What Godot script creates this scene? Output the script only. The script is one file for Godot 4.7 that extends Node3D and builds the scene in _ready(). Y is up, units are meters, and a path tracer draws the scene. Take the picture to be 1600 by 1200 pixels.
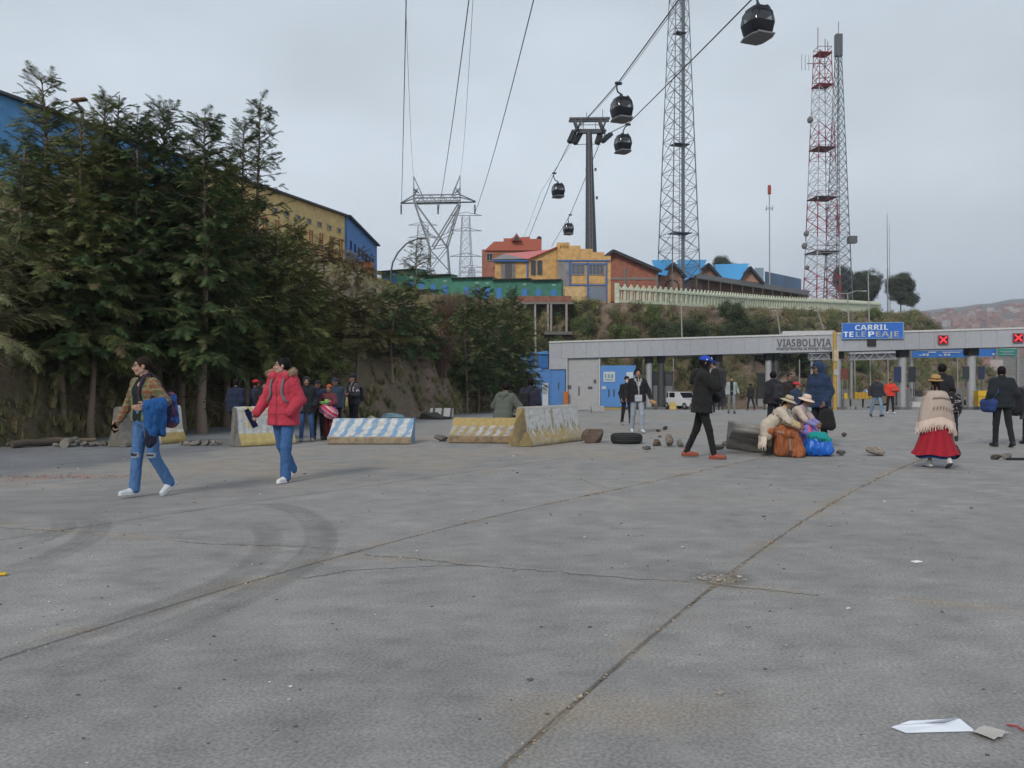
extends Node3D
# The toll plaza on a grey morning: y is up, metres, the camera looks along -z from 1.4 m above the concrete.
const FOC := 1250.0        # focal length in the units of a 1600 wide picture
const EYE := 1.4
var rng := RandomNumberGenerator.new()
var names := {}
var M := {}
var T := {}
var N1 := FastNoiseLite.new()
var N2 := FastNoiseLite.new()
var N3 := FastNoiseLite.new()

func at(px: float, py: float, d: float) -> Vector3:
	return Vector3((px - 800.0) / FOC * d, EYE + (594.0 - py) / FOC * d, -d)

func gy(z: float) -> float:          # the plaza dips gently towards the toll gate
	var d := -z
	if d < 25.0: return 0.0
	return -0.0084 * pow(minf(d, 95.0) - 25.0, 1.3)

func on(px: float, d: float) -> Vector3:
	var p := at(px, 594, d)
	p.y = gy(p.z)
	return p

func lin(r: float, g: float, b: float) -> Color: return Color(r, g, b)
func srgb(c: Color) -> Color: return c.linear_to_srgb()
func hexl(h: String) -> Color: return Color(h).srgb_to_linear()

# ---------------------------------------------------------------- mesh builder
class MB:
	var v := PackedVector3Array()
	var n := PackedVector3Array()
	var c := PackedColorArray()
	var uv := PackedVector2Array()
	var ix := PackedInt32Array()
	var col := Color.WHITE
	func tri(a: Vector3, b: Vector3, d: Vector3) -> void:      # counter-clockwise seen from outside
		var m := (b - a).cross(d - a).normalized()
		var s := v.size()
		v.append(a); v.append(b); v.append(d)
		for i in 3:
			n.append(m); c.append(col); uv.append(Vector2.ZERO)
		ix.append(s); ix.append(s + 2); ix.append(s + 1)
	func quad(a: Vector3, b: Vector3, d: Vector3, e: Vector3) -> void:
		var m := (d - a).cross(e - b).normalized()
		var s := v.size()
		v.append(a); v.append(b); v.append(d); v.append(e)
		for i in 4:
			n.append(m); c.append(col)
		uv.append(Vector2(0, 1)); uv.append(Vector2(1, 1)); uv.append(Vector2(1, 0)); uv.append(Vector2(0, 0))
		for k in [0, 2, 1, 0, 3, 2]: ix.append(s + k)
	func vert(p: Vector3, m: Vector3, u := Vector2.ZERO) -> int:
		v.append(p); n.append(m); c.append(col); uv.append(u)
		return v.size() - 1
	func face(a: int, b: int, d: int) -> void:
		ix.append(a); ix.append(d); ix.append(b)
	func box(p: Vector3, s: Vector3, b := Basis.IDENTITY) -> MB:
		var x := b.x * s.x / 2; var y := b.y * s.y / 2; var z := b.z * s.z / 2
		quad(p - x - y + z, p + x - y + z, p + x + y + z, p - x + y + z)
		quad(p + x - y - z, p - x - y - z, p - x + y - z, p + x + y - z)
		quad(p + x - y + z, p + x - y - z, p + x + y - z, p + x + y + z)
		quad(p - x - y - z, p - x - y + z, p - x + y + z, p - x + y - z)
		quad(p - x + y + z, p + x + y + z, p + x + y - z, p - x + y - z)
		quad(p - x - y - z, p + x - y - z, p + x - y + z, p - x - y + z)
		return self
	func span(lo: Vector3, hi: Vector3) -> MB: return box((lo + hi) / 2, hi - lo)
	func cbox(p: Vector3, s: Vector3, e: float, b := Basis.IDENTITY) -> MB:   # box with chamfered edges
		var h := s / 2
		var ax := [b.x, b.y, b.z]
		for i in 3:
			var j := (i + 1) % 3; var k := (i + 2) % 3
			for sg in [-1.0, 1.0]:
				var o: Vector3 = p + ax[i] * h[i] * sg
				var u: Vector3 = ax[j] * (h[j] - e); var w: Vector3 = ax[k] * (h[k] - e)
				if sg > 0: quad(o - u - w, o + u - w, o + u + w, o - u + w)
				else: quad(o - u + w, o + u + w, o + u - w, o - u - w)
			for sj in [-1.0, 1.0]:
				for sk in [-1.0, 1.0]:
					var A: Vector3 = p + ax[j] * h[j] * sj + ax[k] * (h[k] - e) * sk
					var C: Vector3 = p + ax[j] * (h[j] - e) * sj + ax[k] * h[k] * sk
					var l: Vector3 = ax[i] * (h[i] - e)
					_oq(p, A - l, A + l, C + l, C - l)
		for sx in [-1.0, 1.0]:
			for sy in [-1.0, 1.0]:
				for sz in [-1.0, 1.0]:
					var q1: Vector3 = p + ax[0] * h.x * sx + ax[1] * (h.y - e) * sy + ax[2] * (h.z - e) * sz
					var q2: Vector3 = p + ax[0] * (h.x - e) * sx + ax[1] * h.y * sy + ax[2] * (h.z - e) * sz
					var q3: Vector3 = p + ax[0] * (h.x - e) * sx + ax[1] * (h.y - e) * sy + ax[2] * h.z * sz
					if (q2 - q1).cross(q3 - q1).dot(q1 - p) > 0: tri(q1, q2, q3)
					else: tri(q1, q3, q2)
		return self
	func _oq(p: Vector3, a: Vector3, b: Vector3, d: Vector3, e: Vector3) -> void:
		if (d - a).cross(e - b).dot((a + d) / 2 - p) > 0: quad(a, b, d, e)
		else: quad(a, e, d, b)
	func tube(pts: Array, radii: Array, k := 8, caps := true) -> MB:
		var prev := Vector3.ZERO
		var base := v.size()
		var m := pts.size()
		for i in m:
			var t: Vector3 = ((pts[mini(i + 1, m - 1)] as Vector3) - (pts[maxi(i - 1, 0)] as Vector3)).normalized()
			var x := prev - t * prev.dot(t)
			if x.length() < 0.05:
				x = t.cross(Vector3.UP if absf(t.y) < 0.9 else Vector3.RIGHT)
			x = x.normalized(); prev = x
			var y := t.cross(x)
			var r: float = radii[i] if i < radii.size() else radii[radii.size() - 1]
			for j in k:
				var a := TAU * j / k
				var q := x * cos(a) + y * sin(a)
				vert(pts[i] + q * r, q, Vector2(float(j) / k, float(i) / maxf(m - 1, 1)))
		for i in m - 1:
			for j in k:
				var a := base + i * k + j; var b := base + i * k + (j + 1) % k
				face(a, b, b + k); face(a, b + k, a + k)
		if caps:
			for e in [0, m - 1]:
				var o: Vector3 = pts[e]
				var nn: Vector3 = (pts[e] - pts[1 if e == 0 else m - 2]).normalized()
				var ci := vert(o, nn)
				var fs := v.size()
				for j in k: vert(v[base + e * k + j], nn)
				for j in k:
					if e == 0: face(ci, fs + (j + 1) % k, fs + j)
					else: face(ci, fs + j, fs + (j + 1) % k)
		return self
	func bar(a: Vector3, b: Vector3, w: float) -> MB:   # thin square bar, for lattices
		var t := (b - a).normalized()
		var x := t.cross(Vector3.UP if absf(t.y) < 0.9 else Vector3.RIGHT).normalized() * w / 2
		var y := t.cross(x)
		quad(a + x + y, a - x + y, b - x + y, b + x + y)
		quad(a - x + y, a - x - y, b - x - y, b - x + y)
		quad(a - x - y, a + x - y, b + x - y, b - x - y)
		quad(a + x - y, a + x + y, b + x + y, b + x - y)
		return self
	func lathe(prof: Array, k := 16, xf := Transform3D.IDENTITY, lob := 0.0, nl := 0) -> MB:   # prof of Vector2(radius, height), bottom to top outside
		var base := v.size()
		var m := prof.size()
		for i in m:
			var p: Vector2 = prof[i]
			var q: Vector2 = (prof[mini(i + 1, m - 1)] as Vector2) - (prof[maxi(i - 1, 0)] as Vector2)
			var nr := Vector2(q.y, -q.x).normalized()
			for j in k + 1:
				var a := TAU * j / k
				var r := p.x * (1.0 + lob * sin(a * nl))
				vert(xf * Vector3(cos(a) * r, p.y, sin(a) * r), (xf.basis * Vector3(cos(a) * nr.x, nr.y, sin(a) * nr.x)).normalized(), Vector2(float(j) / k, float(i) / (m - 1)))
		for i in m - 1:
			for j in k:
				var a := base + i * (k + 1) + j
				face(a, a + k + 2, a + 1); face(a, a + k + 1, a + k + 2)
		return self
	func prism(poly: PackedVector2Array, depth: float, xf := Transform3D.IDENTITY) -> MB:  # outline in xy (counter-clockwise), from z=-depth/2 to depth/2
		var t := Geometry2D.triangulate_polygon(poly)
		var f := Vector3(0, 0, depth / 2)
		var m := poly.size()
		var area := 0.0
		for i in m: area += poly[i].cross(poly[(i + 1) % m])
		if area < 0:
			poly.reverse(); t = Geometry2D.triangulate_polygon(poly)
		for i in range(0, t.size(), 3):
			var a := Vector3(poly[t[i]].x, poly[t[i]].y, 0); var b := Vector3(poly[t[i + 1]].x, poly[t[i + 1]].y, 0); var d := Vector3(poly[t[i + 2]].x, poly[t[i + 2]].y, 0)
			if (b - a).cross(d - a).z < 0:
				var w := b; b = d; d = w
			tri(xf * (a + f), xf * (b + f), xf * (d + f))
			tri(xf * (a - f), xf * (d - f), xf * (b - f))
		for i in m:
			var a := Vector3(poly[i].x, poly[i].y, 0); var b := Vector3(poly[(i + 1) % m].x, poly[(i + 1) % m].y, 0)
			quad(xf * (a - f), xf * (b - f), xf * (b + f), xf * (a + f))
		return self
	func smooth(from := 0) -> MB:       # shared vertices: normals from the faces
		var acc := PackedVector3Array(); acc.resize(v.size())
		for i in range(0, ix.size(), 3):
			if ix[i] < from: continue
			var a := v[ix[i]]; var m := (v[ix[i + 2]] - a).cross(v[ix[i + 1]] - a)
			acc[ix[i]] += m; acc[ix[i + 1]] += m; acc[ix[i + 2]] += m
		for i in range(from, v.size()): n[i] = acc[i].normalized() if acc[i].length_squared() > 0 else Vector3.UP
		return self
	func mesh() -> ArrayMesh:
		var a := []
		a.resize(Mesh.ARRAY_MAX)
		a[Mesh.ARRAY_VERTEX] = v; a[Mesh.ARRAY_NORMAL] = n; a[Mesh.ARRAY_COLOR] = c; a[Mesh.ARRAY_TEX_UV] = uv; a[Mesh.ARRAY_INDEX] = ix
		var m := ArrayMesh.new()
		if v.size(): m.add_surface_from_arrays(Mesh.PRIMITIVE_TRIANGLES, a)
		return m

# ---------------------------------------------------------------- nodes
func numbered(s: String) -> String:
	names[s] = names.get(s, -1) + 1
	return s if names[s] == 0 else "%s_%03d" % [s, names[s]]

func tag(o: Node, label: String, category: String, group := "") -> Node:
	o.set_meta("label", label); o.set_meta("category", category)
	if group: o.set_meta("group", group)
	return o

func thing(called: String, label: String, category: String, p := Vector3.ZERO, turn := 0.0, group := "") -> Node3D:
	var o := Node3D.new()
	o.name = numbered(called)
	add_child(o)
	o.position = p; o.rotation.y = turn
	tag(o, label, category, group)
	return o

func part(parent: Node, called: String, b, m: Material, label := "") -> MeshInstance3D:
	var o := MeshInstance3D.new()
	o.name = called
	o.mesh = b.mesh() if b is MB else b
	o.material_override = m
	parent.add_child(o, true)
	if label: o.set_meta("label", label)
	return o

func solo(called: String, b, m: Material, label: String, category: String, group := "", p := Vector3.ZERO, turn := 0.0) -> MeshInstance3D:
	var o := part(self, numbered(called), b, m)
	o.position = p; o.rotation.y = turn
	tag(o, label, category, group)
	return o

func setting(called: String, b, m: Material) -> MeshInstance3D:
	var o := part(self, numbered(called), b, m)
	o.set_meta("kind", "structure")
	return o

func copy(o: Node3D, p: Vector3, turn: float, label := "") -> Node3D:
	var c := o.duplicate()
	c.name = numbered(String(o.name).rstrip("0123456789").trim_suffix("_"))
	add_child(c)
	c.position = p; c.rotation.y = turn
	if label: c.set_meta("label", label)
	return c

# ---------------------------------------------------------------- materials and textures
func noise(sd: int, freq: float, oct := 4, type := FastNoiseLite.TYPE_SIMPLEX_SMOOTH) -> FastNoiseLite:
	var f := FastNoiseLite.new()
	f.seed = sd; f.frequency = freq; f.noise_type = type; f.fractal_octaves = oct
	f.fractal_type = FastNoiseLite.FRACTAL_FBM if oct > 1 else FastNoiseLite.FRACTAL_NONE
	return f

func ntex(sd: int, freq: float, oct: int, lo: float, hi: float, size := 512, type := FastNoiseLite.TYPE_SIMPLEX_SMOOTH) -> ImageTexture:
	var im := noise(sd, freq, oct, type).get_seamless_image(size, size, false, false, 0.15, true)
	im.convert(Image.FORMAT_L8)
	var ramp := PackedByteArray()
	for i in 256: ramp.append(int(255.0 * minf(1.0, Color(lerpf(lo, hi, i / 255.0), 0, 0).linear_to_srgb().r)))
	var b := im.get_data()
	for i in b.size(): b[i] = ramp[b[i]]
	im = Image.create_from_data(size, size, false, Image.FORMAT_L8, b)
	im.convert(Image.FORMAT_RGB8)
	return ImageTexture.create_from_image(im)

func mat(col: Color, rough := 0.9, tex = null, scale := 1.0, bump = null, depth := 0.0, vc := true) -> StandardMaterial3D:
	var m := StandardMaterial3D.new()
	m.albedo_color = srgb(col)
	m.roughness = rough
	m.vertex_color_use_as_albedo = vc
	if tex:
		m.albedo_texture = tex
		m.uv1_triplanar = true; m.uv1_world_triplanar = true
		m.uv1_scale = Vector3.ONE * scale
	if bump:
		m.heightmap_enabled = true; m.heightmap_texture = bump; m.heightmap_scale = depth
		m.uv1_triplanar = true; m.uv1_world_triplanar = true
		m.uv1_scale = Vector3.ONE * scale
	return m

func detail(m: StandardMaterial3D, tex: Texture2D, scale: float) -> StandardMaterial3D:
	m.detail_enabled = true
	m.detail_albedo = tex
	m.detail_blend_mode = BaseMaterial3D.BLEND_MODE_MUL
	m.detail_uv_layer = BaseMaterial3D.DETAIL_UV_2
	m.uv2_triplanar = true; m.uv2_world_triplanar = true
	m.uv2_scale = Vector3.ONE * scale
	return m

func metal(m: StandardMaterial3D, k := 0.6) -> StandardMaterial3D:
	m.metallic = k
	return m

func _ready() -> void:
	rng.seed = 20240
	N1 = noise(3, 0.35, 4); N2 = noise(8, 1.9, 3); N3 = noise(15, 0.07, 3)
	set_view()
	make_textures()
	make_terrain()
	make_paving()
	make_buildings()
	make_towers()
	make_gate()
	make_trees()
	make_blocks()
	make_people()
	make_litter()

func set_view() -> void:
	var cam := Camera3D.new()
	cam.name = "camera"
	cam.fov = rad_to_deg(2.0 * atan(600.0 / FOC))
	cam.near = 0.05; cam.far = 9000.0
	cam.position = Vector3(0, EYE, 0)
	cam.rotation.x = -atan(6.0 / FOC)
	add_child(cam)
	cam.current = true
	var env := Environment.new()
	env.tonemap_mode = Environment.TONE_MAPPER_LINEAR
	env.tonemap_exposure = 1.36
	env.background_mode = Environment.BG_SKY
	env.sdfgi_enabled = true; env.ssao_enabled = true; env.ssil_enabled = true
	env.fog_enabled = true
	env.fog_density = 0.0003
	env.fog_light_color = Color(0.80, 0.84, 0.90)
	var sky := Sky.new()
	var pm := PanoramaSkyMaterial.new()
	pm.panorama = overcast()
	sky.sky_material = pm
	env.sky = sky
	var we := WorldEnvironment.new()
	we.name = "surroundings"
	we.environment = env
	add_child(we)
	var sun := DirectionalLight3D.new()
	sun.name = "sun"
	sun.light_energy = 0.5
	sun.light_angular_distance = 14.0
	sun.light_color = Color(1.0, 0.97, 0.93)
	sun.shadow_enabled = true
	sun.rotation_degrees = Vector3(-36, -28, 0)
	add_child(sun)

func overcast() -> ImageTexture:       # an even cover of cloud: slightly paler near the horizon, with soft billows
	var w := 768; var h := 384
	var im := Image.create(w, h, false, Image.FORMAT_RGBF)
	var na := noise(58, 1.1, 5); var nb := noise(77, 2.9, 5)
	for y in h:
		var up := (0.5 - (y + 0.5) / h) * PI
		var s := sin(up)
		var base := lin(0.385, 0.442, 0.502).lerp(lin(0.67, 0.73, 0.785), pow(1.0 - clampf(s, 0, 1), 2.4))
		for x in w:
			var a := TAU * (x + 0.5) / w
			var q := Vector3(cos(a) * cos(up), s * 2.2, sin(a) * cos(up))
			var k := 1.0 + 0.32 * na.get_noise_3dv(q) + 0.12 * nb.get_noise_3dv(q)
			im.set_pixel(x, y, base * k)
	return ImageTexture.create_from_image(im)

func make_textures() -> void:
	T.grain = ntex(1, 0.09, 4, 0.5, 1.1, 512)
	T.fine = ntex(2, 0.22, 3, 0.55, 1.0, 512)
	T.blot = ntex(5, 0.02, 6, 0.78, 1.0, 512)
	T.streak = ntex(9, 0.02, 6, 0.62, 1.05, 512)
	T.soft = ntex(19, 0.015, 5, 0.86, 1.02, 512)
	T.bump = ntex(12, 0.14, 4, 0.0, 1.0, 512)
	T.cloth = ntex(21, 0.05, 4, 0.0, 1.0, 256)
	T.rock = ntex(31, 0.03, 6, 0.35, 1.0, 512)
	T.rockb = ntex(33, 0.03, 6, 0.0, 1.0, 512)
	M.plain = mat(Color.WHITE, 0.85)
	M.concrete = detail(mat(Color.WHITE, 0.92, T.grain, 1.3, T.bump, 0.25), T.blot, 0.23)
	M.paint = mat(Color.WHITE, 0.6, T.streak, 0.5)
	M.wallpaint = detail(mat(Color.WHITE, 0.85, T.grain, 0.7), T.streak, 0.11)
	M.steel = metal(mat(Color.WHITE, 0.55, T.streak, 0.4), 0.35)
	M.cloth = mat(Color.WHITE, 0.95, null, 6.0, T.cloth, 0.5)
	M.cloth.rim_enabled = true; M.cloth.rim = 0.05; M.cloth.rim_tint = 0.6
	M.denim = mat(Color.WHITE, 0.9, T.fine, 5.0, T.cloth, 0.6)
	M.shoe = mat(Color.WHITE, 0.6)
	M.knit = mat(Color.WHITE, 1.0, T.fine, 6.0, T.cloth, 1.2)
	M.satin = mat(Color.WHITE, 0.8)
	M.rubber = mat(Color.WHITE, 0.85, T.fine, 3.0)
	M.plastic = mat(Color.WHITE, 0.35)
	M.paper = mat(Color.WHITE, 0.9)
	M.skin = mat(Color.WHITE, 0.55)
	M.skin.subsurf_scatter_enabled = true; M.skin.subsurf_scatter_strength = 0.06
	M.hair = mat(Color.WHITE, 0.65); M.hair.metallic_specular = 0.25
	M.earth = detail(mat(Color.WHITE, 1.0, T.rock, 0.35, T.rockb, 6.0), T.grain, 1.1)
	M.stone = detail(mat(Color.WHITE, 0.95, T.rock, 1.7, T.rockb, 1.5), T.grain, 3.0)
	M.glass = mat(lin(0.02, 0.025, 0.03), 0.08, null, 1.0, null, 0.0, false)
	M.leaf = mat(Color.WHITE, 0.75)
	M.leaf.backlight_enabled = true; M.leaf.backlight = Color(0.25, 0.3, 0.12)
	M.bark = mat(Color.WHITE, 0.95, T.rock, 2.5, T.rockb, 1.5)
	M.clad = mat(Color.WHITE, 0.5, T.soft, 0.22)
	M.fine = mat(Color.WHITE, 0.7, T.fine, 4.0)
	M.wire = mat(lin(0.05, 0.055, 0.06), 0.6, null, 1.0, null, 0.0, false)

# ---------------------------------------------------------------- terrain
# stations along the bank: foot (x, z), top edge (x, y, z), far side of the plateau (x, y, z)
const BANK := [
	[-20.0, -2.0, -44.0, 14.0, -28.0, -130.0, 14.5, -20.0],
	[-13.5, -10.0, -38.0, 14.0, -40.0, -130.0, 14.5, -50.0],
	[-10.8, -16.8, -33.2, 14.0, -51.5, -130.0, 14.5, -90.0],
	[-9.6, -22.5, -29.0, 14.0, -62.5, -120.0, 14.5, -130.0],
	[-7.4, -28.0, -25.0, 14.0, -73.0, -100.0, 14.5, -170.0],
	[-3.2, -36.0, -19.8, 13.9, -86.0, -80.0, 14.2, -210.0],
	[-1.5, -50.0, -14.0, 12.0, -91.0, -60.0, 13.0, -230.0],
	[-0.5, -70.0, -6.0, 11.0, -93.0, -40.0, 12.5, -250.0],
	[2.5, -89.0, 3.0, 10.8, -95.0, -10.0, 12.5, -260.0],
	[9.0, -90.5, 8.0, 10.8, -96.5, 10.0, 12.8, -260.0],
	[18.0, -92.0, 14.0, 10.9, -98.5, 30.0, 13.2, -260.0],
	[32.0, -98.5, 27.0, 11.3, -109.0, 60.0, 14.0, -270.0],
	[52.0, -118.0, 45.0, 12.9, -129.0, 80.0, 15.5, -290.0],
	[70.0, -138.0, 61.0, 14.2, -149.0, 95.0, 17.0, -300.0],
	[96.0, -172.0, 86.0, 17.1, -185.0, 110.0, 18.6, -320.0],
	[117.0, -188.0, 101.0, 18.2, -200.0, 118.0, 18.8, -330.0],
	[126.0, -215.0, 108.0, 17.8, -235.0, 124.0, 18.0, -340.0],
	[140.0, -300.0, 120.0, 16.0, -320.0, 128.0, 16.0, -350.0]]
const BN := 260      # rows along the bank
const BT := 44       # columns from foot to plateau
var bank_pts: Array[PackedVector3Array] = []

func bank_raw(s: float, t: float) -> Vector3:
	var i := clampi(int(s), 0, BANK.size() - 2)
	var f := s - i
	var a: Array = BANK[i]; var b: Array = BANK[i + 1]
	var g := func(k: int) -> float: return lerpf(a[k], b[k], f)
	var fx: float = g.call(0); var fz: float = g.call(1)
	var foot := Vector3(fx, gy(fz) - 0.15, fz)
	var top := Vector3(g.call(2), g.call(3), g.call(4))
	var back := Vector3(g.call(5), g.call(6), g.call(7))
	if t <= 1.0:
		var wooded := 1.0 - smoothstep(6.0, 8.0, s)
		var p := foot.lerp(top, t)
		var hh := lerpf(pow(t, 0.8), pow(t, 0.62), wooded)
		if wooded > 0.01:                                    # the cut bank at the road's edge
			hh += wooded * 0.075 * smoothstep(0.0, 0.06, t) * (1.0 - t)
		p.y = lerpf(foot.y, top.y, hh)
		return p
	return top.lerp(back, pow(t - 1.0, 1.8))

func bank_at(s: float, t: float) -> Vector3:
	var p := bank_raw(s, t)
	if t < 1.0:
		var k := smoothstep(0.0, 0.05, t) * (1.0 - smoothstep(0.93, 1.0, t))
		var big := smoothstep(7.0, 9.0, s)
		var r := N1.get_noise_3dv(p * 0.9) + 0.5 * N2.get_noise_3dv(p * 0.35)
		p += Vector3(0.5, 0.35, 0.9) * r * k * lerpf(0.45, 1.7, big)
		var ridge := absf(N3.get_noise_3d(p.x * 3.0, p.y * 0.6, p.z * 3.0))
		p += Vector3(0, -0.5, -2.6) * ridge * k * big
	return p

func ground_y(x: float, z: float) -> float:
	var best := 1e9; var y := gy(z)
	for r in bank_pts:
		for p in r:
			var e := (p.x - x) * (p.x - x) + (p.z - z) * (p.z - z)
			if e < best:
				best = e; y = p.y
	return y if best < 9.0 else gy(z)

func make_terrain() -> void:
	var b := MB.new()
	var tan := lin(0.38, 0.28, 0.20); var dark := lin(0.20, 0.145, 0.10); var pink := lin(0.52, 0.36, 0.28); var moss := lin(0.20, 0.19, 0.085)
	for i in BN + 1:
		var row := PackedVector3Array()
		for j in BT + 1:
			var t := 1.0 * j / 36.0 if j <= 36 else 1.0 + (j - 36) / 8.0
			var p := bank_at(float(i) / BN * (BANK.size() - 1), t)
			row.append(p)
			var q := N1.get_noise_3dv(p * 0.6); var w := N2.get_noise_3dv(p * 0.25)
			var cc := tan.lerp(dark, clampf(0.45 + 1.1 * q, 0, 1)).lerp(pink, clampf(w * 1.4, 0, 1))
			cc = cc.lerp(moss, clampf(N3.get_noise_3dv(p * 1.7) * 2.0 + 0.15, 0.0, 0.75))
			b.col = cc
			b.vert(p, Vector3.UP)
		bank_pts.append(row)
	for i in BN:
		for j in BT:
			var a := i * (BT + 1) + j
			b.face(a, a + BT + 1, a + BT + 2); b.face(a, a + BT + 2, a + 1)
	b.smooth()
	var flip := 0.0
	for k in b.n: flip += k.y
	if flip < 0:
		for k in b.n.size(): b.n[k] = -b.n[k]
		for k in range(0, b.ix.size(), 3):
			var w := b.ix[k + 1]; b.ix[k + 1] = b.ix[k + 2]; b.ix[k + 2] = w
	setting("hillside", b, M.earth)
	# the far slope with the town on it
	var f := MB.new()
	var prof := [[260.0, -6.0], [420.0, 4.0], [600.0, 17.0], [800.0, 36.0], [1000.0, 56.0], [1250.0, 90.0], [1500.0, 124.0], [1900.0, 165.0], [2300.0, 206.0], [2600.0, 232.0], [3000.0, 240.0], [4200.0, 200.0]]
	for i in prof.size():
		for j in 61:
			var d: float = prof[i][0]
			var u := lerpf(0.30, 1.5, j / 60.0)
			var y: float = prof[i][1] * far_rise(u)
			var p := Vector3(u * d, y + 7.0 * N3.get_noise_2d(u * 300.0, d * 0.2) * minf(1.0, d / 1500.0), -d)
			f.col = lin(0.22, 0.185, 0.165).lerp(lin(0.18, 0.165, 0.11), clampf(0.5 + 1.5 * N3.get_noise_2d(u * 700.0, d * 0.35), 0, 1))
			f.vert(p, Vector3.UP)
	for i in prof.size() - 1:
		for j in 60:
			var a := i * 61 + j
			f.face(a, a + 1, a + 62); f.face(a, a + 62, a + 61)
	f.smooth()
	setting("far_hills", f, mat(Color.WHITE, 1.0, T.rock, 0.004))

func far_rise(u: float) -> float:        # the ridge climbs away from the end of the bank
	return clampf(0.96 + (u - 0.504) * 1.35, 0.6, 1.6)

func far_y(u: float, d: float) -> float:
	var prof := [[260.0, -6.0], [420.0, 4.0], [600.0, 17.0], [800.0, 36.0], [1000.0, 56.0], [1250.0, 90.0], [1500.0, 124.0], [1900.0, 165.0]]
	for i in prof.size() - 1:
		if d <= prof[i + 1][0]:
			return lerpf(prof[i][1], prof[i + 1][1], (d - prof[i][0]) / (prof[i + 1][0] - prof[i][0])) * far_rise(u)
	return 165.0

# ---------------------------------------------------------------- paving
var joints: Array = []          # polylines of the joints on the ground, as x, z
var skids: Array = []

func j_line(k: int, d: float) -> float:        # x of the k-th long joint at distance d
	var a := -3.86 + 0.202 * minf(d, 10.0) + 0.0298 * minf(d, 10.0) * minf(d, 10.0) + maxf(d - 10.0, 0.0) * 0.76
	var b := -1.456 + 0.46 * d + 0.011 * d * d
	match k:
		0: return a - 3.5
		1: return a
		2: return b
		3: return b + 3.7
		4: return b + 7.6
	return a - 7.0

func t_line(k: int, x: float) -> float:       # distance of the k-th cross joint at x
	match k:
		0: return -1.6 - 0.3 * x
		1: return 5.98 - 0.35 * x
	return 15.1 - 0.12 * x

func joint_dist(k: int, x: float, z: float) -> float:
	return absf(x - j_line(k, -z)) * 0.86 if k > 0 else absf(-z - t_line(1, x)) * 0.94

func gpt(px: float, py: float) -> Vector2:
	var d := EYE * FOC / (py - 594.0)
	return Vector2((px - 800.0) / FOC * d, -d)

func road_edge(z: float) -> float:            # x where the concrete gives way to the asphalt of the side road
	var d := -z
	if d < 11.6: return -7.4 - (11.6 - d) * 0.25
	if d < 16.5: return lerpf(-7.4, -6.07, (d - 11.6) / 4.9)
	return lerpf(-6.07, -2.3, (d - 16.5) / 12.2) if d < 28.7 else -2.3 + (d - 28.7) * 0.3

func ground_col(x: float, z: float, slab: int) -> Color:
	var a := N1.get_noise_2d(x * 0.9, z * 0.9)
	var b := N2.get_noise_2d(x * 0.8, z * 0.8)
	var e := N3.get_noise_2d(x * 3.0 + 40.0, z * 3.0) + 0.5 * a
	var st := N2.get_noise_2d(x * 0.9 + 70.0, z * 2.2)           # scuffs, old oil and wear
	var g := 0.35 + 0.03 * a + 0.032 * b + 0.02 * e + 0.035 * N2.get_noise_2d(x * 3.1, z * 3.1) - 0.05 * smoothstep(0.2, 0.6, st) + 0.04 * smoothstep(0.3, 0.5, -st)
	var c := lin(g, g * 0.965, g * 0.935) * (1.0 + 0.035 * sin(slab * 2.7 + 1.0))
	# dust swept over the middle of the plaza
	var d := -z
	var dust := 0.0
	for q in [[-3.2, 13.4, 4.6, 2.2], [-7.6, 11.2, 1.6, 0.8], [0.4, 15.5, 3.6, 1.6], [0.35, 3.4, 0.5, 0.25], [3.0, 22.0, 7.0, 2.5], [9.0, 33.0, 9.0, 4.0], [-0.6, 19.0, 2.0, 1.4]]:
		var u: float = (x - q[0]) / q[2]; var v: float = (d - q[1]) / q[3]
		if u * u + v * v < 6.0: dust += exp(-u * u - v * v)
	dust = clampf(dust * (0.55 + 1.5 * a + 1.1 * b) + 0.3 * maxf(e + 0.5 * b - 0.05, 0.0), 0, 0.8)
	c = c.lerp(lin(0.40, 0.345, 0.285), dust)
	var edge := x - road_edge(z) + 0.5 * a + 0.25 * b
	if edge < 0.6:
		var asphalt := lin(0.22, 0.228, 0.245) * (1.0 + 0.35 * a + 0.2 * b)
		c = c.lerp(asphalt, 0.85 * (1.0 - smoothstep(-0.6, 0.6, edge)))
	for k in 2:                                      # brick dust
		var q: Vector3 = [Vector3(-6.4, -11.6, 0.75), Vector3(-7.9, -10.9, 0.6)][k]
		var w := exp(-pow((x - q.x) / q.z, 2) - pow((z - q.y) / 0.22, 2)) * clampf(0.5 + 2.2 * b + 1.5 * a, 0, 1)
		c = c.lerp(lin(0.60, 0.23, 0.13), clampf(w, 0, 0.8))
	if d < 16.0:
		for s in joints:
			var r := joint_dist(s, x, z)
			if r > 0.3: continue
			if r < 0.22:
				var k := clampf((1.0 - r / 0.22) * (0.2 + 1.1 * b + 0.6 * a), 0, 0.5)
				c = c.lerp(lin(0.36, 0.305, 0.235), k)
			if slab == -2 and r < 0.09:
				c = c.lerp(lin(0.25, 0.2, 0.145) * (1.0 + b), 0.9)
	return c

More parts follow.
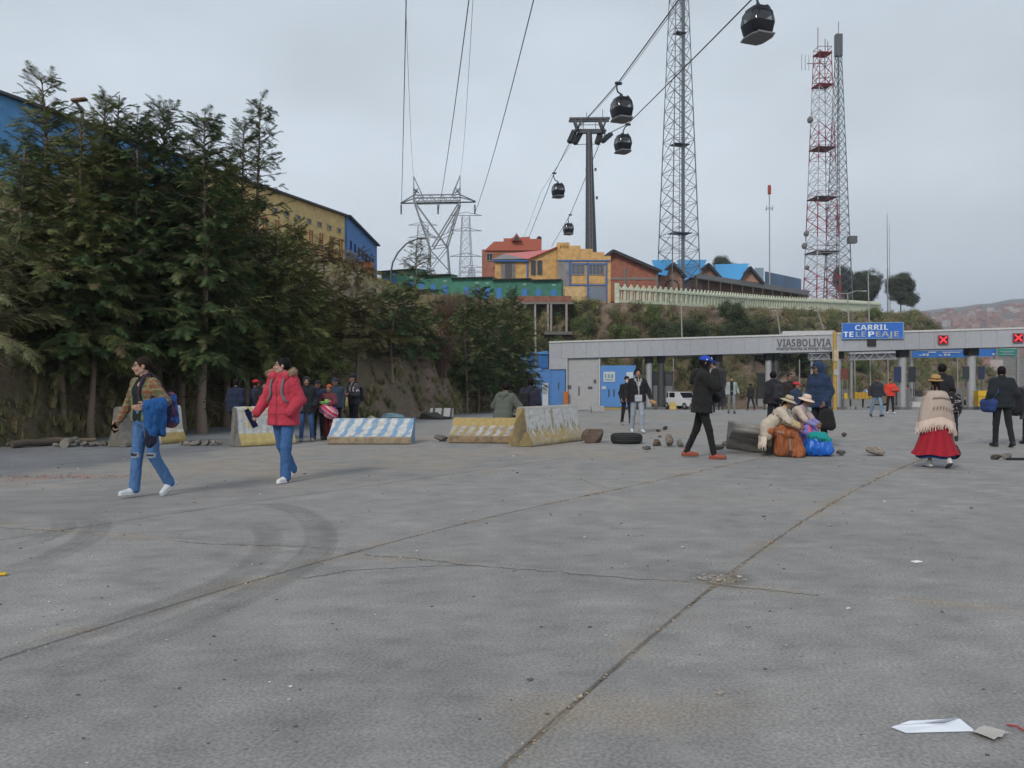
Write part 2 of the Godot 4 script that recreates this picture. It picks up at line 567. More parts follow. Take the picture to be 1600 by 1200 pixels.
func make_paving() -> void:
	joints = [1, 2, 0]
	var sk := func(pts: Array, w: float, dk: float) -> void:
		var c := Curve2D.new()
		for q in pts: c.add_point(gpt(q[0], q[1]))
		for i in pts.size():
			var t: Vector2 = (gpt(pts[mini(i + 1, pts.size() - 1)][0], pts[mini(i + 1, pts.size() - 1)][1]) - gpt(pts[maxi(i - 1, 0)][0], pts[maxi(i - 1, 0)][1])) / 6.0
			c.set_point_in(i, -t); c.set_point_out(i, t)
		var tl := c.tessellate(3, 6)
		skids.append([tl, w, dk])
	sk.call([[-60, 1110], [200, 1012], [400, 925], [490, 868], [500, 830], [470, 800], [410, 786]], 0.15, 0.16)
	sk.call([[-60, 1050], [150, 985], [340, 915], [410, 870], [420, 835], [390, 805]], 0.13, 0.14)
	sk.call([[-30, 905], [80, 870], [140, 838], [150, 815], [120, 800]], 0.14, 0.15)
	sk.call([[-30, 870], [60, 845], [100, 825], [95, 808]], 0.12, 0.15)
	# the bed under everything, one sheet to the horizon; finer near the camera
	var xs := PackedFloat32Array(); var zs := PackedFloat32Array()
	for q in [-6000.0, -2500.0, -1000.0, -400.0, -150.0, -60.0, -30.0]: xs.append(q)
	for i in 151: xs.append(-16.0 + i * 0.22)
	for q in [20.0, 25.0, 32.0, 42.0, 60.0, 90.0, 150.0, 400.0, 1000.0, 2500.0, 6000.0]: xs.append(q)
	for q in [300.0, 60.0, 10.0, 1.0]: zs.append(q)
	for i in 100: zs.append(-0.4 - i * 0.16)
	for i in 60: zs.append(-16.4 - i * 0.45)
	for i in 40: zs.append(-43.5 - i * 1.6)
	for q in [-112.0, -130.0, -170.0, -250.0, -400.0, -900.0, -2500.0, -6000.0]: zs.append(q)
	var b := MB.new()
	for z in zs:
		for x in xs:
			var near := z > -110.0 and z < 1.0 and absf(x) < 60.0
			b.col = ground_col(x, z, -2) if near else lin(0.22, 0.2, 0.18)
			var dr := gy(z) - 0.010
			if z < -120.0: dr -= 2.0
			b.vert(Vector3(x, dr, z), Vector3.UP)
	for i in zs.size() - 1:
		for j in xs.size() - 1:
			var a := i * xs.size() + j
			b.face(a, a + xs.size() + 1, a + xs.size()); b.face(a, a + 1, a + xs.size() + 1)
	b.smooth()
	for k in b.n.size():
		if b.n[k].y < 0: b.n[k] = -b.n[k]
	M.ground = detail(mat(Color.WHITE, 0.9, T.grain, 0.9, T.bump, 0.22), T.blot, 0.17)
	var g := setting("ground", b, M.ground)
	# concrete slabs between the joints, with crumbled edges
	for lane in [-1, 0, 1, 2, 3]:
		for r in 2:
			part(g, "concrete_slab", slab(lane, r), M.ground)
	marks(g)

func ribbon(pts: PackedVector2Array, w: float, y: float, k: float, sd: int, strips: int, taper: bool) -> MB:   # thin film laid along a line; k is how much it covers
	var b := MB.new()
	var n := noise(sd, 2.2, 3)
	for i in pts.size():
		var t := (pts[mini(i + 1, pts.size() - 1)] - pts[maxi(i - 1, 0)]).normalized()
		var sdv := Vector2(-t.y, t.x)
		var u := float(i) / (pts.size() - 1)
		var e := smoothstep(0.0, 0.12, u) * smoothstep(1.0, 0.88, u)
		for j in strips + 1:
			var v := float(j) / strips * 2.0 - 1.0
			var p := pts[i] + sdv * v * w * (lerpf(0.35, 1.0, 0.5 + 0.5 * n.get_noise_1d(i * 0.9)) if taper else 1.0)
			var a := k * e * clampf(0.75 + 0.8 * n.get_noise_2d(v * 3.0, 0.0) + 0.6 * n.get_noise_2d(p.x * 1.5, p.y * 1.5), 0, 1)
			b.col = Color(0.06, 0.055, 0.05, 1.0 if taper else (a if absf(v) < 0.99 else a * 0.5))
			b.vert(Vector3(p.x, y, p.y), Vector3.UP)
	for i in pts.size() - 1:
		for j in strips:
			var a := i * (strips + 1) + j
			b.face(a, a + 1, a + strips + 2); b.face(a, a + strips + 2, a + strips + 1)
	b.smooth()
	for i in b.n.size(): b.n[i] = Vector3.UP
	return b

func marks(g: Node) -> void:
	var film := mat(Color.WHITE, 0.8)
	film.transparency = BaseMaterial3D.TRANSPARENCY_ALPHA
	var k := 0
	for s in skids:
		part(g, "tyre_mark", ribbon(s[0], s[1], 0.003, s[2], 400 + k, 9, false), film); k += 1
	var dirt := mat(Color.WHITE, 1.0)
	for q in [[[568, 867], [640, 872], [735, 884], [840, 892], [960, 903], [1090, 911]], [[470, 905], [540, 893], [600, 888], [690, 885], [740, 884]], [[1095, 912], [1180, 921], [1290, 932]], [[270, 847], [340, 851], [420, 853], [500, 856]], [[0, 826], [70, 829], [150, 833]], [[1160, 738], [1210, 741], [1250, 739]], [[810, 742], [880, 743], [930, 741]], [[905, 748], [925, 756], [950, 762]]]:
		var c := Curve2D.new()
		var pts := PackedVector2Array()
		for i in q.size() - 1:
			for j in 14:
				var p := gpt(q[i][0], q[i][1]).lerp(gpt(q[i + 1][0], q[i + 1][1]), j / 14.0)
				pts.append(p + Vector2(N2.get_noise_2d(p.x * 4.0, p.y * 4.0), N2.get_noise_2d(p.y * 4.0, p.x * 4.0)) * 0.05)
		part(g, "crack", ribbon(pts, 0.005, 0.0025, 1.0, 430 + k, 1, true), dirt); k += 1

func slab(lane: int, r: int) -> MB:
	var b := MB.new()
	var us := PackedFloat32Array([0.0, 0.0012, 0.003])
	var fine := lane >= 0 and lane < 3
	var nu := 72 if fine else 30
	for i in range(1, nu): us.append(float(i) / nu)
	us.append_array([0.997, 0.9988, 1.0])
	var ws := PackedFloat32Array([0.0, 0.0006, 0.0014])
	var nw := 150 if fine else 60
	for i in range(1, nw): ws.append(float(i) / nw)
	ws.append_array([0.9986, 0.9994, 1.0])
	var nu1 := us.size()
	for wi in ws.size():
		for ui in nu1:
			var u := us[ui]; var w := ws[wi]
			var d := 5.0; var x := 0.0
			for it in 8:
				x = lerpf(j_line(lane, d), j_line(lane + 1, d), u)
				d = lerpf(t_line(r, x), t_line(r + 1, x), w)
			var y := 0.0
			var jit := 0.5 + 0.5 * N2.get_noise_2d(x * 3.0, d * 3.0)
			var crumble := clampf(N1.get_noise_2d(x * 2.2 + 9.0, d * 2.2) * 2.0, 0, 1)
			var gap := 0.005 + 0.008 * jit + 0.03 * crumble * crumble
			if lane == 1 and u > 0.5: gap *= 0.55
			if ui < 3: x += gap + [0.0, 0.003, 0.006][ui]
			elif ui >= nu1 - 3: x -= gap + [0.006, 0.003, 0.0][ui - nu1 + 3]
			if wi < 3: d += 0.003 + 0.005 * jit + [0.0, 0.003, 0.006][wi]
			elif wi >= ws.size() - 3: d -= 0.003 + 0.005 * jit + [0.006, 0.003, 0.0][wi - ws.size() + 3]
			if ui == 0 or ui == nu1 - 1 or wi == 0 or wi == ws.size() - 1: y = -0.03
			elif ui == 1 or ui == nu1 - 2 or wi == 1 or wi == ws.size() - 2: y = -0.002 - 0.004 * crumble
			# the broken corner where two joints meet
			var hole := Vector2(x, -d).distance_to(Vector2(1.48, -5.66)) + 0.05 * N2.get_noise_2d(x * 9.0, d * 9.0)
			if hole < 0.16: y -= 0.02 * smoothstep(0.16, 0.10, hole)
			b.col = ground_col(x, -d, lane)
			if hole < 0.3: b.col = b.col.lerp(lin(0.10, 0.09, 0.075), 0.6 * smoothstep(0.3, 0.1, hole))
			b.vert(Vector3(x, y, -d), Vector3.UP)
	for i in ws.size() - 1:
		for j in nu1 - 1:
			var a := i * nu1 + j
			b.face(a, a + 1, a + nu1 + 1); b.face(a, a + nu1 + 1, a + nu1)
	b.smooth()
	return b

# ---------------------------------------------------------------- buildings on the plateau
func facing(a: Vector3, b: Vector3) -> Basis:      # x runs from a to b, z looks out of the wall
	var x := (b - a); x.y = 0; x = x.normalized()
	return Basis(x, Vector3.UP, x.cross(Vector3.UP))

func window(parent: Node, p: Vector3, w: float, h: float, bs: Basis, frame: Color, pane := Color(0.03, 0.035, 0.04), mull := 1) -> Node:
	var f := MB.new(); f.col = frame
	var t := 0.07
	for s in [-1.0, 1.0]:
		f.box(p + bs.x * s * (w / 2 + t / 2) + bs.z * 0.04, Vector3(t, h + 2 * t, 0.14), bs)
		f.box(p + bs.y * s * (h / 2 + t / 2) + bs.z * 0.04, Vector3(w, t, 0.14), bs)
	for k in range(1, mull + 1):
		f.box(p + bs.x * (w * k / (mull + 1) - w / 2) + bs.z * 0.045, Vector3(0.05, h, 0.08), bs)
	var o := part(parent, "window", f, M.paint)
	var g := MB.new(); g.col = pane
	g.box(p + bs.z * 0.012, Vector3(w, h, 0.03), bs)
	part(o, "pane", g, M.pane)
	return o

func block(a: Vector3, b: Vector3, depth: float, h: float) -> MB:    # box whose front runs from a to b
	var bs := facing(a, b)
	return MB.new().box((a + b) / 2 + bs.y * h / 2 - bs.z * depth / 2, Vector3((b - a).length(), h, depth), bs)

func warehouse(called: String, label: String, a: Vector3, b: Vector3, h: float, depth: float, col: Color, edge := Color(0.09, 0.09, 0.1)) -> Node3D:
	var t := thing(called, label, "warehouse")
	var w := MB.new(); w.col = col
	var bs := facing(a, b)
	var L := (b - a).length(); a = Vector3(a.x, minf(a.y, b.y), a.z); b = Vector3(b.x, a.y, b.z)
	w.box((a + b) / 2 + bs.y * h / 2 - bs.z * depth / 2, Vector3(L, h, depth), bs)
	part(t, "wall", w, M.wallpaint)
	var r := MB.new(); r.col = edge
	r.box((a + b) / 2 + bs.y * (h + 0.09) - bs.z * (depth / 2 - 0.2), Vector3(L + 0.3, 0.18, depth + 0.5), bs)
	part(t, "roof", r, M.steel)
	return t

func wline(d: float, y := 14.0) -> Vector3: return Vector3(-53.0 + 0.38 * d, y, -d)

func make_buildings() -> void:
	M.pane = mat(Color.WHITE, 0.12)
	var BLUE := lin(0.15, 0.43, 0.82); var YEL := lin(0.92, 0.67, 0.29)
	var bs := facing(wline(50), wline(70))
	# blue and yellow warehouses above the trees
	var t := warehouse("blue_warehouse", "long sky blue warehouse standing above the tallest trees", wline(36, 13.2), wline(67.5, 13.2), 6.7, 16.0, BLUE)
	for q in [[51.2, 17.8, 1.3, 0.9], [46.8, 17.8, 1.3, 0.9], [55.6, 17.9, 0.8, 0.6], [59.5, 17.9, 0.8, 0.6]]:
		window(t, wline(q[0], q[1]), q[2], q[3], bs, lin(0.25, 0.25, 0.25), lin(0.22, 0.22, 0.22))
	for q in [43.0, 49.0, 54.0, 60.0, 65.0]:
		window(t, wline(q, 14.9), 1.0, 1.5, bs, lin(0.06, 0.09, 0.2))
	t = warehouse("yellow_warehouse", "long yellow warehouse with narrow slot windows above the trees", wline(67.6, 13.3), wline(90, 13.3), 6.5, 14.0, YEL)
	for k in 11:
		var d := 89.2 - k * 1.75
		window(t, wline(d - 0.35, 18.0), 0.62, 0.42, bs, lin(0.5, 0.42, 0.3), lin(0.10, 0.09, 0.09), 0)
		window(t, wline(d, 15.9), 0.42, 2.3, bs, lin(0.55, 0.2, 0.08), lin(0.42, 0.24, 0.08), 0)
	var rail := thing("yellow_railing", "yellow pipe railing on the terrace before the yellow warehouse", "railing")
	var rb := MB.new(); rb.col = lin(0.6, 0.32, 0.08)
	var p0 := wline(82, 14.0) + bs.z * 1.3; var p1 := wline(92, 14.0) + bs.z * 1.3
	for y in [0.45, 0.95]: rb.bar(p0 + Vector3.UP * y, p1 + Vector3.UP * y, 0.06)
	part(rail, "rail", rb, M.paint)
	for k in 8:
		part(rail, "post", tinted(lin(0.6, 0.32, 0.08)).bar(p0.lerp(p1, k / 7.0), p0.lerp(p1, k / 7.0) + Vector3.UP, 0.07), M.paint)
	var bw := thing("brick_terrace_wall", "orange brick wall below the corner of the yellow warehouse", "wall")
	part(bw, "wall", tinted(lin(0.42, 0.15, 0.07)).box(Vector3(-17.3, 14.2, -92.5), Vector3(2.6, 1.6, 0.3)), M.wallpaint)
	t = warehouse("far_blue_warehouse", "deep blue warehouse end wall beside the yellow warehouse", Vector3(-18.55, 13.2, -90.1), Vector3(-18.55, 13.2, -110), 6.6, 12.0, lin(0.12, 0.33, 0.75), lin(0.03, 0.035, 0.06))
	for k in 7:
		var bz := facing(Vector3(0, 0, 0), Vector3(0, 0, -1))
		window(t, Vector3(-18.55, 16.9, -92.0 - k * 2.4), 0.5, 0.9, bz, lin(0.03, 0.05, 0.2), lin(0.02, 0.03, 0.08), 0)
		window(t, Vector3(-18.55, 15.0, -92.6 - k * 2.4), 0.5, 1.1, bz, lin(0.03, 0.05, 0.2), lin(0.02, 0.03, 0.08), 0)
	green_sheds()
	orange_house()
	brick_house()
	market_sheds()
	balustrade()
	town()

func tinted(c: Color) -> MB:
	var b := MB.new(); b.col = c
	return b

func green_sheds() -> void:
	var pts := [at(596, 450, 101), at(650, 460, 98.5), at(705, 466, 97.3), at(770, 469, 96.4), at(830, 471, 95.6), at(877, 472, 95)]
	var k := 0
	var t := thing("green_shed_row", "row of low green sheds with blue doors along the cliff edge", "shed")
	for i in pts.size() - 1:
		var a: Vector3 = pts[i]; var b: Vector3 = pts[i + 1]
		a.y -= 0.3; b.y -= 0.3
		var bs := facing(a, b)
		var L := Vector2(b.x - a.x, b.z - a.z).length()
		var h := 2.9
		var w := tinted(lin(0.085, 0.30, 0.215) * (0.9 + 0.1 * (i % 3)))
		w.box((a + b) / 2 + Vector3.UP * (h / 2 - 0.6) - bs.z * 1.2, Vector3(L, h + 1.2, 2.4), bs)
		part(t, "wall", w, M.wallpaint)
		part(t, "roof", tinted(lin(0.08, 0.07, 0.06)).box((a + b) / 2 + Vector3.UP * (h + 0.05) - bs.z * 1.0, Vector3(L + 0.02, 0.1, 3.0), bs.rotated(bs.x, 0.05)), M.steel)
		var nd := int(L / 1.25)
		for j in nd:
			var p := a.lerp(b, (j + 0.5) / nd)
			k += 1
			if k % 5 == 3: continue
			part(t, "door", tinted(lin(0.05, 0.21, 0.56)).box(p + Vector3.UP * 0.95 + bs.z * 0.03, Vector3(0.62, 1.6, 0.06), bs), M.paint)
			if k % 3 != 0:
				part(t, "vent", tinted(lin(0.3, 0.42, 0.36)).box(p + Vector3.UP * 2.3 + bs.z * 0.03, Vector3(0.42, 0.22, 0.05), bs), M.paint)
	# the terrace on stilts
	t = thing("stilted_terrace", "brick parapet terrace carried on thin concrete stilts above the cliff", "terrace")
	var a := at(806, 472, 94); var b := at(893, 472, 93.5)
	part(t, "parapet", tinted(lin(0.36, 0.16, 0.11)).box((a + b) / 2 + Vector3(0, 0.35, 0), Vector3(b.x - a.x, 0.72, 0.18)), M.wallpaint)
	part(t, "floor_slab", tinted(lin(0.30, 0.28, 0.26)).box((a + b) / 2 + Vector3(0, -0.15, -1.6), Vector3(b.x - a.x + 0.4, 0.2, 3.8)), M.concrete)
	for q in [[820, 516], [836, 506], [856, 520], [861, 516], [885, 522]]:
		var p := at(q[0], 475, 93.6)
		part(t, "stilt", tinted(lin(0.40, 0.35, 0.32)).box(p + Vector3(0, -2.2, 0), Vector3(0.24, 4.4, 0.24)), M.concrete)
	part(t, "footing", tinted(lin(0.2, 0.19, 0.18)).box(at(872, 521, 92.6), Vector3(3.2, 0.35, 1.6)), M.concrete)

func orange_house() -> void:
	var OR := lin(0.86, 0.52, 0.20); var TRIM := lin(0.05, 0.16, 0.45)
	var d := 104.0
	var t := thing("orange_house", "orange two storey house with blue trim and stepped parapet on the cliff", "house")
	var z := -d
	var X := func(px: float) -> float: return (px - 800.0) / FOC * d
	var Y := func(py: float) -> float: return EYE + (594.0 - py) / FOC * d
	var b0 := Basis.IDENTITY
	# tall wing: stepped parapet as one outline
	var o := PackedVector2Array()
	for q in [[871, 478], [954, 478], [954, 400], [944, 400], [944, 394], [926, 394], [926, 389], [907, 389], [907, 384], [890, 384], [890, 379], [871, 379]]: o.append(Vector2(X.call(q[0]), Y.call(q[1])))
	part(t, "wall", tinted(OR).prism(o, 6.0, Transform3D(Basis.IDENTITY, Vector3(0, 0, z - 3.0))), M.wallpaint)
	part(t, "wall", tinted(lin(0.36, 0.33, 0.33)).span(Vector3(X.call(871.6), Y.call(447), z), Vector3(X.call(889), Y.call(408), z + 0.06)), M.wallpaint, "grey cement panel")
	part(t, "wall", tinted(lin(0.86, 0.60, 0.30)).span(Vector3(X.call(876), Y.call(474), z), Vector3(X.call(913), Y.call(447.5), z + 0.05)), M.wallpaint)
	for q in [[889.5, 406, 0], [917, 410, 1], [946, 410, 1]]:
		part(t, "trim", tinted(TRIM).span(Vector3(X.call(q[0]), Y.call(446 if q[2] == 0 else 472), z), Vector3(X.call(q[0] + 2.4), Y.call(q[1]), z + 0.16)), M.paint)
	for q in [[407.5, 871, 953], [445.5, 889, 947], [412.4, 890, 947]]:
		part(t, "trim", tinted(TRIM).span(Vector3(X.call(q[1]), Y.call(q[0] + 1.0), z), Vector3(X.call(q[2]), Y.call(q[0] - 1.0), z + 0.13)), M.paint)
	for k in 3:
		part(t, "vent", tinted(lin(0.35, 0.2, 0.05)).box(Vector3(X.call(876.5 + k * 5), Y.call(385.5), z + 0.02), Vector3(0.26, 0.34, 0.06)), M.paint)
	window(t, Vector3(X.call(903), Y.call(421.5), z), 1.6, 1.25, b0, lin(0.3, 0.32, 0.38), lin(0.12, 0.12, 0.14), 2)
	window(t, Vector3(X.call(931.5), Y.call(421.5), z), 1.9, 1.25, b0, lin(0.3, 0.32, 0.38), lin(0.10, 0.10, 0.12), 3)
	part(t, "panel", tinted(OR * 1.02).span(Vector3(X.call(893), Y.call(443), z), Vector3(X.call(915), Y.call(432.5), z + 0.05)), M.wallpaint)
	part(t, "panel", tinted(OR * 1.02).span(Vector3(X.call(920), Y.call(443), z), Vector3(X.call(944), Y.call(434), z + 0.05)), M.wallpaint)
	part(t, "shutter_door", tinted(lin(0.22, 0.27, 0.33)).span(Vector3(X.call(920), Y.call(471), z), Vector3(X.call(945), Y.call(448), z + 0.06)), M.steel)
	window(t, Vector3(X.call(878.5), Y.call(457), z), 0.42, 0.65, b0, lin(0.3, 0.15, 0.06), lin(0.05, 0.04, 0.04), 0)
	# low wing with the red roof
	var zl := z - 0.8
	part(t, "wall", tinted(OR * 0.95).span(Vector3(X.call(773), Y.call(478), zl - 6.5), Vector3(X.call(870.6), Y.call(403), zl)), M.wallpaint)
	part(t, "gable", tinted(OR * 0.95).prism(PackedVector2Array([Vector2(X.call(825), Y.call(403)), Vector2(X.call(870.5), Y.call(403)), Vector2(X.call(870.5), Y.call(384))]), 0.4, Transform3D(Basis.IDENTITY, Vector3(0, 0, zl - 0.22))), M.wallpaint)
	var rf := tinted(lin(0.70, 0.17, 0.155))
	var r1 := Vector3(X.call(768), Y.call(405), zl + 0.5); var r2 := Vector3(X.call(823), Y.call(404), zl + 0.5)
	var ridge_l := Vector3(X.call(787), Y.call(389), zl - 3.2); var ridge_r := Vector3(X.call(870.5), Y.call(381.5), zl - 3.2)
	var r3 := Vector3(X.call(870.5), Y.call(384), zl + 0.3)
	rf.quad(r2, r3, ridge_r, ridge_l)
	rf.quad(r2 + Vector3(0, -0.12, 0), ridge_l + Vector3(0, -0.12, 0), ridge_r + Vector3(0, -0.12, 0), r3 + Vector3(0, -0.12, 0))
	rf.quad(r2 + Vector3(0, -0.12, 0), r3 + Vector3(0, -0.12, 0), r3, r2)
	rf.quad(ridge_l, ridge_r, Vector3(ridge_r.x, r3.y - 0.8, zl - 6.8), Vector3(r1.x, r1.y - 0.2, zl - 6.8))
	part(t, "roof", rf, mat(Color.WHITE, 0.5, T.streak, 0.6))
	var ge := tinted(lin(0.34, 0.32, 0.31))
	ge.tri(r1, r2, ridge_l); ge.tri(r1 + Vector3(0, 0, -0.1), ridge_l + Vector3(0, 0, -0.1), r2 + Vector3(0, 0, -0.1))
	part(t, "gable_end", ge, M.wallpaint)
	part(t, "trim", tinted(TRIM).span(Vector3(X.call(769), Y.call(408), zl), Vector3(X.call(825), Y.call(405.4), zl + 0.4)), M.paint)
	part(t, "trim", tinted(TRIM).span(Vector3(X.call(823), Y.call(437), zl), Vector3(X.call(825.5), Y.call(403), zl + 0.14)), M.paint)
	part(t, "wall", tinted(lin(0.30, 0.28, 0.28)).span(Vector3(X.call(783), Y.call(437), zl), Vector3(X.call(805), Y.call(409), zl + 0.07)), M.wallpaint, "grey cement bay")
	part(t, "door", tinted(lin(0.10, 0.09, 0.09)).span(Vector3(X.call(789), Y.call(437), zl + 0.07), Vector3(X.call(800), Y.call(411), zl + 0.12)), M.paint)
	for q in [833.5, 843.5]:
		window(t, Vector3(X.call(q), Y.call(417), zl), 0.5, 1.75, b0, lin(0.10, 0.10, 0.14), lin(0.05, 0.045, 0.045), 0)

func brick_house() -> void:
	var d := 122.0
	var X := func(px: float) -> float: return (px - 800.0) / FOC * d
	var Y := func(py: float) -> float: return EYE + (594.0 - py) / FOC * d
	var t := thing("brick_house", "red brick house with tiled roof and small dormer behind the orange house", "house")
	part(t, "wall", tinted(lin(0.48, 0.20, 0.13)).span(Vector3(X.call(753), Y.call(490), -d - 7.0), Vector3(X.call(846), Y.call(390), -d)), M.wallpaint)
	var o := PackedVector2Array()
	for q in [[757, 392], [772, 378], [787, 378], [787, 373], [799, 373], [801, 371.5], [812, 371.5], [828, 370.5], [828, 374], [846, 374], [846, 392]]: o.append(Vector2(X.call(q[0]), Y.call(q[1])))
	var rf := part(t, "roof", tinted(lin(0.55, 0.155, 0.095)).prism(o, 7.4, Transform3D(Basis.IDENTITY, Vector3(0, 0, -d - 3.4))), mat(Color.WHITE, 0.8, T.fine, 1.2))
	var g := tinted(lin(0.42, 0.12, 0.08))
	g.prism(PackedVector2Array([Vector2(X.call(799), Y.call(378)), Vector2(X.call(815), Y.call(378)), Vector2(X.call(807), Y.call(366))]), 1.0, Transform3D(Basis.IDENTITY, Vector3(0, 0, -d + 0.5)))
	part(rf, "dormer", g, M.wallpaint)
	part(rf, "dormer_window", tinted(lin(0.05, 0.05, 0.05)).prism(PackedVector2Array([Vector2(X.call(803), Y.call(377.2)), Vector2(X.call(811), Y.call(377.2)), Vector2(X.call(807), Y.call(370))]), 0.1, Transform3D(Basis.IDENTITY, Vector3(0, 0, -d + 1.02))), M.pane)
	window(t, Vector3(X.call(765), Y.call(402), -d), 0.8, 1.0, Basis.IDENTITY, lin(0.4, 0.3, 0.25))
	var wt := thing("water_tank", "black plastic water tank on the brick house roof", "tank", Vector3(X.call(843), Y.call(374), -d - 1.5))
	part(wt, "tank_body", tinted(lin(0.012, 0.012, 0.014)).lathe([Vector2(0.0, 0.0), Vector2(0.36, 0.0), Vector2(0.38, 0.1), Vector2(0.38, 0.5), Vector2(0.28, 0.64), Vector2(0.1, 0.7), Vector2(0.0, 0.7)], 14), M.paint)
	part(wt, "tank_lid", tinted(lin(0.02, 0.02, 0.022)).lathe([Vector2(0.1, 0.68), Vector2(0.11, 0.75), Vector2(0.0, 0.76)], 10), M.paint)

func shed(label: String, x0: float, x1: float, apex: float, y_eave: float, y_apex: float, y_base: float, z: float, depth: float, roof: Color, wall: Color, arch := true) -> void:
	# gable towards the camera; the roof runs back
	var t := thing("blue_roofed_shed" if arch else "brick_warehouse", label, "shed" if arch else "warehouse")
	part(t, "wall", tinted(wall).prism(PackedVector2Array([Vector2(x0 + 0.4, y_base), Vector2(x1 - 0.4, y_base), Vector2(x1 - 0.4, y_eave), Vector2(apex, y_apex - 0.25), Vector2(x0 + 0.4, y_eave)]), depth - 1.4, Transform3D(Basis.IDENTITY, Vector3(0, 0, z - depth / 2 - 0.2))), M.wallpaint)
	for s in 2:
		var e := Vector3([x0, x1][s], y_eave - 0.25, z); var a := Vector3(apex, y_apex, z)
		var dn := (Vector3(apex - e.x, a.y - e.y, 0)).normalized()
		var bs := Basis(dn, Vector3(-dn.y, dn.x, 0), Vector3(0, 0, 1)) if s == 0 else Basis(-dn, Vector3(dn.y, -dn.x, 0), Vector3(0, 0, 1))
		part(t, "roof_slope", tinted(roof).box((e + a) / 2 + Vector3(0, 0, -depth / 2), Vector3((a - e).length(), 0.1, depth), bs), mat(Color.WHITE, 0.45, T.streak, 0.5))
		part(t, "barge_board", tinted(lin(0.03, 0.03, 0.04)).box((e + a) / 2 + Vector3(0, -0.16, 0.05), Vector3((a - e).length(), 0.42, 0.1), bs), M.paint)
	if arch:
		var ar := MB.new(); ar.col = lin(0.10, 0.045, 0.03)
		var w := (x1 - x0) * 0.23; var h0 := y_base + (y_eave - y_base) * 0.55
		var pts := []
		for k in 13:
			var f := PI * k / 12.0
			pts.append(Vector3(apex - cos(f) * w, h0 + sin(f) * w * 1.1, z - 0.86))
		pts.push_front(Vector3(apex - w, y_base, z - 0.86)); pts.append(Vector3(apex + w, y_base, z - 0.86))
		ar.tube(pts, [0.09], 6)
		ar.bar(Vector3(apex, y_base, z - 0.86), Vector3(apex, h0 + w * 1.1, z - 0.86), 0.12)
		part(t, "arch_trim", ar, M.paint)
	else:
		for q in [0.06, 0.52, 0.93]:
			part(t, "concrete_post", tinted(lin(0.26, 0.22, 0.20)).span(Vector3(lerpf(x0, x1, q), y_base, z - 0.9), Vector3(lerpf(x0, x1, q) + 0.4, y_eave + 0.2, z - 0.78)), M.concrete)
		part(t, "concrete_beam", tinted(lin(0.30, 0.26, 0.23)).span(Vector3(x0 + 0.5, y_base + 3.2, z - 0.9), Vector3(x1 - 0.5, y_base + 3.55, z - 0.8)), M.concrete)

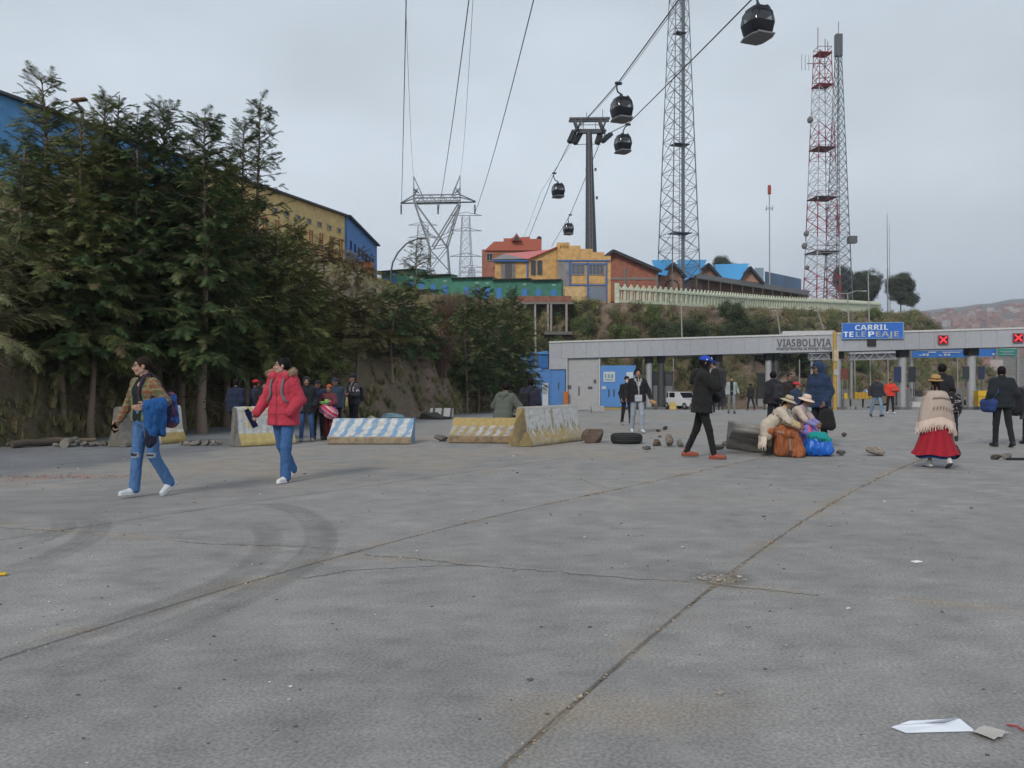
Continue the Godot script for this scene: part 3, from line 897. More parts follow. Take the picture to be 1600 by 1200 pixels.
func market_sheds() -> void:
	var BL := lin(0.06, 0.36, 0.72); var PK := lin(0.6, 0.34, 0.25)
	var d := 118.0
	var X := func(px: float, dd: float) -> float: return (px - 800.0) * dd / FOC
	var Y := func(py: float, dd: float) -> float: return EYE + (594.0 - py) * dd / FOC
	shed("brick warehouse with grey gable roof beside the orange house", X.call(912, d), X.call(1034, d), X.call(958, d), Y.call(420, d), Y.call(390, d), Y.call(470, d), -d, 16.0, lin(0.12, 0.11, 0.11), lin(0.46, 0.17, 0.11), false)
	d = 124.0
	shed("first blue roofed market shed beside the brick warehouse", X.call(1026, d), X.call(1072, d), X.call(1052, d), Y.call(430, d), Y.call(410, d), Y.call(470, d), -d, 13.0, BL, PK)
	d = 131.0
	shed("blue roofed market shed behind the lattice mast foot", X.call(1078, d), X.call(1128, d), X.call(1107, d), Y.call(432, d), Y.call(411, d), Y.call(470, d), -d, 13.0, BL, PK)
	d = 139.0
	shed("last blue roofed market shed beside the glazed hoarding", X.call(1148, d), X.call(1194, d), X.call(1172, d), Y.call(440, d), Y.call(416, d), Y.call(470, d), -d, 14.0, BL, PK)
	# the long blue roof slopes between the gables
	var t := thing("blue_sheet_roof", "long blue sheet metal roof of the market beside the gables", "roof")
	for q in [[1058, 411, 1104, 411, 1092, 433, 1060, 433, 129.0], [1116, 418, 1170, 416.5, 1156, 438, 1122, 434, 137.0], [1018, 412, 1050, 411, 1042, 430, 1026, 428, 122.5]]:
		var b := tinted(BL)
		var dd: float = q[8]
		var A := at(q[6], q[7], dd); var B := at(q[4], q[5], dd); var C := at(q[2], q[3], dd + 5.0); var D := at(q[0], q[1], dd + 5.0)
		C.y += 0.55; D.y += 0.55
		b.quad(A, B, C, D); var dn := Vector3(0, -0.1, 0)
		b.quad(A + dn, D + dn, C + dn, B + dn); b.quad(A + dn, B + dn, B, A)
		part(t, "roof_sheet", b, mat(Color.WHITE, 0.45, T.streak, 0.5))
	t = thing("market_canopy", "dark lean-to market canopy below the blue roofs", "canopy")
	var a0 := at(1088, 434, 121); var a1 := at(1262, 461, 150)
	var roof := tinted(lin(0.10, 0.095, 0.09))
	roof.quad(a0, a1, a1 + Vector3(2, 1.2, -4), a0 + Vector3(1, 1.2, -4)); roof.quad(a0 + Vector3(0, -0.15, 0), a0, a1, a1 + Vector3(0, -0.15, 0))
	part(t, "canopy_roof", roof, M.steel)
	for k in 12:
		var p := a0.lerp(a1, k / 11.0)
		part(t, "post", tinted(lin(0.14, 0.11, 0.1)).bar(p + Vector3(0, -0.1, -0.1), p + Vector3(0, -5.0, -0.1), 0.16), M.steel)
	var wl := tinted(lin(0.22, 0.13, 0.10))
	wl.quad(a0 + Vector3(0.5, -5, -3.6), a1 + Vector3(1.5, -5, -3.6), a1 + Vector3(1.5, 0.9, -3.6), a0 + Vector3(0.5, 0.9, -3.6))
	part(t, "back_wall", wl, M.plain)
	var rl := tinted(lin(0.14, 0.10, 0.09))
	for y in [-2.0, -2.6]: rl.bar(a0 + Vector3(0, y, 0.4), a1 + Vector3(0, y, 0.4), 0.07)
	part(t, "railing", rl, M.steel)
	t = thing("glazed_hoarding", "tall pale blue sheet hoarding on the cliff behind the balustrade", "hoarding")
	var h0 := at(1195, 462, 150); var h1 := at(1252, 462, 162)
	var up0 := Vector3(0, (462 - 424) * 150 / FOC, 0); var up1 := Vector3(0, (462 - 436) * 162 / FOC, 0)
	for k in 6:
		var u := k / 6.0; var w := (k + 0.97) / 6.0
		var b := tinted(lin(0.14, 0.22, 0.34) * (0.92 + 0.08 * (k % 3)))
		b.quad(h0.lerp(h1, u), h0.lerp(h1, w), h0.lerp(h1, w) + up0.lerp(up1, w), h0.lerp(h1, u) + up0.lerp(up1, u))
		b.quad(h0.lerp(h1, w) + Vector3(0, 0, -0.1), h0.lerp(h1, u) + Vector3(0, 0, -0.1), h0.lerp(h1, u) + up0.lerp(up1, u) + Vector3(0, 0, -0.1), h0.lerp(h1, w) + up0.lerp(up1, w) + Vector3(0, 0, -0.1))
		part(t, "sheet", b, M.steel)
	t = thing("pale_hoarding", "pale blue grey hoarding end beside the last blue roof", "hoarding")
	part(t, "sheet", tinted(lin(0.30, 0.38, 0.44)).box(at(1186, 440, 146), Vector3(1.6, 5.0, 0.1)), M.steel)

func balustrade() -> void:
	var t := thing("balustrade", "long pale green concrete balustrade along the cliff edge with pointed crests", "balustrade")
	var c := lin(0.80, 0.85, 0.64)
	var cv := Curve3D.new()
	for q in [[966, 473.5, 99.3], [1030, 476.5, 103.0], [1100, 480.5, 109.8], [1200, 484.5, 130.0], [1300, 487, 150.5], [1376, 488, 186.0]]: cv.add_point(at(q[0], q[1], q[2]))
	for i in cv.point_count:
		var tg := (cv.get_point_position(mini(i + 1, 5)) - cv.get_point_position(maxi(i - 1, 0))) / 6.0
		cv.set_point_in(i, -tg); cv.set_point_out(i, tg)
	var L := cv.get_baked_length()
	var n := 112
	var post := MB.new(); post.col = c
	post.cbox(Vector3(0, 0.8, 0), Vector3(0.34, 1.6, 0.22), 0.03)
	var pm := post.mesh()
	var crest := MB.new(); crest.col = c * 1.05
	crest.prism(PackedVector2Array([Vector2(-0.44, 0), Vector2(0.44, 0), Vector2(0.30, 0.22), Vector2(0.12, 0.36), Vector2(0.10, 0.56), Vector2(-0.10, 0.56), Vector2(-0.12, 0.36), Vector2(-0.30, 0.22)]), 0.16)
	var cm := crest.mesh()
	var slim := MB.new(); slim.col = c * 0.9
	slim.box(Vector3(0, 0.78, 0), Vector3(0.16, 1.56, 0.12))
	var sm := slim.mesh()
	var pts := []
	for i in n + 1: pts.append(cv.sample_baked(L * i / n))
	for y in [[0.05, 0.34, 0.3], [1.62, 0.2, 0.34]]:
		var r := MB.new(); r.col = c
		for i in n:
			var a: Vector3 = pts[i]; var b: Vector3 = pts[i + 1]
			var bs := facing(a, b)
			r.box((a + b) / 2 + Vector3.UP * (y[0] + y[1] / 2), Vector3((b - a).length() + 0.01, y[1], y[2]), bs)
		part(t, "rail", r, M.wallpaint)
	for i in n:
		var a: Vector3 = pts[i]; var bs := facing(pts[i], pts[i + 1])
		var o := part(t, "post", pm, M.wallpaint); o.transform = Transform3D(bs, a)
		o = part(t, "crest", cm, M.wallpaint); o.transform = Transform3D(bs, a + Vector3.UP * 1.82)
		if i % 2 == 0 or i < 60:
			o = part(t, "baluster", sm, M.wallpaint); o.transform = Transform3D(bs, (pts[i] + pts[i + 1]) / 2 - bs.z * 0.04)
	part(t, "end_pillar", tinted(c).box((pts[0] as Vector3) + Vector3(-0.2, 1.1, 0), Vector3(0.5, 2.7, 0.4)), M.wallpaint)

func town() -> void:
	var r := RandomNumberGenerator.new(); r.seed = 5
	var kinds := []
	for k in 4:
		var b := MB.new()
		b.col = [lin(0.28, 0.16, 0.135), lin(0.33, 0.2, 0.16), lin(0.25, 0.15, 0.125), lin(0.42, 0.36, 0.33)][k]
		b.box(Vector3(0, 2, 0), Vector3(9, 14, 9))
		if k == 1: b.box(Vector3(2, 10.5, 0), Vector3(4, 3, 8))
		var rf := MB.new()
		rf.col = [lin(0.22, 0.12, 0.10), lin(0.40, 0.37, 0.36), lin(0.32, 0.13, 0.09), lin(0.3, 0.28, 0.28)][k]
		if k == 2: rf.prism(PackedVector2Array([Vector2(-5, 9), Vector2(5, 9), Vector2(0, 12)]), 9.6)
		else: rf.box(Vector3(0, 9.25, 0), Vector3(9.4, 0.5, 9.4))
		var w := MB.new(); w.col = lin(0.06, 0.05, 0.05)
		for q in [[-2.5, 6.5], [2.5, 6.5], [-2.5, 3.0], [2.5, 3.0]]: w.box(Vector3(q[0], q[1], 4.52), Vector3(1.6, 1.5, 0.1))
		kinds.append([b.mesh(), rf.mesh(), w.mesh()])
	var lab := ["brick house with flat brown roof in the distant hillside town", "stepped brick house with pale roof in the distant hillside town", "brick house with red pitched roof in the distant hillside town", "pale rendered house with flat roof in the distant hillside town"]
	var done := 0
	while done < 250:
		var d := lerpf(430.0, 1480.0, pow(r.randf(), 0.8))
		var u := r.randf_range(0.47, 0.68)
		var k := [0, 0, 1, 1, 2, 3][r.randi() % 6] as int
		var t := thing("town_house", lab[k], "house", Vector3(u * d, far_y(u, d) - 1.0, -d), r.randf() * TAU, "houses of the distant hillside town " + str(k))
		t.scale = Vector3(r.randf_range(0.8, 1.5), r.randf_range(0.6, 1.1), r.randf_range(0.8, 1.3))
		part(t, "wall", kinds[k][0], M.plain); part(t, "roof", kinds[k][1], M.plain)
		if d < 900: part(t, "windows", kinds[k][2], M.plain)
		done += 1

# ---------------------------------------------------------------- masts, pylons, cable car
func lattice(t: Node, base: Vector3, w0: float, w1: float, h: float, bays: int, leg: float, brace: float, turn: float, cols: Array, zig := false) -> void:
	var bs := Basis(Vector3.UP, turn)
	var corner := func(k: int, u: float) -> Vector3:
		var w := lerpf(w0, w1, u) / 2.0
		return base + bs * Vector3([-w, w, w, -w][k % 4], h * u, [-w, -w, w, w][k % 4])
	var n: int = cols.size()
	for k in 4:
		for s in n:
			part(t, "leg", tinted(cols[s]).bar(corner.call(k, float(s) / n), corner.call(k, float(s + 1) / n), lerpf(leg, leg * 0.6, float(s) / n)), M.steel)
	for s in n:
		var b := tinted(cols[s])
		for i in bays:
			var u := float(i) / bays; var w := float(i + 1) / bays
			if int(u * n + 0.001) != s: continue
			for k in 4:
				b.bar(corner.call(k, u), corner.call(k + 1, u), brace * 0.8)
				b.bar(corner.call(k, u), corner.call(k + 1, w), brace)
				if not zig: b.bar(corner.call(k + 1, u), corner.call(k, w), brace)
		part(t, "bracing", b, M.steel)

func ladder(t: Node, a: Vector3, b: Vector3, w: float, c: Color) -> void:
	var l := tinted(c)
	l.bar(a + Vector3(-w / 2, 0, 0), b + Vector3(-w / 2, 0, 0), 0.09); l.bar(a + Vector3(w / 2, 0, 0), b + Vector3(w / 2, 0, 0), 0.09)
	var n := int((b - a).length() / 0.9)
	for i in n: l.bar(a.lerp(b, float(i) / n) + Vector3(-w / 2, 0, 0), a.lerp(b, float(i) / n) + Vector3(w / 2, 0, 0), 0.06)
	part(t, "ladder", l, M.steel)

func sag(pts: Array, n: int, drop: float) -> Array:
	var out := []
	for i in pts.size() - 1:
		for k in n:
			var u := float(k) / n
			out.append((pts[i] as Vector3).lerp(pts[i + 1], u) + Vector3.DOWN * drop * 4.0 * u * (1.0 - u) * ((pts[i + 1] as Vector3) - pts[i]).length() / 100.0)
	out.append(pts[-1])
	return out

func make_towers() -> void:
	var GS := lin(0.17, 0.19, 0.21)
	# tall grey mast
	var b0 := at(1060, 490, 126.0)
	var t := thing("lattice_mast", "very tall grey lattice mast with inner ladder behind the balustrade", "mast")
	lattice(t, b0, 5.2, 1.3, 64.0, 26, 0.15, 0.065, 0.3, [GS, GS])
	ladder(t, b0 + Vector3(0.25, 0, 0.3), b0 + Vector3(0.5, 64, 0.1), 0.5, lin(0.2, 0.22, 0.24))
	part(t, "cable_duct", tinted(lin(0.25, 0.27, 0.29)).box(b0 + Vector3(0.75, 32, -0.2), Vector3(0.55, 64, 0.12)), M.steel)
	for y in [44.0, 26.5, 12.6]:
		var w := lerpf(5.2, 1.3, y / 64.0)
		part(t, "platform", tinted(lin(0.05, 0.055, 0.06)).box(b0 + Vector3(0.2, y, 0), Vector3(w * 0.72, 0.12, w * 0.5), Basis(Vector3.UP, 0.3)), M.steel)
		var rl := tinted(lin(0.2, 0.22, 0.24))
		for s in [-0.5, 0.5]: rl.bar(b0 + Vector3(-0.4, y + 1.0, s), b0 + Vector3(1.4, y + 1.0, s), 0.06)
		part(t, "platform_rail", rl, M.steel)
	# red and white mast, dark mast behind it
	var RD := lin(0.36, 0.05, 0.06); var WH := lin(0.52, 0.52, 0.54)
	var b1 := at(1284, 490, 178.0)
	t = thing("red_white_mast", "red and white lattice mast carrying dishes behind the balustrade end", "mast")
	lattice(t, b1, 5.9, 2.7, 58.0, 22, 0.2, 0.09, 0.15, [RD, WH, RD, WH, RD, WH, RD])
	for y in [13.5, 25.5, 36.5, 50.5, 57.5]:
		var w := lerpf(5.9, 2.7, y / 58.0) + 0.3
		part(t, "platform", tinted(lin(0.06, 0.05, 0.055) if y < 50 else RD * 0.7).box(b1 + Vector3(0, y, 0), Vector3(w, 0.2, w), Basis(Vector3.UP, 0.15)), M.steel)
		var rl := tinted(lin(0.25, 0.12, 0.12))
		for s in [[-1, -1, 1, -1], [1, -1, 1, 1], [1, 1, -1, 1], [-1, 1, -1, -1]]:
			rl.bar(b1 + Vector3(s[0] * w / 2, y + 1.2, s[1] * w / 2), b1 + Vector3(s[2] * w / 2, y + 1.2, s[3] * w / 2), 0.1)
		part(t, "platform_rail", rl, M.steel)
	for q in [[-3.6, 42.6, 1.5], [-4.4, 17.5, 1.3], [-4.8, 14.8, 1.4], [3.2, 21.0, 1.2], [3.4, 19.6, 0.9], [-4.2, 10.0, 1.0]]:
		var xf := Transform3D(Basis(Vector3(0, 0, 1), PI / 2 * signf(q[0])).rotated(Vector3.UP, 0.4), b1 + Vector3(q[0], q[1], 1.5))
		part(t, "dish", tinted(lin(0.18, 0.17, 0.18)).lathe([Vector2(0.0, 0.0), Vector2(q[2] * 0.35, 0.05), Vector2(q[2] * 0.5, 0.3), Vector2(q[2] * 0.5, 0.6), Vector2(0.0, 0.62)], 14, xf), M.paint)
	for q in [[-3.4, 55.5, 8.0, 0.0], [-1.0, 58.0, 0, 5.5], [0.6, 58.0, 0, 3.0], [1.2, 58.0, 0, 2.4]]:
		var a := b1 + Vector3(q[0], q[1], 0)
		part(t, "antenna", tinted(lin(0.25, 0.12, 0.13)).bar(a, a + Vector3(q[2] * 0.55, q[3], 0), 0.13), M.steel)
	for k in 3: part(t, "antenna", tinted(lin(0.3, 0.3, 0.3)).bar(b1 + Vector3(-4.6 + k * 0.8, 54.0, 0), b1 + Vector3(-4.6 + k * 0.8, 57.4, 0), 0.09), M.steel)
	var b2 := at(1309, 490, 184.0)
	t = thing("dark_mast", "slender dark lattice mast leaning close to the red and white mast", "mast")
	lattice(t, b2, 4.6, 0.9, 61.0, 30, 0.18, 0.08, 0.5, [GS, GS, GS])
	part(t, "antenna_cluster", tinted(lin(0.12, 0.13, 0.14)).box(b2 + Vector3(0, 61.5, 0), Vector3(1.5, 5.0, 1.2)), M.steel)
	part(t, "antenna", tinted(GS).bar(b2 + Vector3(0, 63, 0), b2 + Vector3(0, 67, 0), 0.12), M.steel)
	part(t, "cabinet", tinted(lin(0.14, 0.15, 0.16)).box(b2 + Vector3(2.4, 16.6, 2.0), Vector3(1.8, 1.6, 1.4)), M.steel)
	# slim pole with the red drum
	t = thing("beacon_pole", "slim white pole with a red drum on top behind the hoarding", "pole")
	var p := at(1202.5, 462, 150)
	part(t, "shaft", tinted(lin(0.42, 0.43, 0.44)).tube([p, p + Vector3(-0.1, 19.0, 0)], [0.14, 0.1], 8), M.steel)
	part(t, "drum", tinted(lin(0.40, 0.05, 0.03)).lathe([Vector2(0, 0), Vector2(0.3, 0.0), Vector2(0.32, 0.1), Vector2(0.32, 1.5), Vector2(0.2, 1.7), Vector2(0, 1.7)], 12, Transform3D(Basis(), p + Vector3(-0.1, 19.0, 0))), M.paint)
	var rg := tinted(lin(0.2, 0.22, 0.24))
	for s in [-0.55, 0.55]:
		rg.bar(p + Vector3(-0.7, 16.3, s), p + Vector3(0.5, 16.3, s), 0.07); rg.bar(p + Vector3(-0.1 + s, 16.3, -0.55), p + Vector3(-0.1 + s, 16.3, 0.55), 0.07); rg.bar(p + Vector3(-0.1 + s, 15.8, 0), p + Vector3(-0.1 + s, 16.9, 0), 0.07)
	part(t, "service_ring", rg, M.steel)
	for q in [[1387, 334, 200.0, 0.16, "tall thin pole beside the round tree at the balustrade end"], [1390.5, 350, 230.0, 0.12, "paler thin pole just behind the round tree pole"]]:
		var z := at(q[0], 490, q[2]); var u := at(q[0] - 1.5, q[1], q[2])
		var pp := thing("thin_pole", q[4], "pole")
		part(pp, "shaft", tinted(lin(0.3, 0.31, 0.33)).tube([z, z.lerp(u, 0.45)], [q[3], q[3]], 6), M.steel)
		part(pp, "upper_shaft", tinted(lin(0.3, 0.31, 0.33)).tube([z.lerp(u, 0.45), u], [q[3] * 0.7, q[3] * 0.4], 6), M.steel)
	pylon()
	cable_car()
	lamps()

func pylon() -> void:
	var d := 160.0
	var c := lin(0.22, 0.24, 0.26)
	var A := func(px: float, py: float, z := 0.0) -> Vector3: return at(px, py, d) + Vector3(0, 0, z)
	var t := thing("power_pylon", "grey delta shaped power line pylon behind the green sheds", "pylon")
	var legs := tinted(c); var br := tinted(c); var arm := tinted(c)
	for z in [-1.6, 1.6]:
		for s in [[668, 460, 672, 388], [705, 460, 699, 384], [672, 388, 648, 318], [699, 384, 719, 318], [676, 388, 717, 320], [697, 384, 651, 320]]:
			legs.bar(A.call(s[0], s[1], z * (1.6 if s[1] > 400 else 1.0)), A.call(s[2], s[3], z * 0.8), 0.25)
		for s in [[672, 388, 699, 384], [672, 390, 703, 425], [700, 387, 669, 425], [670, 425, 703, 458], [703, 425, 669, 458], [663, 362, 685, 374], [709, 362, 685, 374], [656, 340, 664, 352], [713, 340, 706, 352], [660, 352, 672, 366], [710, 350, 700, 366]]:
			br.bar(A.call(s[0], s[1], z), A.call(s[2], s[3], z), 0.12)
		arm.bar(A.call(626, 318, 0), A.call(648, 307.5, z * 0.8), 0.2); arm.bar(A.call(626, 318, 0), A.call(743, 316, 0), 0.22)
		arm.bar(A.call(648, 307.5, z * 0.8), A.call(719, 306.5, z * 0.8), 0.22); arm.bar(A.call(719, 306.5, z * 0.8), A.call(743, 315, 0), 0.2)
		arm.bar(A.call(648, 317, z * 0.8), A.call(719, 316, z * 0.8), 0.2)
		for k in 8:
			var x0 := lerpf(648, 719, k / 8.0); var x1 := lerpf(648, 719, (k + 1) / 8.0)
			arm.bar(A.call(x0, 317 if k % 2 == 0 else 307.5, z * 0.8), A.call(x1, 307.5 if k % 2 == 0 else 317, z * 0.8), 0.12)
		for s in [[647, 317, 646.5, 276], [661, 308, 646.5, 276], [719, 317, 719, 275], [706, 308, 719, 275], [647, 296, 655, 302], [719, 296, 711, 302], [647, 305, 653, 295], [719, 305, 713, 295]]:
			arm.bar(A.call(s[0], s[1], z * 0.5), A.call(s[2], s[3], 0), 0.15)
	part(t, "leg_frame", legs, M.steel); part(t, "bracing", br, M.steel); part(t, "cross_arm", arm, M.steel)
	for q in [627.0, 684.5, 742.0]:
		var ins := MB.new(); ins.col = lin(0.05, 0.05, 0.055)
		var prof := [Vector2(0.0, 0.0)]
		for k in 9: prof.append(Vector2(0.2 if k % 2 == 0 else 0.1, 0.1 + k * 0.2))
		prof.append(Vector2(0.0, 2.0))
		ins.lathe(prof, 8, Transform3D(Basis(), A.call(q, 335) as Vector3))
		part(t, "insulator", ins, M.paint)
	# conductors sweep up over the plaza
	for w in [[627.0, 333.0, 635.0, 0.0, 62.0, "power line conductor from the outer arm over the trees"], [684.5, 333.0, 733.0, 0.0, 62.0, "middle power line conductor rising over the plaza"], [742.0, 333.0, 834.0, 0.0, 62.0, "power line conductor from the arm beside the houses"], [646.5, 276.0, 634.0, 0.0, 66.0, "thin earth wire from the pylon peak over the trees"], [719.0, 275.0, 739.0, 0.0, 66.0, "thin earth wire from the pylon peak beside the houses"]]:
		var a := at(w[0], w[1], d); var m := at(w[2], w[3], w[4])
		var e := m + (m - a) * 0.9
		e.y = a.y + 1.0
		var b := MB.new()
		var pts := []
		for k in 41:                   # one sagging span through the three points
			var u := k / 40.0
			var um := (m - a).length() / ((m - a).length() + (e - m).length())
			var p := a.lerp(e, u)
			var sg := (a.lerp(e, um).y - m.y) / (um * (1.0 - um))
			p.y -= sg * u * (1.0 - u)
			p.x = a.x + (m.x - a.x) * u / um
			pts.append(p)
		b.tube(pts, [0.045 if w[1] > 300 else 0.022], 5)
		solo("power_line", b, M.wire, w[5], "cable", "power lines")
	for q in [[728.0, 337.0, 470.0, 210.0, 3.2, "distant slim lattice pylon beside the delta pylon"], [661.0, 352.0, 460.0, 230.0, 4.5, "distant lattice pylon half hidden behind the delta pylon"], [737.0, 418.0, 460.0, 300.0, 3.0, "small far pylon low between the houses"]]:
		var z := at(q[0], q[2], q[3]); var h: float = (q[2] - q[1]) * q[3] / FOC
		var s := thing("small_pylon", q[5], "pylon")
		lattice(s, z, q[4] * 1.2, q[4] * 0.6, h, 9, 0.13, 0.07, 0.2, [lin(0.34, 0.36, 0.39)])
		var am := tinted(c)
		for k in 3:
			var y: float = h * [1.0, 0.82, 0.52][k]; var w := 4.2
			am.bar(z + Vector3(-w, y, 0), z + Vector3(w, y, 0), 0.16); am.bar(z + Vector3(-w, y, 0), z + Vector3(0, y + 0.9, 0), 0.12); am.bar(z + Vector3(w, y, 0), z + Vector3(0, y + 0.9, 0), 0.12)
		part(s, "cross_arm", am, M.steel)

func gondola(label: String, px: float, py: float, d: float, grip: Vector3, turn: float) -> void:
	var c := at(px, py, d)                     # middle of the cabin
	var t := thing("cable_cabin", label, "cable car", c, turn, "cabins of the cable car")
	var rr := func(w: float, l: float, y: float, k: float, n := 28) -> Array:     # rounded rectangle ring
		var out := []
		for i in n:
			var a := TAU * i / n
			var ca := cos(a); var sa := sin(a)
			out.append(Vector3(signf(ca) * pow(absf(ca), k) * w, y, signf(sa) * pow(absf(sa), k) * l))
		return out
	var loft := func(rows: Array, col: Color) -> MB:
		var b := MB.new(); b.col = col
		var n: int = rows[0].size()
		for r in rows:
			for p in r: b.vert(p, Vector3.UP)
		for i in rows.size() - 1:
			for j in n:
				var a := i * n + j; var e := i * n + (j + 1) % n
				b.face(a, e + n, e); b.face(a, a + n, e + n)
		for e in [0, rows.size() - 1]:
			var o := Vector3.ZERO
			for p in rows[e]: o += p / n
			var ci := b.vert(o, Vector3.UP); var s := b.v.size()
			for p in rows[e]: b.vert(p, Vector3.UP)
			for j in n:
				if e == 0: b.face(ci, s + j, s + (j + 1) % n)
				else: b.face(ci, s + (j + 1) % n, s + j)
		return b.smooth()
	var BK := lin(0.012, 0.013, 0.016)
	part(t, "cabin_shell", loft.call([rr.call(0.80, 0.80, -1.08, 0.6), rr.call(0.93, 0.95, -0.72, 0.55), rr.call(1.03, 1.06, -0.1, 0.5)], BK), M.gloss)
	part(t, "cabin_top", loft.call([rr.call(0.93, 0.98, 0.6, 0.5), rr.call(0.88, 0.93, 0.78, 0.5), rr.call(0.72, 0.80, 0.98, 0.55)], BK), M.gloss)
	for k in 8:
		var u := TAU * (k + 0.5) / 8.0
		var e := Vector3(signf(cos(u)) * pow(absf(cos(u)), 0.5), 0, signf(sin(u)) * pow(absf(sin(u)), 0.5))
		part(t, "pillar", tinted(BK).bar(e * Vector3(1.0, 0, 1.03) + Vector3(0, -0.12, 0), e * Vector3(0.91, 0, 0.96) + Vector3(0, 0.64, 0), 0.09), M.gloss)
	for k in 3: part(t, "seat_back", tinted(BK).cbox(Vector3(-0.55 + 0.5 * k, 0.0, -0.3 + 0.35 * (k % 2)), Vector3(0.34, 0.62, 0.2), 0.08), M.plain)
	part(t, "window_band", loft.call([rr.call(1.045, 1.075, -0.12, 0.5), rr.call(1.035, 1.065, 0.15, 0.5), rr.call(0.915, 0.955, 0.66, 0.5)], Color.WHITE), M.tint)
	part(t, "roof", loft.call([rr.call(0.74, 0.82, 0.97, 0.55), rr.call(0.76, 0.84, 1.03, 0.55), rr.call(0.55, 0.62, 1.12, 0.6)], lin(0.06, 0.065, 0.07)), M.steel)
	part(t, "floor_skirt", loft.call([rr.call(0.84, 0.90, -1.2, 0.5), rr.call(0.95, 1.0, -1.12, 0.5), rr.call(0.95, 1.0, -1.04, 0.5), rr.call(0.82, 0.84, -1.0, 0.5)], lin(0.20, 0.20, 0.22)), M.paint)
	for s in [-1.0, 1.0]:
		part(t, "ski_rack", tinted(lin(0.22, 0.22, 0.24)).cbox(Vector3(0, -1.06, s * 1.04), Vector3(1.5, 0.16, 0.14), 0.03), M.paint)
		for k in 2:
			part(t, "roof_bracket", tinted(lin(0.05, 0.05, 0.055)).box(Vector3(-0.4 + 0.8 * k, 1.12, s * 0.55), Vector3(0.22, 0.18, 0.2)), M.steel)
	var g := grip - c
	g = g.rotated(Vector3.UP, -turn)
	var arm := tinted(lin(0.06, 0.07, 0.075))
	arm.tube([Vector3(0, 1.05, 0), Vector3(0.05, 1.45, 0), Vector3(g.x * 0.5 - 0.28, lerpf(1.2, g.y, 0.35), g.z * 0.3), Vector3(g.x * 0.8 - 0.3, lerpf(1.2, g.y, 0.7), g.z * 0.7), g + Vector3(-0.05, -0.1, 0)], [0.1, 0.1, 0.09, 0.09, 0.09], 8)
	part(t, "hanger", arm, M.steel)
	part(t, "grip", tinted(lin(0.05, 0.05, 0.055)).cbox(g, Vector3(0.75, 0.26, 0.3), 0.05), M.steel)

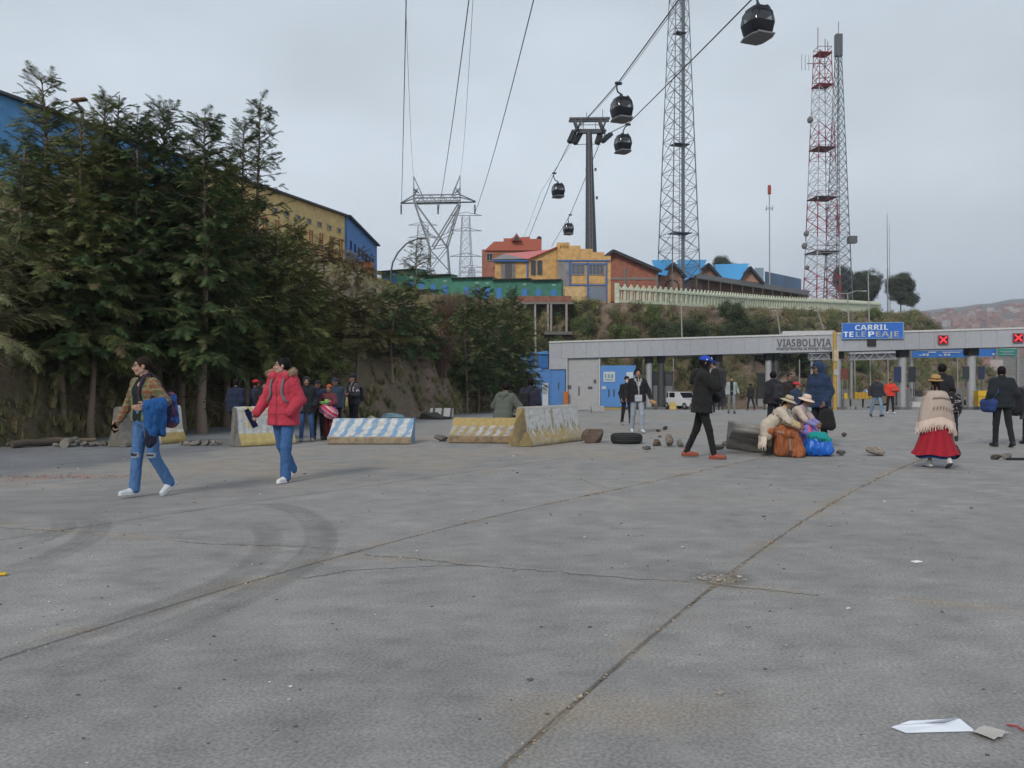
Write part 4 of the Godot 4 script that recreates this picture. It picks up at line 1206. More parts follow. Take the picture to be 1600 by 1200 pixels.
func cable_car() -> void:
	M.gloss = mat(Color.WHITE, 0.18); M.cabglass = mat(Color.WHITE, 0.05)
	M.tint = mat(Color(0.05, 0.055, 0.06, 0.5), 0.04, null, 1.0, null, 0.0, false); M.tint.transparency = BaseMaterial3D.TRANSPARENCY_ALPHA; M.gloss.metallic_specular = 0.25
	M.cabglass.metallic = 0.0; M.cabglass.clearcoat_enabled = true; M.cabglass.clearcoat = 0.6; M.cabglass.clearcoat_roughness = 0.03
	var g1 := at(1192, -16, 60); var g2 := at(966, 131, 82); var g3 := at(981, 195, 106); var g4 := at(866, 271, 137); var g5 := at(891, 336, 170)
	gondola("large black cable car cabin high above the red and white mast", 1183, 38, 60, g1, 0.35)
	gondola("black cable car cabin just above the cable car tower head", 971, 171, 82, g2, 0.35)
	gondola("black cable car cabin hanging beside the tower head sheaves", 973, 225, 106, g3, 0.35)
	gondola("small black cable car cabin beyond the tower on the far cable", 872, 298, 137, g4, 0.35)
	gondola("smallest black cable car cabin close to the brick house roof", 888, 358, 170, g5, 0.35)
	var d := 120.0
	var sl := at(899, 205, d); var sr := at(941, 214, d)
	var b := MB.new()
	b.tube(sag([at(1270, -290, 40), g2 + Vector3(0, 0.1, 0), sl, g4 + Vector3(0, 0.1, 0), at(826, 372, 190), at(812, 410, 230)], 8, 0.12), [0.06], 6)
	solo("haul_cable", b, M.wire, "steel haul cable carrying the cabin above the tower head", "cable", "cable car ropes")
	b = MB.new()
	b.tube(sag([at(1420, -310, 42), g1 + Vector3(0, 0.1, 0), g3 + Vector3(0, 0.1, 0), sr, g5 + Vector3(0, 0.1, 0), at(862, 385, 205)], 8, 0.12), [0.06], 6)
	solo("haul_cable", b, M.wire, "steel haul cable carrying the largest cabin and the cabin near the sheaves", "cable", "cable car ropes")
	b = MB.new()
	b.tube(sag([at(1275, -300, 40), at(975, 122, 83), at(916, 187, d), at(845, 300, 150), at(818, 372, 190)], 10, 0.4), [0.03], 5)
	solo("signal_cable", b, M.wire, "thin signal cable running just over the cable car tower", "cable", "cable car ropes")
	# tower
	var t := thing("cable_car_tower", "dark steel cable car tower with sheave trains behind the orange house", "tower")
	var GC := lin(0.085, 0.09, 0.10)
	var base := at(925, 480, d); var head := at(920, 205, d)
	var pole := tinted(GC)
	pole.tube([base, head], [1.05, 0.45], 12)
	part(t, "mast", pole, M.steel)
	var C := func(px: float, py: float, z := 0.0) -> Vector3: return at(px, py, d) + Vector3(0, 0, z)
	part(t, "cross_head", tinted(GC).box(C.call(921, 206), Vector3(3.6, 0.6, 0.6)), M.steel)
	for z in [-0.6, 0.6]:
		var hd := tinted(GC)
		hd.bar(C.call(889, 188, z), C.call(952, 187.5, z), 0.3)
		for q in [[897, 189, 902, 203], [908, 189, 902, 203], [936, 188, 941, 203], [947, 188, 941, 203], [902, 203, 895, 208], [941, 203, 946, 208]]: hd.bar(C.call(q[0], q[1], z), C.call(q[2], q[3], z), 0.28)
		part(t, "gantry_frame", hd, M.steel)
	var wk := tinted(lin(0.12, 0.125, 0.13))
	for q in [[901, 228, 915, 227], [925, 227, 938, 227], [911, 191, 911, 203], [930, 191, 930, 203], [905, 197, 936, 197], [916, 188, 916, 178], [941, 187, 941, 173]]: wk.bar(C.call(q[0], q[1], 0.4), C.call(q[2], q[3], 0.4), 0.08)
	part(t, "walkway", wk, M.steel)
	for q in [[890, 225, 899, 203], [898, 227, 909, 205], [933, 227, 940, 205], [941, 224, 956, 208]]:
		var a: Vector3 = C.call(q[0], q[1], 0.6); var e: Vector3 = C.call(q[2], q[3], -0.6)
		var ax := (e - a).normalized()
		var sh := part(t, "sheave_train", tinted(lin(0.03, 0.032, 0.035)).bar(a, e, 0.5), M.steel)
		for k in 6:
			var xf := Transform3D(Basis(ax, Vector3(0, 0, 1).cross(ax).normalized(), Vector3(0, 0, 1)).rotated(ax, PI / 2), a.lerp(e, (k + 0.5) / 6.0) + Vector3(-0.32, 0.05, 0))
			part(sh, "sheave", tinted(lin(0.02, 0.02, 0.022)).lathe([Vector2(0, -0.1), Vector2(0.26, -0.1), Vector2(0.22, 0.0), Vector2(0.26, 0.1), Vector2(0, 0.1)], 10, xf), M.paint)
	ladder(t, C.call(924, 470, 1.1), C.call(921, 235, 0.55), 0.35, lin(0.2, 0.2, 0.21))
	for q in [[916, 266], [930, 266], [932, 310]]: part(t, "lamp", tinted(lin(0.1, 0.1, 0.1)).box(C.call(q[0], q[1], 0.3), Vector3(0.3, 0.4, 0.3)), M.steel)

func lamps() -> void:
	# street lamps along the cliff and by the plaza: pole, arm, head
	var LC := lin(0.42, 0.41, 0.38)
	for q in [
		[[838, 606, 60.0], [836, 473, 60.0], [0, 0], "thin pale lamp pole rising before the stilted terrace"],
		[[1066, 545, 88.0], [1064, 470, 88.0], [0, 0], "thin pale pole standing against the cliff below the mast"],
		[[1219, 524, 92.0], [1214, 489, 92.0], [-5, -3], "leaning lamp pole low on the cliff beside the lettering"],
		[[1287, 515, 90.0], [1277, 486, 90.0], [-2, 0], "short leaning pole on the cliff behind the toll roof"],
		[[1326, 506, 86.0], [1324, 459, 86.0], [26, -4], "double arm street lamp directly behind the blue lane sign"],
		[[1358, 506, 96.0], [1356, 427, 96.0], [0, 0], "tall thin pole behind the blue lane sign end"],
		[[1337, 630, 84.0], [1335, 548, 84.0], [0, 0], "pale pole behind the orange board under the toll roof"],
		[[1361, 632, 92.0], [1359, 549, 92.0], [0, 0], "pale lamp pole under the roof between two toll columns"],
		[[1389, 630, 100.0], [1387, 556, 100.0], [0, 0], "pale lamp pole standing behind the red hooded walker"],
		[[1497, 620, 112.0], [1496, 560, 112.0], [0, 0], "far lamp pole seen beyond the yellow toll box"],
		[[1005, 630, 86.0], [1005, 564, 86.0], [9, -2], "white bent pipe lamp beside the blue notice door"],
		[[1052, 620, 88.0], [1052, 560, 88.0], [0, 0], "white lamp pole behind the parked white car"],
		[[1250, 600, 90.0], [1249, 562, 90.0], [0, 0], "bare brown pole behind the round blue road sign"]]:
		var a := at(q[0][0], q[0][1], q[0][2]); var b := at(q[1][0], q[1][1], q[1][2])
		var foot := a
		if q[0][1] > 560: foot.y = gy(a.z)
		var t := thing("street_lamp", q[3], "pole")
		part(t, "shaft", tinted(LC).tube([foot, b], [0.09, 0.06], 7), M.steel)
		if q[2][0] != 0:
			var f: float = q[0][2] / FOC
			var e := b + Vector3(q[2][0] * f, -q[2][1] * f, 0)
			part(t, "arm", tinted(LC).tube([b, b.lerp(e, 0.5) + Vector3(0, 0.15, 0), e], [0.05, 0.05, 0.04], 6), M.steel)
			part(t, "lamp_head", tinted(lin(0.5, 0.5, 0.5)).cbox(e, Vector3(0.55, 0.12, 0.2), 0.04), M.steel)
			if q[2][0] > 20:
				var e2 := b + Vector3(-q[2][0] * f, -q[2][1] * f * 0.2, 0)
				part(t, "arm", tinted(LC).tube([b, e2], [0.05, 0.04], 6), M.steel)
				part(t, "lamp_head", tinted(lin(0.5, 0.5, 0.5)).cbox(e2, Vector3(0.55, 0.12, 0.2), 0.04), M.steel)
	# the curved lamp by the green sheds, the two lamp heads among the trees
	var t := thing("curved_lamp", "curved swan neck street lamp rising beside the green sheds", "street lamp")
	var pts := []
	for q in [[610, 470], [611, 425], [614, 410], [622, 395], [635, 381], [648, 375], [655, 373]]: pts.append(at(q[0], q[1], 82))
	part(t, "shaft", tinted(lin(0.12, 0.12, 0.125)).tube(pts, [0.13, 0.1, 0.09, 0.09, 0.08, 0.08, 0.07], 7), M.steel)
	part(t, "lamp_head", tinted(lin(0.14, 0.14, 0.15)).cbox(at(659, 372.5, 82), Vector3(0.9, 0.16, 0.3), 0.05), M.steel)
	for q in [[118, 158, 21.5, -1.0, lin(0.24, 0.11, 0.08), "rusty lamp head poking out between the highest tree tops"], [250, 204, 23.5, 1.0, lin(0.45, 0.45, 0.42), "pale lamp head arm lying among the tree tops"]]:
		t = thing("tree_lamp", q[5], "street lamp")
		var h := at(q[0], q[1], q[2])
		var f := Vector3(h.x, ground_y(h.x, h.z) - 0.2, h.z - 0.3)
		part(t, "shaft", tinted(lin(0.3, 0.3, 0.3)).tube([f, h + Vector3(0, -1.0, -0.3), h + Vector3(0.1, -0.2, -0.2), h], [0.08, 0.06, 0.05, 0.04], 7), M.steel)
		part(t, "lamp_head", tinted(q[4]).cbox(h + Vector3(-0.12 * q[3], 0.02, 0), Vector3(0.42, 0.09, 0.16), 0.03, Basis(Vector3(0, 0, 1), 0.1)), M.steel)

# ---------------------------------------------------------------- toll gate
func gate_x(px: float) -> float:      # x along the gate for a picture column
	# the beam runs from (3.7, -80) to (44.8, -70)
	var u := (px - 800.0) / FOC
	return (3.7 * 10.0 / 41.1 + 80.0) * u / (1.0 + u * 10.0 / 41.1)

func gate_p(px: float, y: float, back := 0.0) -> Vector3:
	var x := gate_x(px)
	return Vector3(x, y, -80.0 + (x - 3.7) * 10.0 / 41.1 - back)

func gate_y(px: float, py: float) -> float:
	return EYE + (594.0 - py) / FOC * -gate_p(px, 0).z

func text(t: Node, called: String, s: String, p: Vector3, h: float, bs: Basis, col: Color, width := 0.0, bold := true, m: Material = null) -> MeshInstance3D:
	var tm := TextMesh.new()
	var f := SystemFont.new()
	f.font_names = PackedStringArray(["Droid Sans"])
	f.font_weight = 700 if bold else 400
	tm.font = f; tm.text = s; tm.font_size = 32; tm.pixel_size = h / 24.0; tm.depth = 0.04
	var o := MeshInstance3D.new()
	o.name = called; o.mesh = tm
	o.material_override = m if m else mat(col, 0.6, null, 1.0, null, 0.0, false)
	t.add_child(o, true)
	o.transform = Transform3D(bs, p)
	if width > 0.0:
		var w := tm.get_aabb().size.x
		if w > 0.0: o.transform = Transform3D(bs.scaled_local(Vector3(width / w, 1, 1)), p)
	return o

func make_gate() -> void:
	var GR := lin(0.37, 0.385, 0.415)
	var bs := facing(gate_p(860, 0), gate_p(1600, 0))
	var t := thing("toll_gantry", "long grey panelled toll gate roof beam spanning the plaza", "toll gate")
	var top := func(x: float) -> float: return lerpf(5.12, 5.88, (x - 3.7) / 41.1)
	var bot := func(x: float) -> float: return lerpf(3.55, 4.34, (x - 3.7) / 41.1)
	# cladding panels
	var x := gate_x(858); var xe := 62.0
	var k := 0
	while x < xe:
		var x1 := minf(x + 1.22, xe)
		var z0 := -80.0 + (x - 3.7) * 10.0 / 41.1; var z1 := -80.0 + (x1 - 0.015 - 3.7) * 10.0 / 41.1
		var b := tinted(GR * (1.0 + 0.07 * sin(k * 12.9898)))
		var a0 := Vector3(x, bot.call(x), z0); var a1 := Vector3(x1 - 0.015, bot.call(x1), z1)
		var c1 := Vector3(x1 - 0.015, top.call(x1), z1); var c0 := Vector3(x, top.call(x), z0)
		var bk := bs.z * -0.06
		b.quad(a0, a1, c1, c0)
		b.quad(a0 + bk, c0 + bk, c1 + bk, a1 + bk); b.quad(a0 + bk, a1 + bk, a1, a0)
		b.quad(a1, a1 + bk, c1 + bk, c1); b.quad(a0 + bk, a0, c0, c0 + bk)
		part(t, "cladding_panel", b, M.clad)
		x = x1; k += 1
	var core := tinted(GR); var cap := tinted(lin(0.62, 0.62, 0.60))
	var A := Vector3(gate_x(858), 0, -80); var B := Vector3(xe, 0, -80.0 + (xe - 3.7) * 10.0 / 41.1)
	var bk := bs.z
	for q in [[core, -0.07, -5.0, 0.02, -0.03], [cap, 0.09, -5.2, -0.001, 0.16]]:
		var b: MB = q[0]
		var f0: Vector3 = A + bk * q[1]; var f1: Vector3 = B + bk * q[1]; var r0: Vector3 = A + bk * q[2]; var r1: Vector3 = B + bk * q[2]
		var lo0 := Vector3(0, bot.call(A.x) - 0.0 + q[3] if b == core else top.call(A.x) + q[3], 0); var lo1 := Vector3(0, bot.call(B.x) + q[3] if b == core else top.call(B.x) + q[3], 0)
		var hi0 := Vector3(0, top.call(A.x) + q[4], 0); var hi1 := Vector3(0, top.call(B.x) + q[4], 0)
		b.quad(f0 + lo0, f1 + lo1, f1 + hi1, f0 + hi0); b.quad(f0 + hi0, f1 + hi1, r1 + hi1, r0 + hi0)
		b.quad(r0 + lo0, r1 + lo1, f1 + lo1, f0 + lo0); b.quad(r1 + lo1, r0 + lo0, r0 + hi0, r1 + hi1)
		b.quad(r0 + lo0, f0 + lo0, f0 + hi0, r0 + hi0); b.quad(f1 + lo1, r1 + lo1, r1 + hi1, f1 + hi1)
	part(t, "roof_core", core, M.plain); part(t, "roof_cap", cap, M.paint)
	# raised plant box behind the lettering
	var pb0 := gate_p(1234, gate_y(1234, 526), 1.2); var pb1 := gate_p(1316, gate_y(1316, 524), 1.2)
	part(t, "plant_box", tinted(lin(0.48, 0.48, 0.48)).box((pb0 + pb1) / 2 + Vector3(0, 0.18, -1.0), Vector3((pb1 - pb0).length(), 0.75, 2.0), bs), M.clad)
	# end wall of the gate
	var gw := func(px0: float, px1: float, py0: float, py1: float, thick: float, col: Color, back: float) -> MB:
		var a := gate_p(px0, gate_y(px0, py0), back); var c := gate_p(px1, gate_y(px1, py0), back)
		var h: float = (py0 - py1) / FOC * -a.z
		return tinted(col).box((a + c) / 2 + Vector3(0, h / 2, 0) - bs.z * thick / 2, Vector3((c - a).length(), h, thick), bs)
	part(t, "end_pier", gw.call(858, 884.5, 577, 560.2, 0.5, GR * 1.05, -0.02), M.clad)
	part(t, "pier_edge", gw.call(884.6, 886.4, 643, 558.6, 0.5, lin(0.5, 0.5, 0.5), -0.05), M.clad)
	var w := thing("booth_wall", "grey steel toll booth wall with dark slots under the beam end", "booth")
	part(w, "wall", gw.call(886.6, 935.5, 644, 558.6, 1.6, lin(0.40, 0.40, 0.41), 0.3), M.clad)
	part(w, "edge_post", gw.call(935.6, 938, 644, 558.8, 1.7, lin(0.5, 0.5, 0.5), 0.2), M.clad)
	for q in [[904, 906, 618, 604], [919, 926, 608, 604], [928, 932, 599, 593], [888, 893, 608, 602]]:
		part(w, "slot", gw.call(q[0], q[1], q[2], q[3], 0.04, lin(0.09, 0.09, 0.095), 0.27), M.paint)
	# blue panels and doors
	var BL := lin(0.09, 0.25, 0.58); var BD := lin(0.02, 0.12, 0.36)
	w = thing("blue_kiosk", "bright blue sheet metal kiosk with sloped roof beside the gate end", "kiosk")
	part(w, "wall", gw.call(812, 857.6, 642, 553, 4.0, lin(0.018, 0.14, 0.42), 1.2), M.clad)
	part(w, "roof_edge", gw.call(811, 858, 553, 550.5, 4.3, lin(0.05, 0.25, 0.55), 1.0), M.clad)
	var fl := tinted(lin(0.10, 0.30, 0.6)).bar(gate_p(813, gate_y(813, 554.6), 1.1), gate_p(857, gate_y(857, 548.5), 1.1), 0.14)
	part(w, "flashing", fl, M.paint)
	w = thing("blue_booth", "blue panelled booth with narrow slot beside the grey gate pier", "booth")
	for q in [[824, 846, 1.0], [846.3, 861, 0.86], [861.3, 883.5, 0.9]]:
		part(w, "panel", gw.call(q[0], q[1], 643, 575.2, 0.5, BL * q[2], 0.1 + 0.03 * q[2]), M.clad)
	part(w, "slot", gw.call(872, 873.6, 608, 598, 0.04, lin(0.05, 0.06, 0.09), 0.08), M.paint)
	part(w, "top_rail", gw.call(846, 884, 576, 574.4, 0.6, lin(0.03, 0.05, 0.1), 0.06), M.paint)
	w = thing("white_notice_panel", "tall white notice panel leaning on the blue booth", "panel")
	part(w, "board", gw.call(847.4, 856.6, 640, 598.5, 0.08, lin(0.55, 0.58, 0.62), -0.1), M.clad)
	part(w, "print_sheet", gw.call(848.6, 855.4, 616, 600.5, 0.02, lin(0.42, 0.46, 0.50), -0.115), M.fine)
	solo("orange_post", gw.call(880, 887, 640, 611.5, 0.3, lin(0.55, 0.16, 0.025), -0.35), M.paint, "orange marker post at the grey gate pier", "post")
	w = thing("blue_door_wall", "blue steel wall with notices and slots beside the booth wall", "wall")
	part(w, "wall", gw.call(938.2, 994, 636, 571.5, 0.35, BL, 0.35), M.clad)
	for q in [[951, 953, 620, 608], [959, 961, 620, 608]]: part(w, "slot", gw.call(q[0], q[1], q[2], q[3], 0.05, lin(0.05, 0.06, 0.09), 0.31), M.paint)
	part(w, "vent_box", gw.call(940.5, 947.5, 608.5, 603.5, 0.1, lin(0.5, 0.58, 0.66), 0.26), M.paint)
	w = thing("notice_board", "white printed notice board fixed to the blue door wall", "notice")
	part(w, "board", gw.call(943.5, 961.5, 596.5, 581, 0.05, lin(0.62, 0.66, 0.68), 0.29), M.paint)
	for q in [[945.5, 948, 591, 584.5], [950, 953.5, 591, 584.5], [955, 959, 591, 584.5], [945.5, 959.5, 594.5, 592.5]]: part(w, "print", gw.call(q[0], q[1], q[2], q[3], 0.01, lin(0.22, 0.34, 0.42), 0.285), M.paint)
	w = thing("small_notice", "small white notice on the blue wall beside the headphone walker", "notice")
	part(w, "board", gw.call(979.5, 990, 593, 581.5, 0.05, lin(0.62, 0.68, 0.72), 0.29), M.paint)
	solo("yellow_kerb", gw.call(938, 972, 641, 636.5, 0.5, lin(0.5, 0.36, 0.1), -0.6), M.concrete, "faded yellow kerb at the foot of the blue wall", "kerb")
	# columns
	var cols := [[1017.5, 0.62, "first"], [1036.5, 0.6, "second"], [1113.5, 0.62, ""], [1126.5, 0.6, ""], [1207, 0.6, ""], [1219, 0.5, ""], [1316, 0.78, ""], [1420, 0.72, ""], [1529.5, 0.78, ""]]
	var cl := ["grey round toll column with black collar beside the parked car lane", "dark toll column behind the grey lower cabinet", "grey toll column hidden behind the caller in the blue cap", "dark toll column beside the girl carrying the mint bag", "slim grey toll column above the black backpack", "dark slim toll column paired with the one above the backpack", "grey toll column beside the yellow pole", "grey toll column between two navy boards", "grey toll column standing over the yellow box"]
	for i in cols.size():
		var q: Array = cols[i]
		var c := gate_p(q[0], 0, 1.2); var g := gy(c.z)
		var h: float = bot.call(c.x) - g + 0.1
		var o := thing("toll_column", cl[i], "column", Vector3(c.x, g, c.z), 0.0, "columns of the toll gate")
		var dk: bool = i in [1, 3, 5]
		var r: float = q[1] / 2.0
		part(o, "shaft", tinted(lin(0.06, 0.06, 0.065) if dk else lin(0.36, 0.365, 0.38)).lathe([Vector2(r, 0), Vector2(r, h - 0.75)], 18), M.clad)
		part(o, "collar", tinted(lin(0.015, 0.016, 0.018)).cbox(Vector3(0, h - 0.38, 0), Vector3(r * 2.4, 0.76, r * 2.4), 0.03), M.paint)
		part(o, "plinth", tinted(lin(0.2, 0.2, 0.2)).cbox(Vector3(0, 0.1, 0), Vector3(r * 2.6, 0.3, r * 2.6), 0.03), M.concrete)
		if i > 5:
			for s in [-1.0, 1.0]:
				part(o, "wing_wall", tinted(lin(0.20, 0.205, 0.21)).box(Vector3(s * (r + 0.42), 0.95, -0.5), Vector3(0.7, 1.9, 0.1)), M.clad)
	# dark booths between the columns
	for q in [[1022, 1032, 634, 581, lin(0.02, 0.02, 0.022), "black glass toll booth between the first two columns"], [1041, 1056, 634, 582, lin(0.05, 0.05, 0.053), "dark toll booth beside the parked white car"], [1117, 1142, 634, 580, lin(0.016, 0.016, 0.018), "black toll booth behind the light jacket walker"], [1192, 1204, 634, 584, lin(0.02, 0.02, 0.022), "narrow black toll booth behind the black backpack"]]:
		var o := thing("toll_booth", q[5], "booth")
		part(o, "cabin", gw.call(q[0], q[1], q[2], q[3] + 22, 2.2, lin(0.16, 0.16, 0.165) if q[0] < 1050 else q[4], 1.6), M.clad)
		part(o, "glazing", gw.call(q[0], q[1], q[3] + 22, q[3], 2.1, q[4], 1.65), M.pane)
		part(o, "roof", gw.call(q[0] - 1, q[1] + 1, q[3], q[3] - 2, 2.5, lin(0.05, 0.05, 0.05), 1.45), M.paint)
	# signs on the beam
	var sgn := thing("lane_sign", "blue CARRIL TELEPEAJE sign mounted on the toll gate beam", "sign")
	var p0 := gate_p(1314.5, gate_y(1314.5, 530), -0.16); var p1 := gate_p(1409.5, gate_y(1409.5, 528), -0.16)
	var hh := 24.0 / FOC * 74.0
	var mid := (p0 + p1) / 2
	part(sgn, "board", tinted(lin(0.02, 0.14, 0.55)).box(mid + Vector3(0, hh / 2, 0), Vector3((p1 - p0).length(), hh, 0.1), bs), M.clad)
	var fr := tinted(lin(0.2, 0.38, 0.62))
	for s in [0.0, 1.0]:
		fr.box(mid + Vector3(0, hh * s, 0) + bs.z * 0.01, Vector3((p1 - p0).length() + 0.1, 0.07, 0.13), bs)
		fr.box(p0.lerp(p1, s) + Vector3(0, hh / 2, 0) + bs.z * 0.011, Vector3(0.07, hh, 0.13), bs)
	part(sgn, "frame", fr, M.paint)
	text(sgn, "lettering", "CARRIL", mid + Vector3(0, hh * 0.70, 0) - bs.x * 0.1 + bs.z * 0.075, 0.50, bs, lin(0.62, 0.68, 0.74), 2.8)
	var pieces := [["TE", 0.0, 0.78], ["LE", 0.24, 0.38], ["P", 0.44, 0.78], ["EAJE", 0.755, 0.38]]
	for q in pieces:
		var g: float = q[2]
		text(sgn, "lettering", q[0], mid + Vector3(0, hh * 0.27, 0) + bs.x * (-2.05 + 4.35 * q[1] - (0.0)) + bs.z * 0.075, 0.50, bs, lin(g * 0.92, g, g * 1.05), [0.86, 0.86, 0.5, 1.95][pieces.find(q)])
	var vb := thing("gate_lettering", "dark raised VIASBOLIVIA lettering on the toll gate beam", "lettering")
	var v0 := gate_p(1216, gate_y(1216, 541), -0.03); var v1 := gate_p(1296, gate_y(1296, 541), -0.03)
	var vm := (v0 + v1) / 2
	text(vb, "lettering", "VIASBOLIVIA", vm + Vector3(0, 0.32, 0), 0.72, bs, lin(0.10, 0.10, 0.105), 4.75)
	text(vb, "subtitle", "ADMINISTRADORA DE RODAJE Y PESAJE", vm + Vector3(0, -0.22, 0), 0.24, bs, lin(0.10, 0.10, 0.105), 4.85)
	for q in [[1472.5, 531.0, true, "red cross lane signal on the beam over the shawl woman"], [1589.5, 528.0, true, "red cross lane signal on the beam beyond the yellow box column"], [1361.0, 534.5, false, "unlit black lane signal box below the blue lane sign"]]:
		var c := gate_p(q[0], gate_y(q[0], q[1]), -0.1)
		var o := thing("lane_signal", q[3], "signal")
		part(o, "housing", tinted(lin(0.010, 0.010, 0.012)).box(c, Vector3(0.74, 0.72, 0.16), bs), M.paint)
		if q[2]:
			var fr2 := tinted(lin(0.3, 0.05, 0.06))
			for s in [-1.0, 1.0]:
				fr2.box(c + bs.y * s * 0.37, Vector3(0.8, 0.06, 0.2), bs); fr2.box(c + bs.x * s * 0.38, Vector3(0.06, 0.68, 0.2), bs)
			part(o, "rim", fr2, M.paint)
			var led := mat(lin(0.55, 0.03, 0.05), 0.4, null, 1.0, null, 0.0, false)
			led.emission_enabled = true; led.emission = Color(0.85, 0.12, 0.16); led.emission_energy_multiplier = 0.8
			var xb := MB.new()
			for s in [-1.0, 1.0]: xb.box(c + bs.z * (0.1 + 0.002 * s), Vector3(0.8, 0.13, 0.05), bs.rotated(bs.z, s * PI / 4))
			part(o, "cross_light", xb, led)
			var lt := OmniLight3D.new()
			lt.name = "signal_glow"; lt.light_energy = 0.05; lt.light_color = Color(1, 0.15, 0.2); lt.omni_range = 4.0; lt.light_size = 0.3; lt.shadow_enabled = true
			o.add_child(lt); lt.position = c + bs.z * 0.35
	# yellow pole before the gate
	var yp := thing("yellow_pole", "yellow pole with small white plate before the toll gate", "pole")
	var yb := on(1305, 62.0)
	part(yp, "shaft", tinted(lin(0.55, 0.33, 0.07)).tube([yb, Vector3(yb.x - 0.05, EYE + (594 - 518) / FOC * 62.0, yb.z)], [0.15, 0.14], 10), M.paint)
	part(yp, "plate", tinted(lin(0.5, 0.48, 0.45)).box(Vector3(yb.x, EYE + (594 - 581.5) / FOC * 62.0, yb.z + 0.18), Vector3(0.34, 0.42, 0.03)), M.paint)
	part(yp, "bracket", tinted(lin(0.6, 0.48, 0.3)).box(Vector3(yb.x, EYE + (594 - 555) / FOC * 62.0, yb.z + 0.02), Vector3(0.36, 0.9, 0.34)), M.paint)
	# second gantry with road signs farther back
	var far := thing("road_sign_gantry", "far gantry carrying long blue direction signs and one green sign", "gantry")
	var S := func(px0: float, px1: float, py0: float, py1: float, d: float, col: Color, called: String) -> void:
		var a := at(px0, py0, d); var c := at(px1, py1, d)
		part(far, called, tinted(col).box((a + c) / 2, Vector3(c.x - a.x, c.y - a.y, 0.12)), M.clad)
	S.call(1426, 1521, 558.5, 546.0, 96.0, lin(0.03, 0.16, 0.50), "blue_sign"); S.call(1524, 1556, 557, 544.5, 96.0, lin(0.03, 0.16, 0.50), "blue_sign")
	S.call(1559, 1587, 556.5, 545, 95.5, lin(0.02, 0.24, 0.17), "green_sign")
	S.call(1558, 1588, 545, 544, 95.6, lin(0.5, 0.55, 0.52), "sign_edge"); S.call(1558, 1588, 557.5, 556.5, 95.6, lin(0.5, 0.55, 0.52), "sign_edge")
	for q in [[1436, 1440, 556, 554.5], [1441.5, 1445, 556, 552.5], [1447, 1450.5, 556, 552.5], [1467, 1471, 556, 554.5], [1475, 1478.5, 556, 552.5], [1480.5, 1484, 556, 552.5], [1506, 1510.5, 556, 554.5], [1513, 1517, 556, 552.5], [1550, 1554, 555, 552], [1562, 1584, 549.5, 548.8], [1566, 1581, 552, 551.3], [1564, 1583, 554.4, 553.7], [1432, 1520, 548.6, 548.0], [1450, 1462, 551.4, 549.6], [1472, 1500, 551.2, 549.8]]:
		S.call(q[0], q[1], q[2], q[3], 95.4 if q[0] > 1558 else 95.9, lin(0.45, 0.5, 0.6), "sign_marking")
	for q in [1424.0, 1590.0, 1640.0]:
		part(far, "gantry_post", tinted(lin(0.35, 0.35, 0.36)).bar(on(q, 97), at(q, 540, 97), 0.3), M.steel)
	part(far, "gantry_beam", tinted(lin(0.4, 0.4, 0.41)).bar(at(1424, 543.5, 97), at(1640, 541, 97), 0.3), M.steel)
	var tr := thing("truss_gantry", "pale steel truss gantry seen under the toll roof", "gantry")
	for q in [[1264, 1299], [1327, 1406]]:
		var a := at(q[0], 552, 90); var c := at(q[1], 550, 90); var dn := Vector3(0, -0.75, 0)
		part(tr, "chord", tinted(lin(0.55, 0.56, 0.58)).bar(a, c, 0.22), M.steel); part(tr, "chord", tinted(lin(0.42, 0.43, 0.45)).bar(a + dn, c + dn, 0.12), M.steel)
		part(tr, "backing_panel", tinted(lin(0.27, 0.27, 0.28)).box((a + c + dn) / 2 + Vector3(0, 0, -0.3), Vector3(c.x - a.x, 0.7, 0.05)), M.steel)
		var n := int((c.x - a.x) / 0.7)
		var wb := tinted(lin(0.5, 0.51, 0.53))
		for j in n: wb.bar(a.lerp(c, float(j) / n) + dn * (j % 2), a.lerp(c, float(j + 1) / n) + dn * ((j + 1) % 2), 0.07)
		part(tr, "web", wb, M.steel)
	for q in [1268.0, 1330.0, 1404.0]: part(tr, "gantry_post", tinted(lin(0.42, 0.42, 0.43)).bar(on(q, 90.2), at(q, 551, 90.2), 0.22), M.steel)
	var rs := thing("round_road_sign", "round blue road sign on a post below the truss", "sign")
	var rp := at(1282, 573, 84)
	part(rs, "disc", tinted(lin(0.04, 0.12, 0.36)).lathe([Vector2(0, -0.02), Vector2(0.5, -0.02), Vector2(0.5, 0.02), Vector2(0, 0.02)], 20, Transform3D(Basis(Vector3.RIGHT, PI / 2), rp)), M.paint)
	part(rs, "post", tinted(lin(0.3, 0.3, 0.3)).bar(on(1282, 84.1), rp + Vector3(0, 0, -0.06), 0.1), M.steel)
	# boards beside the columns
	for q in [[1403, 1414, 597, 573, lin(0.015, 0.03, 0.10), "navy board beside the column over the pink jacket crowd"], [1425.5, 1437, 597, 573, lin(0.014, 0.018, 0.035), "black board on the other side of that column"], [1511, 1521.5, 592.5, 572.5, lin(0.02, 0.03, 0.035), "glass board frame beside the yellow box column"], [1536, 1546, 592.5, 572.5, lin(0.012, 0.02, 0.08), "navy poster board beside the yellow box column"], [1319.5, 1330.5, 593, 575.5, lin(0.16, 0.045, 0.02), "rust orange board beside the column at the yellow pole"]]:
		var o := thing("lane_board", q[5], "board")
		part(o, "panel", gw.call(q[0], q[1], q[2], q[3], 0.08, q[4], 0.7), M.pane if q[0] == 1511 else M.paint)
		for s in [0.12, 0.82]:
			var px := lerpf(q[0], q[1], s)
			part(o, "post", gw.call(px, px + 0.9, 634, q[2], 0.06, lin(0.25, 0.25, 0.25), 0.72), M.steel)
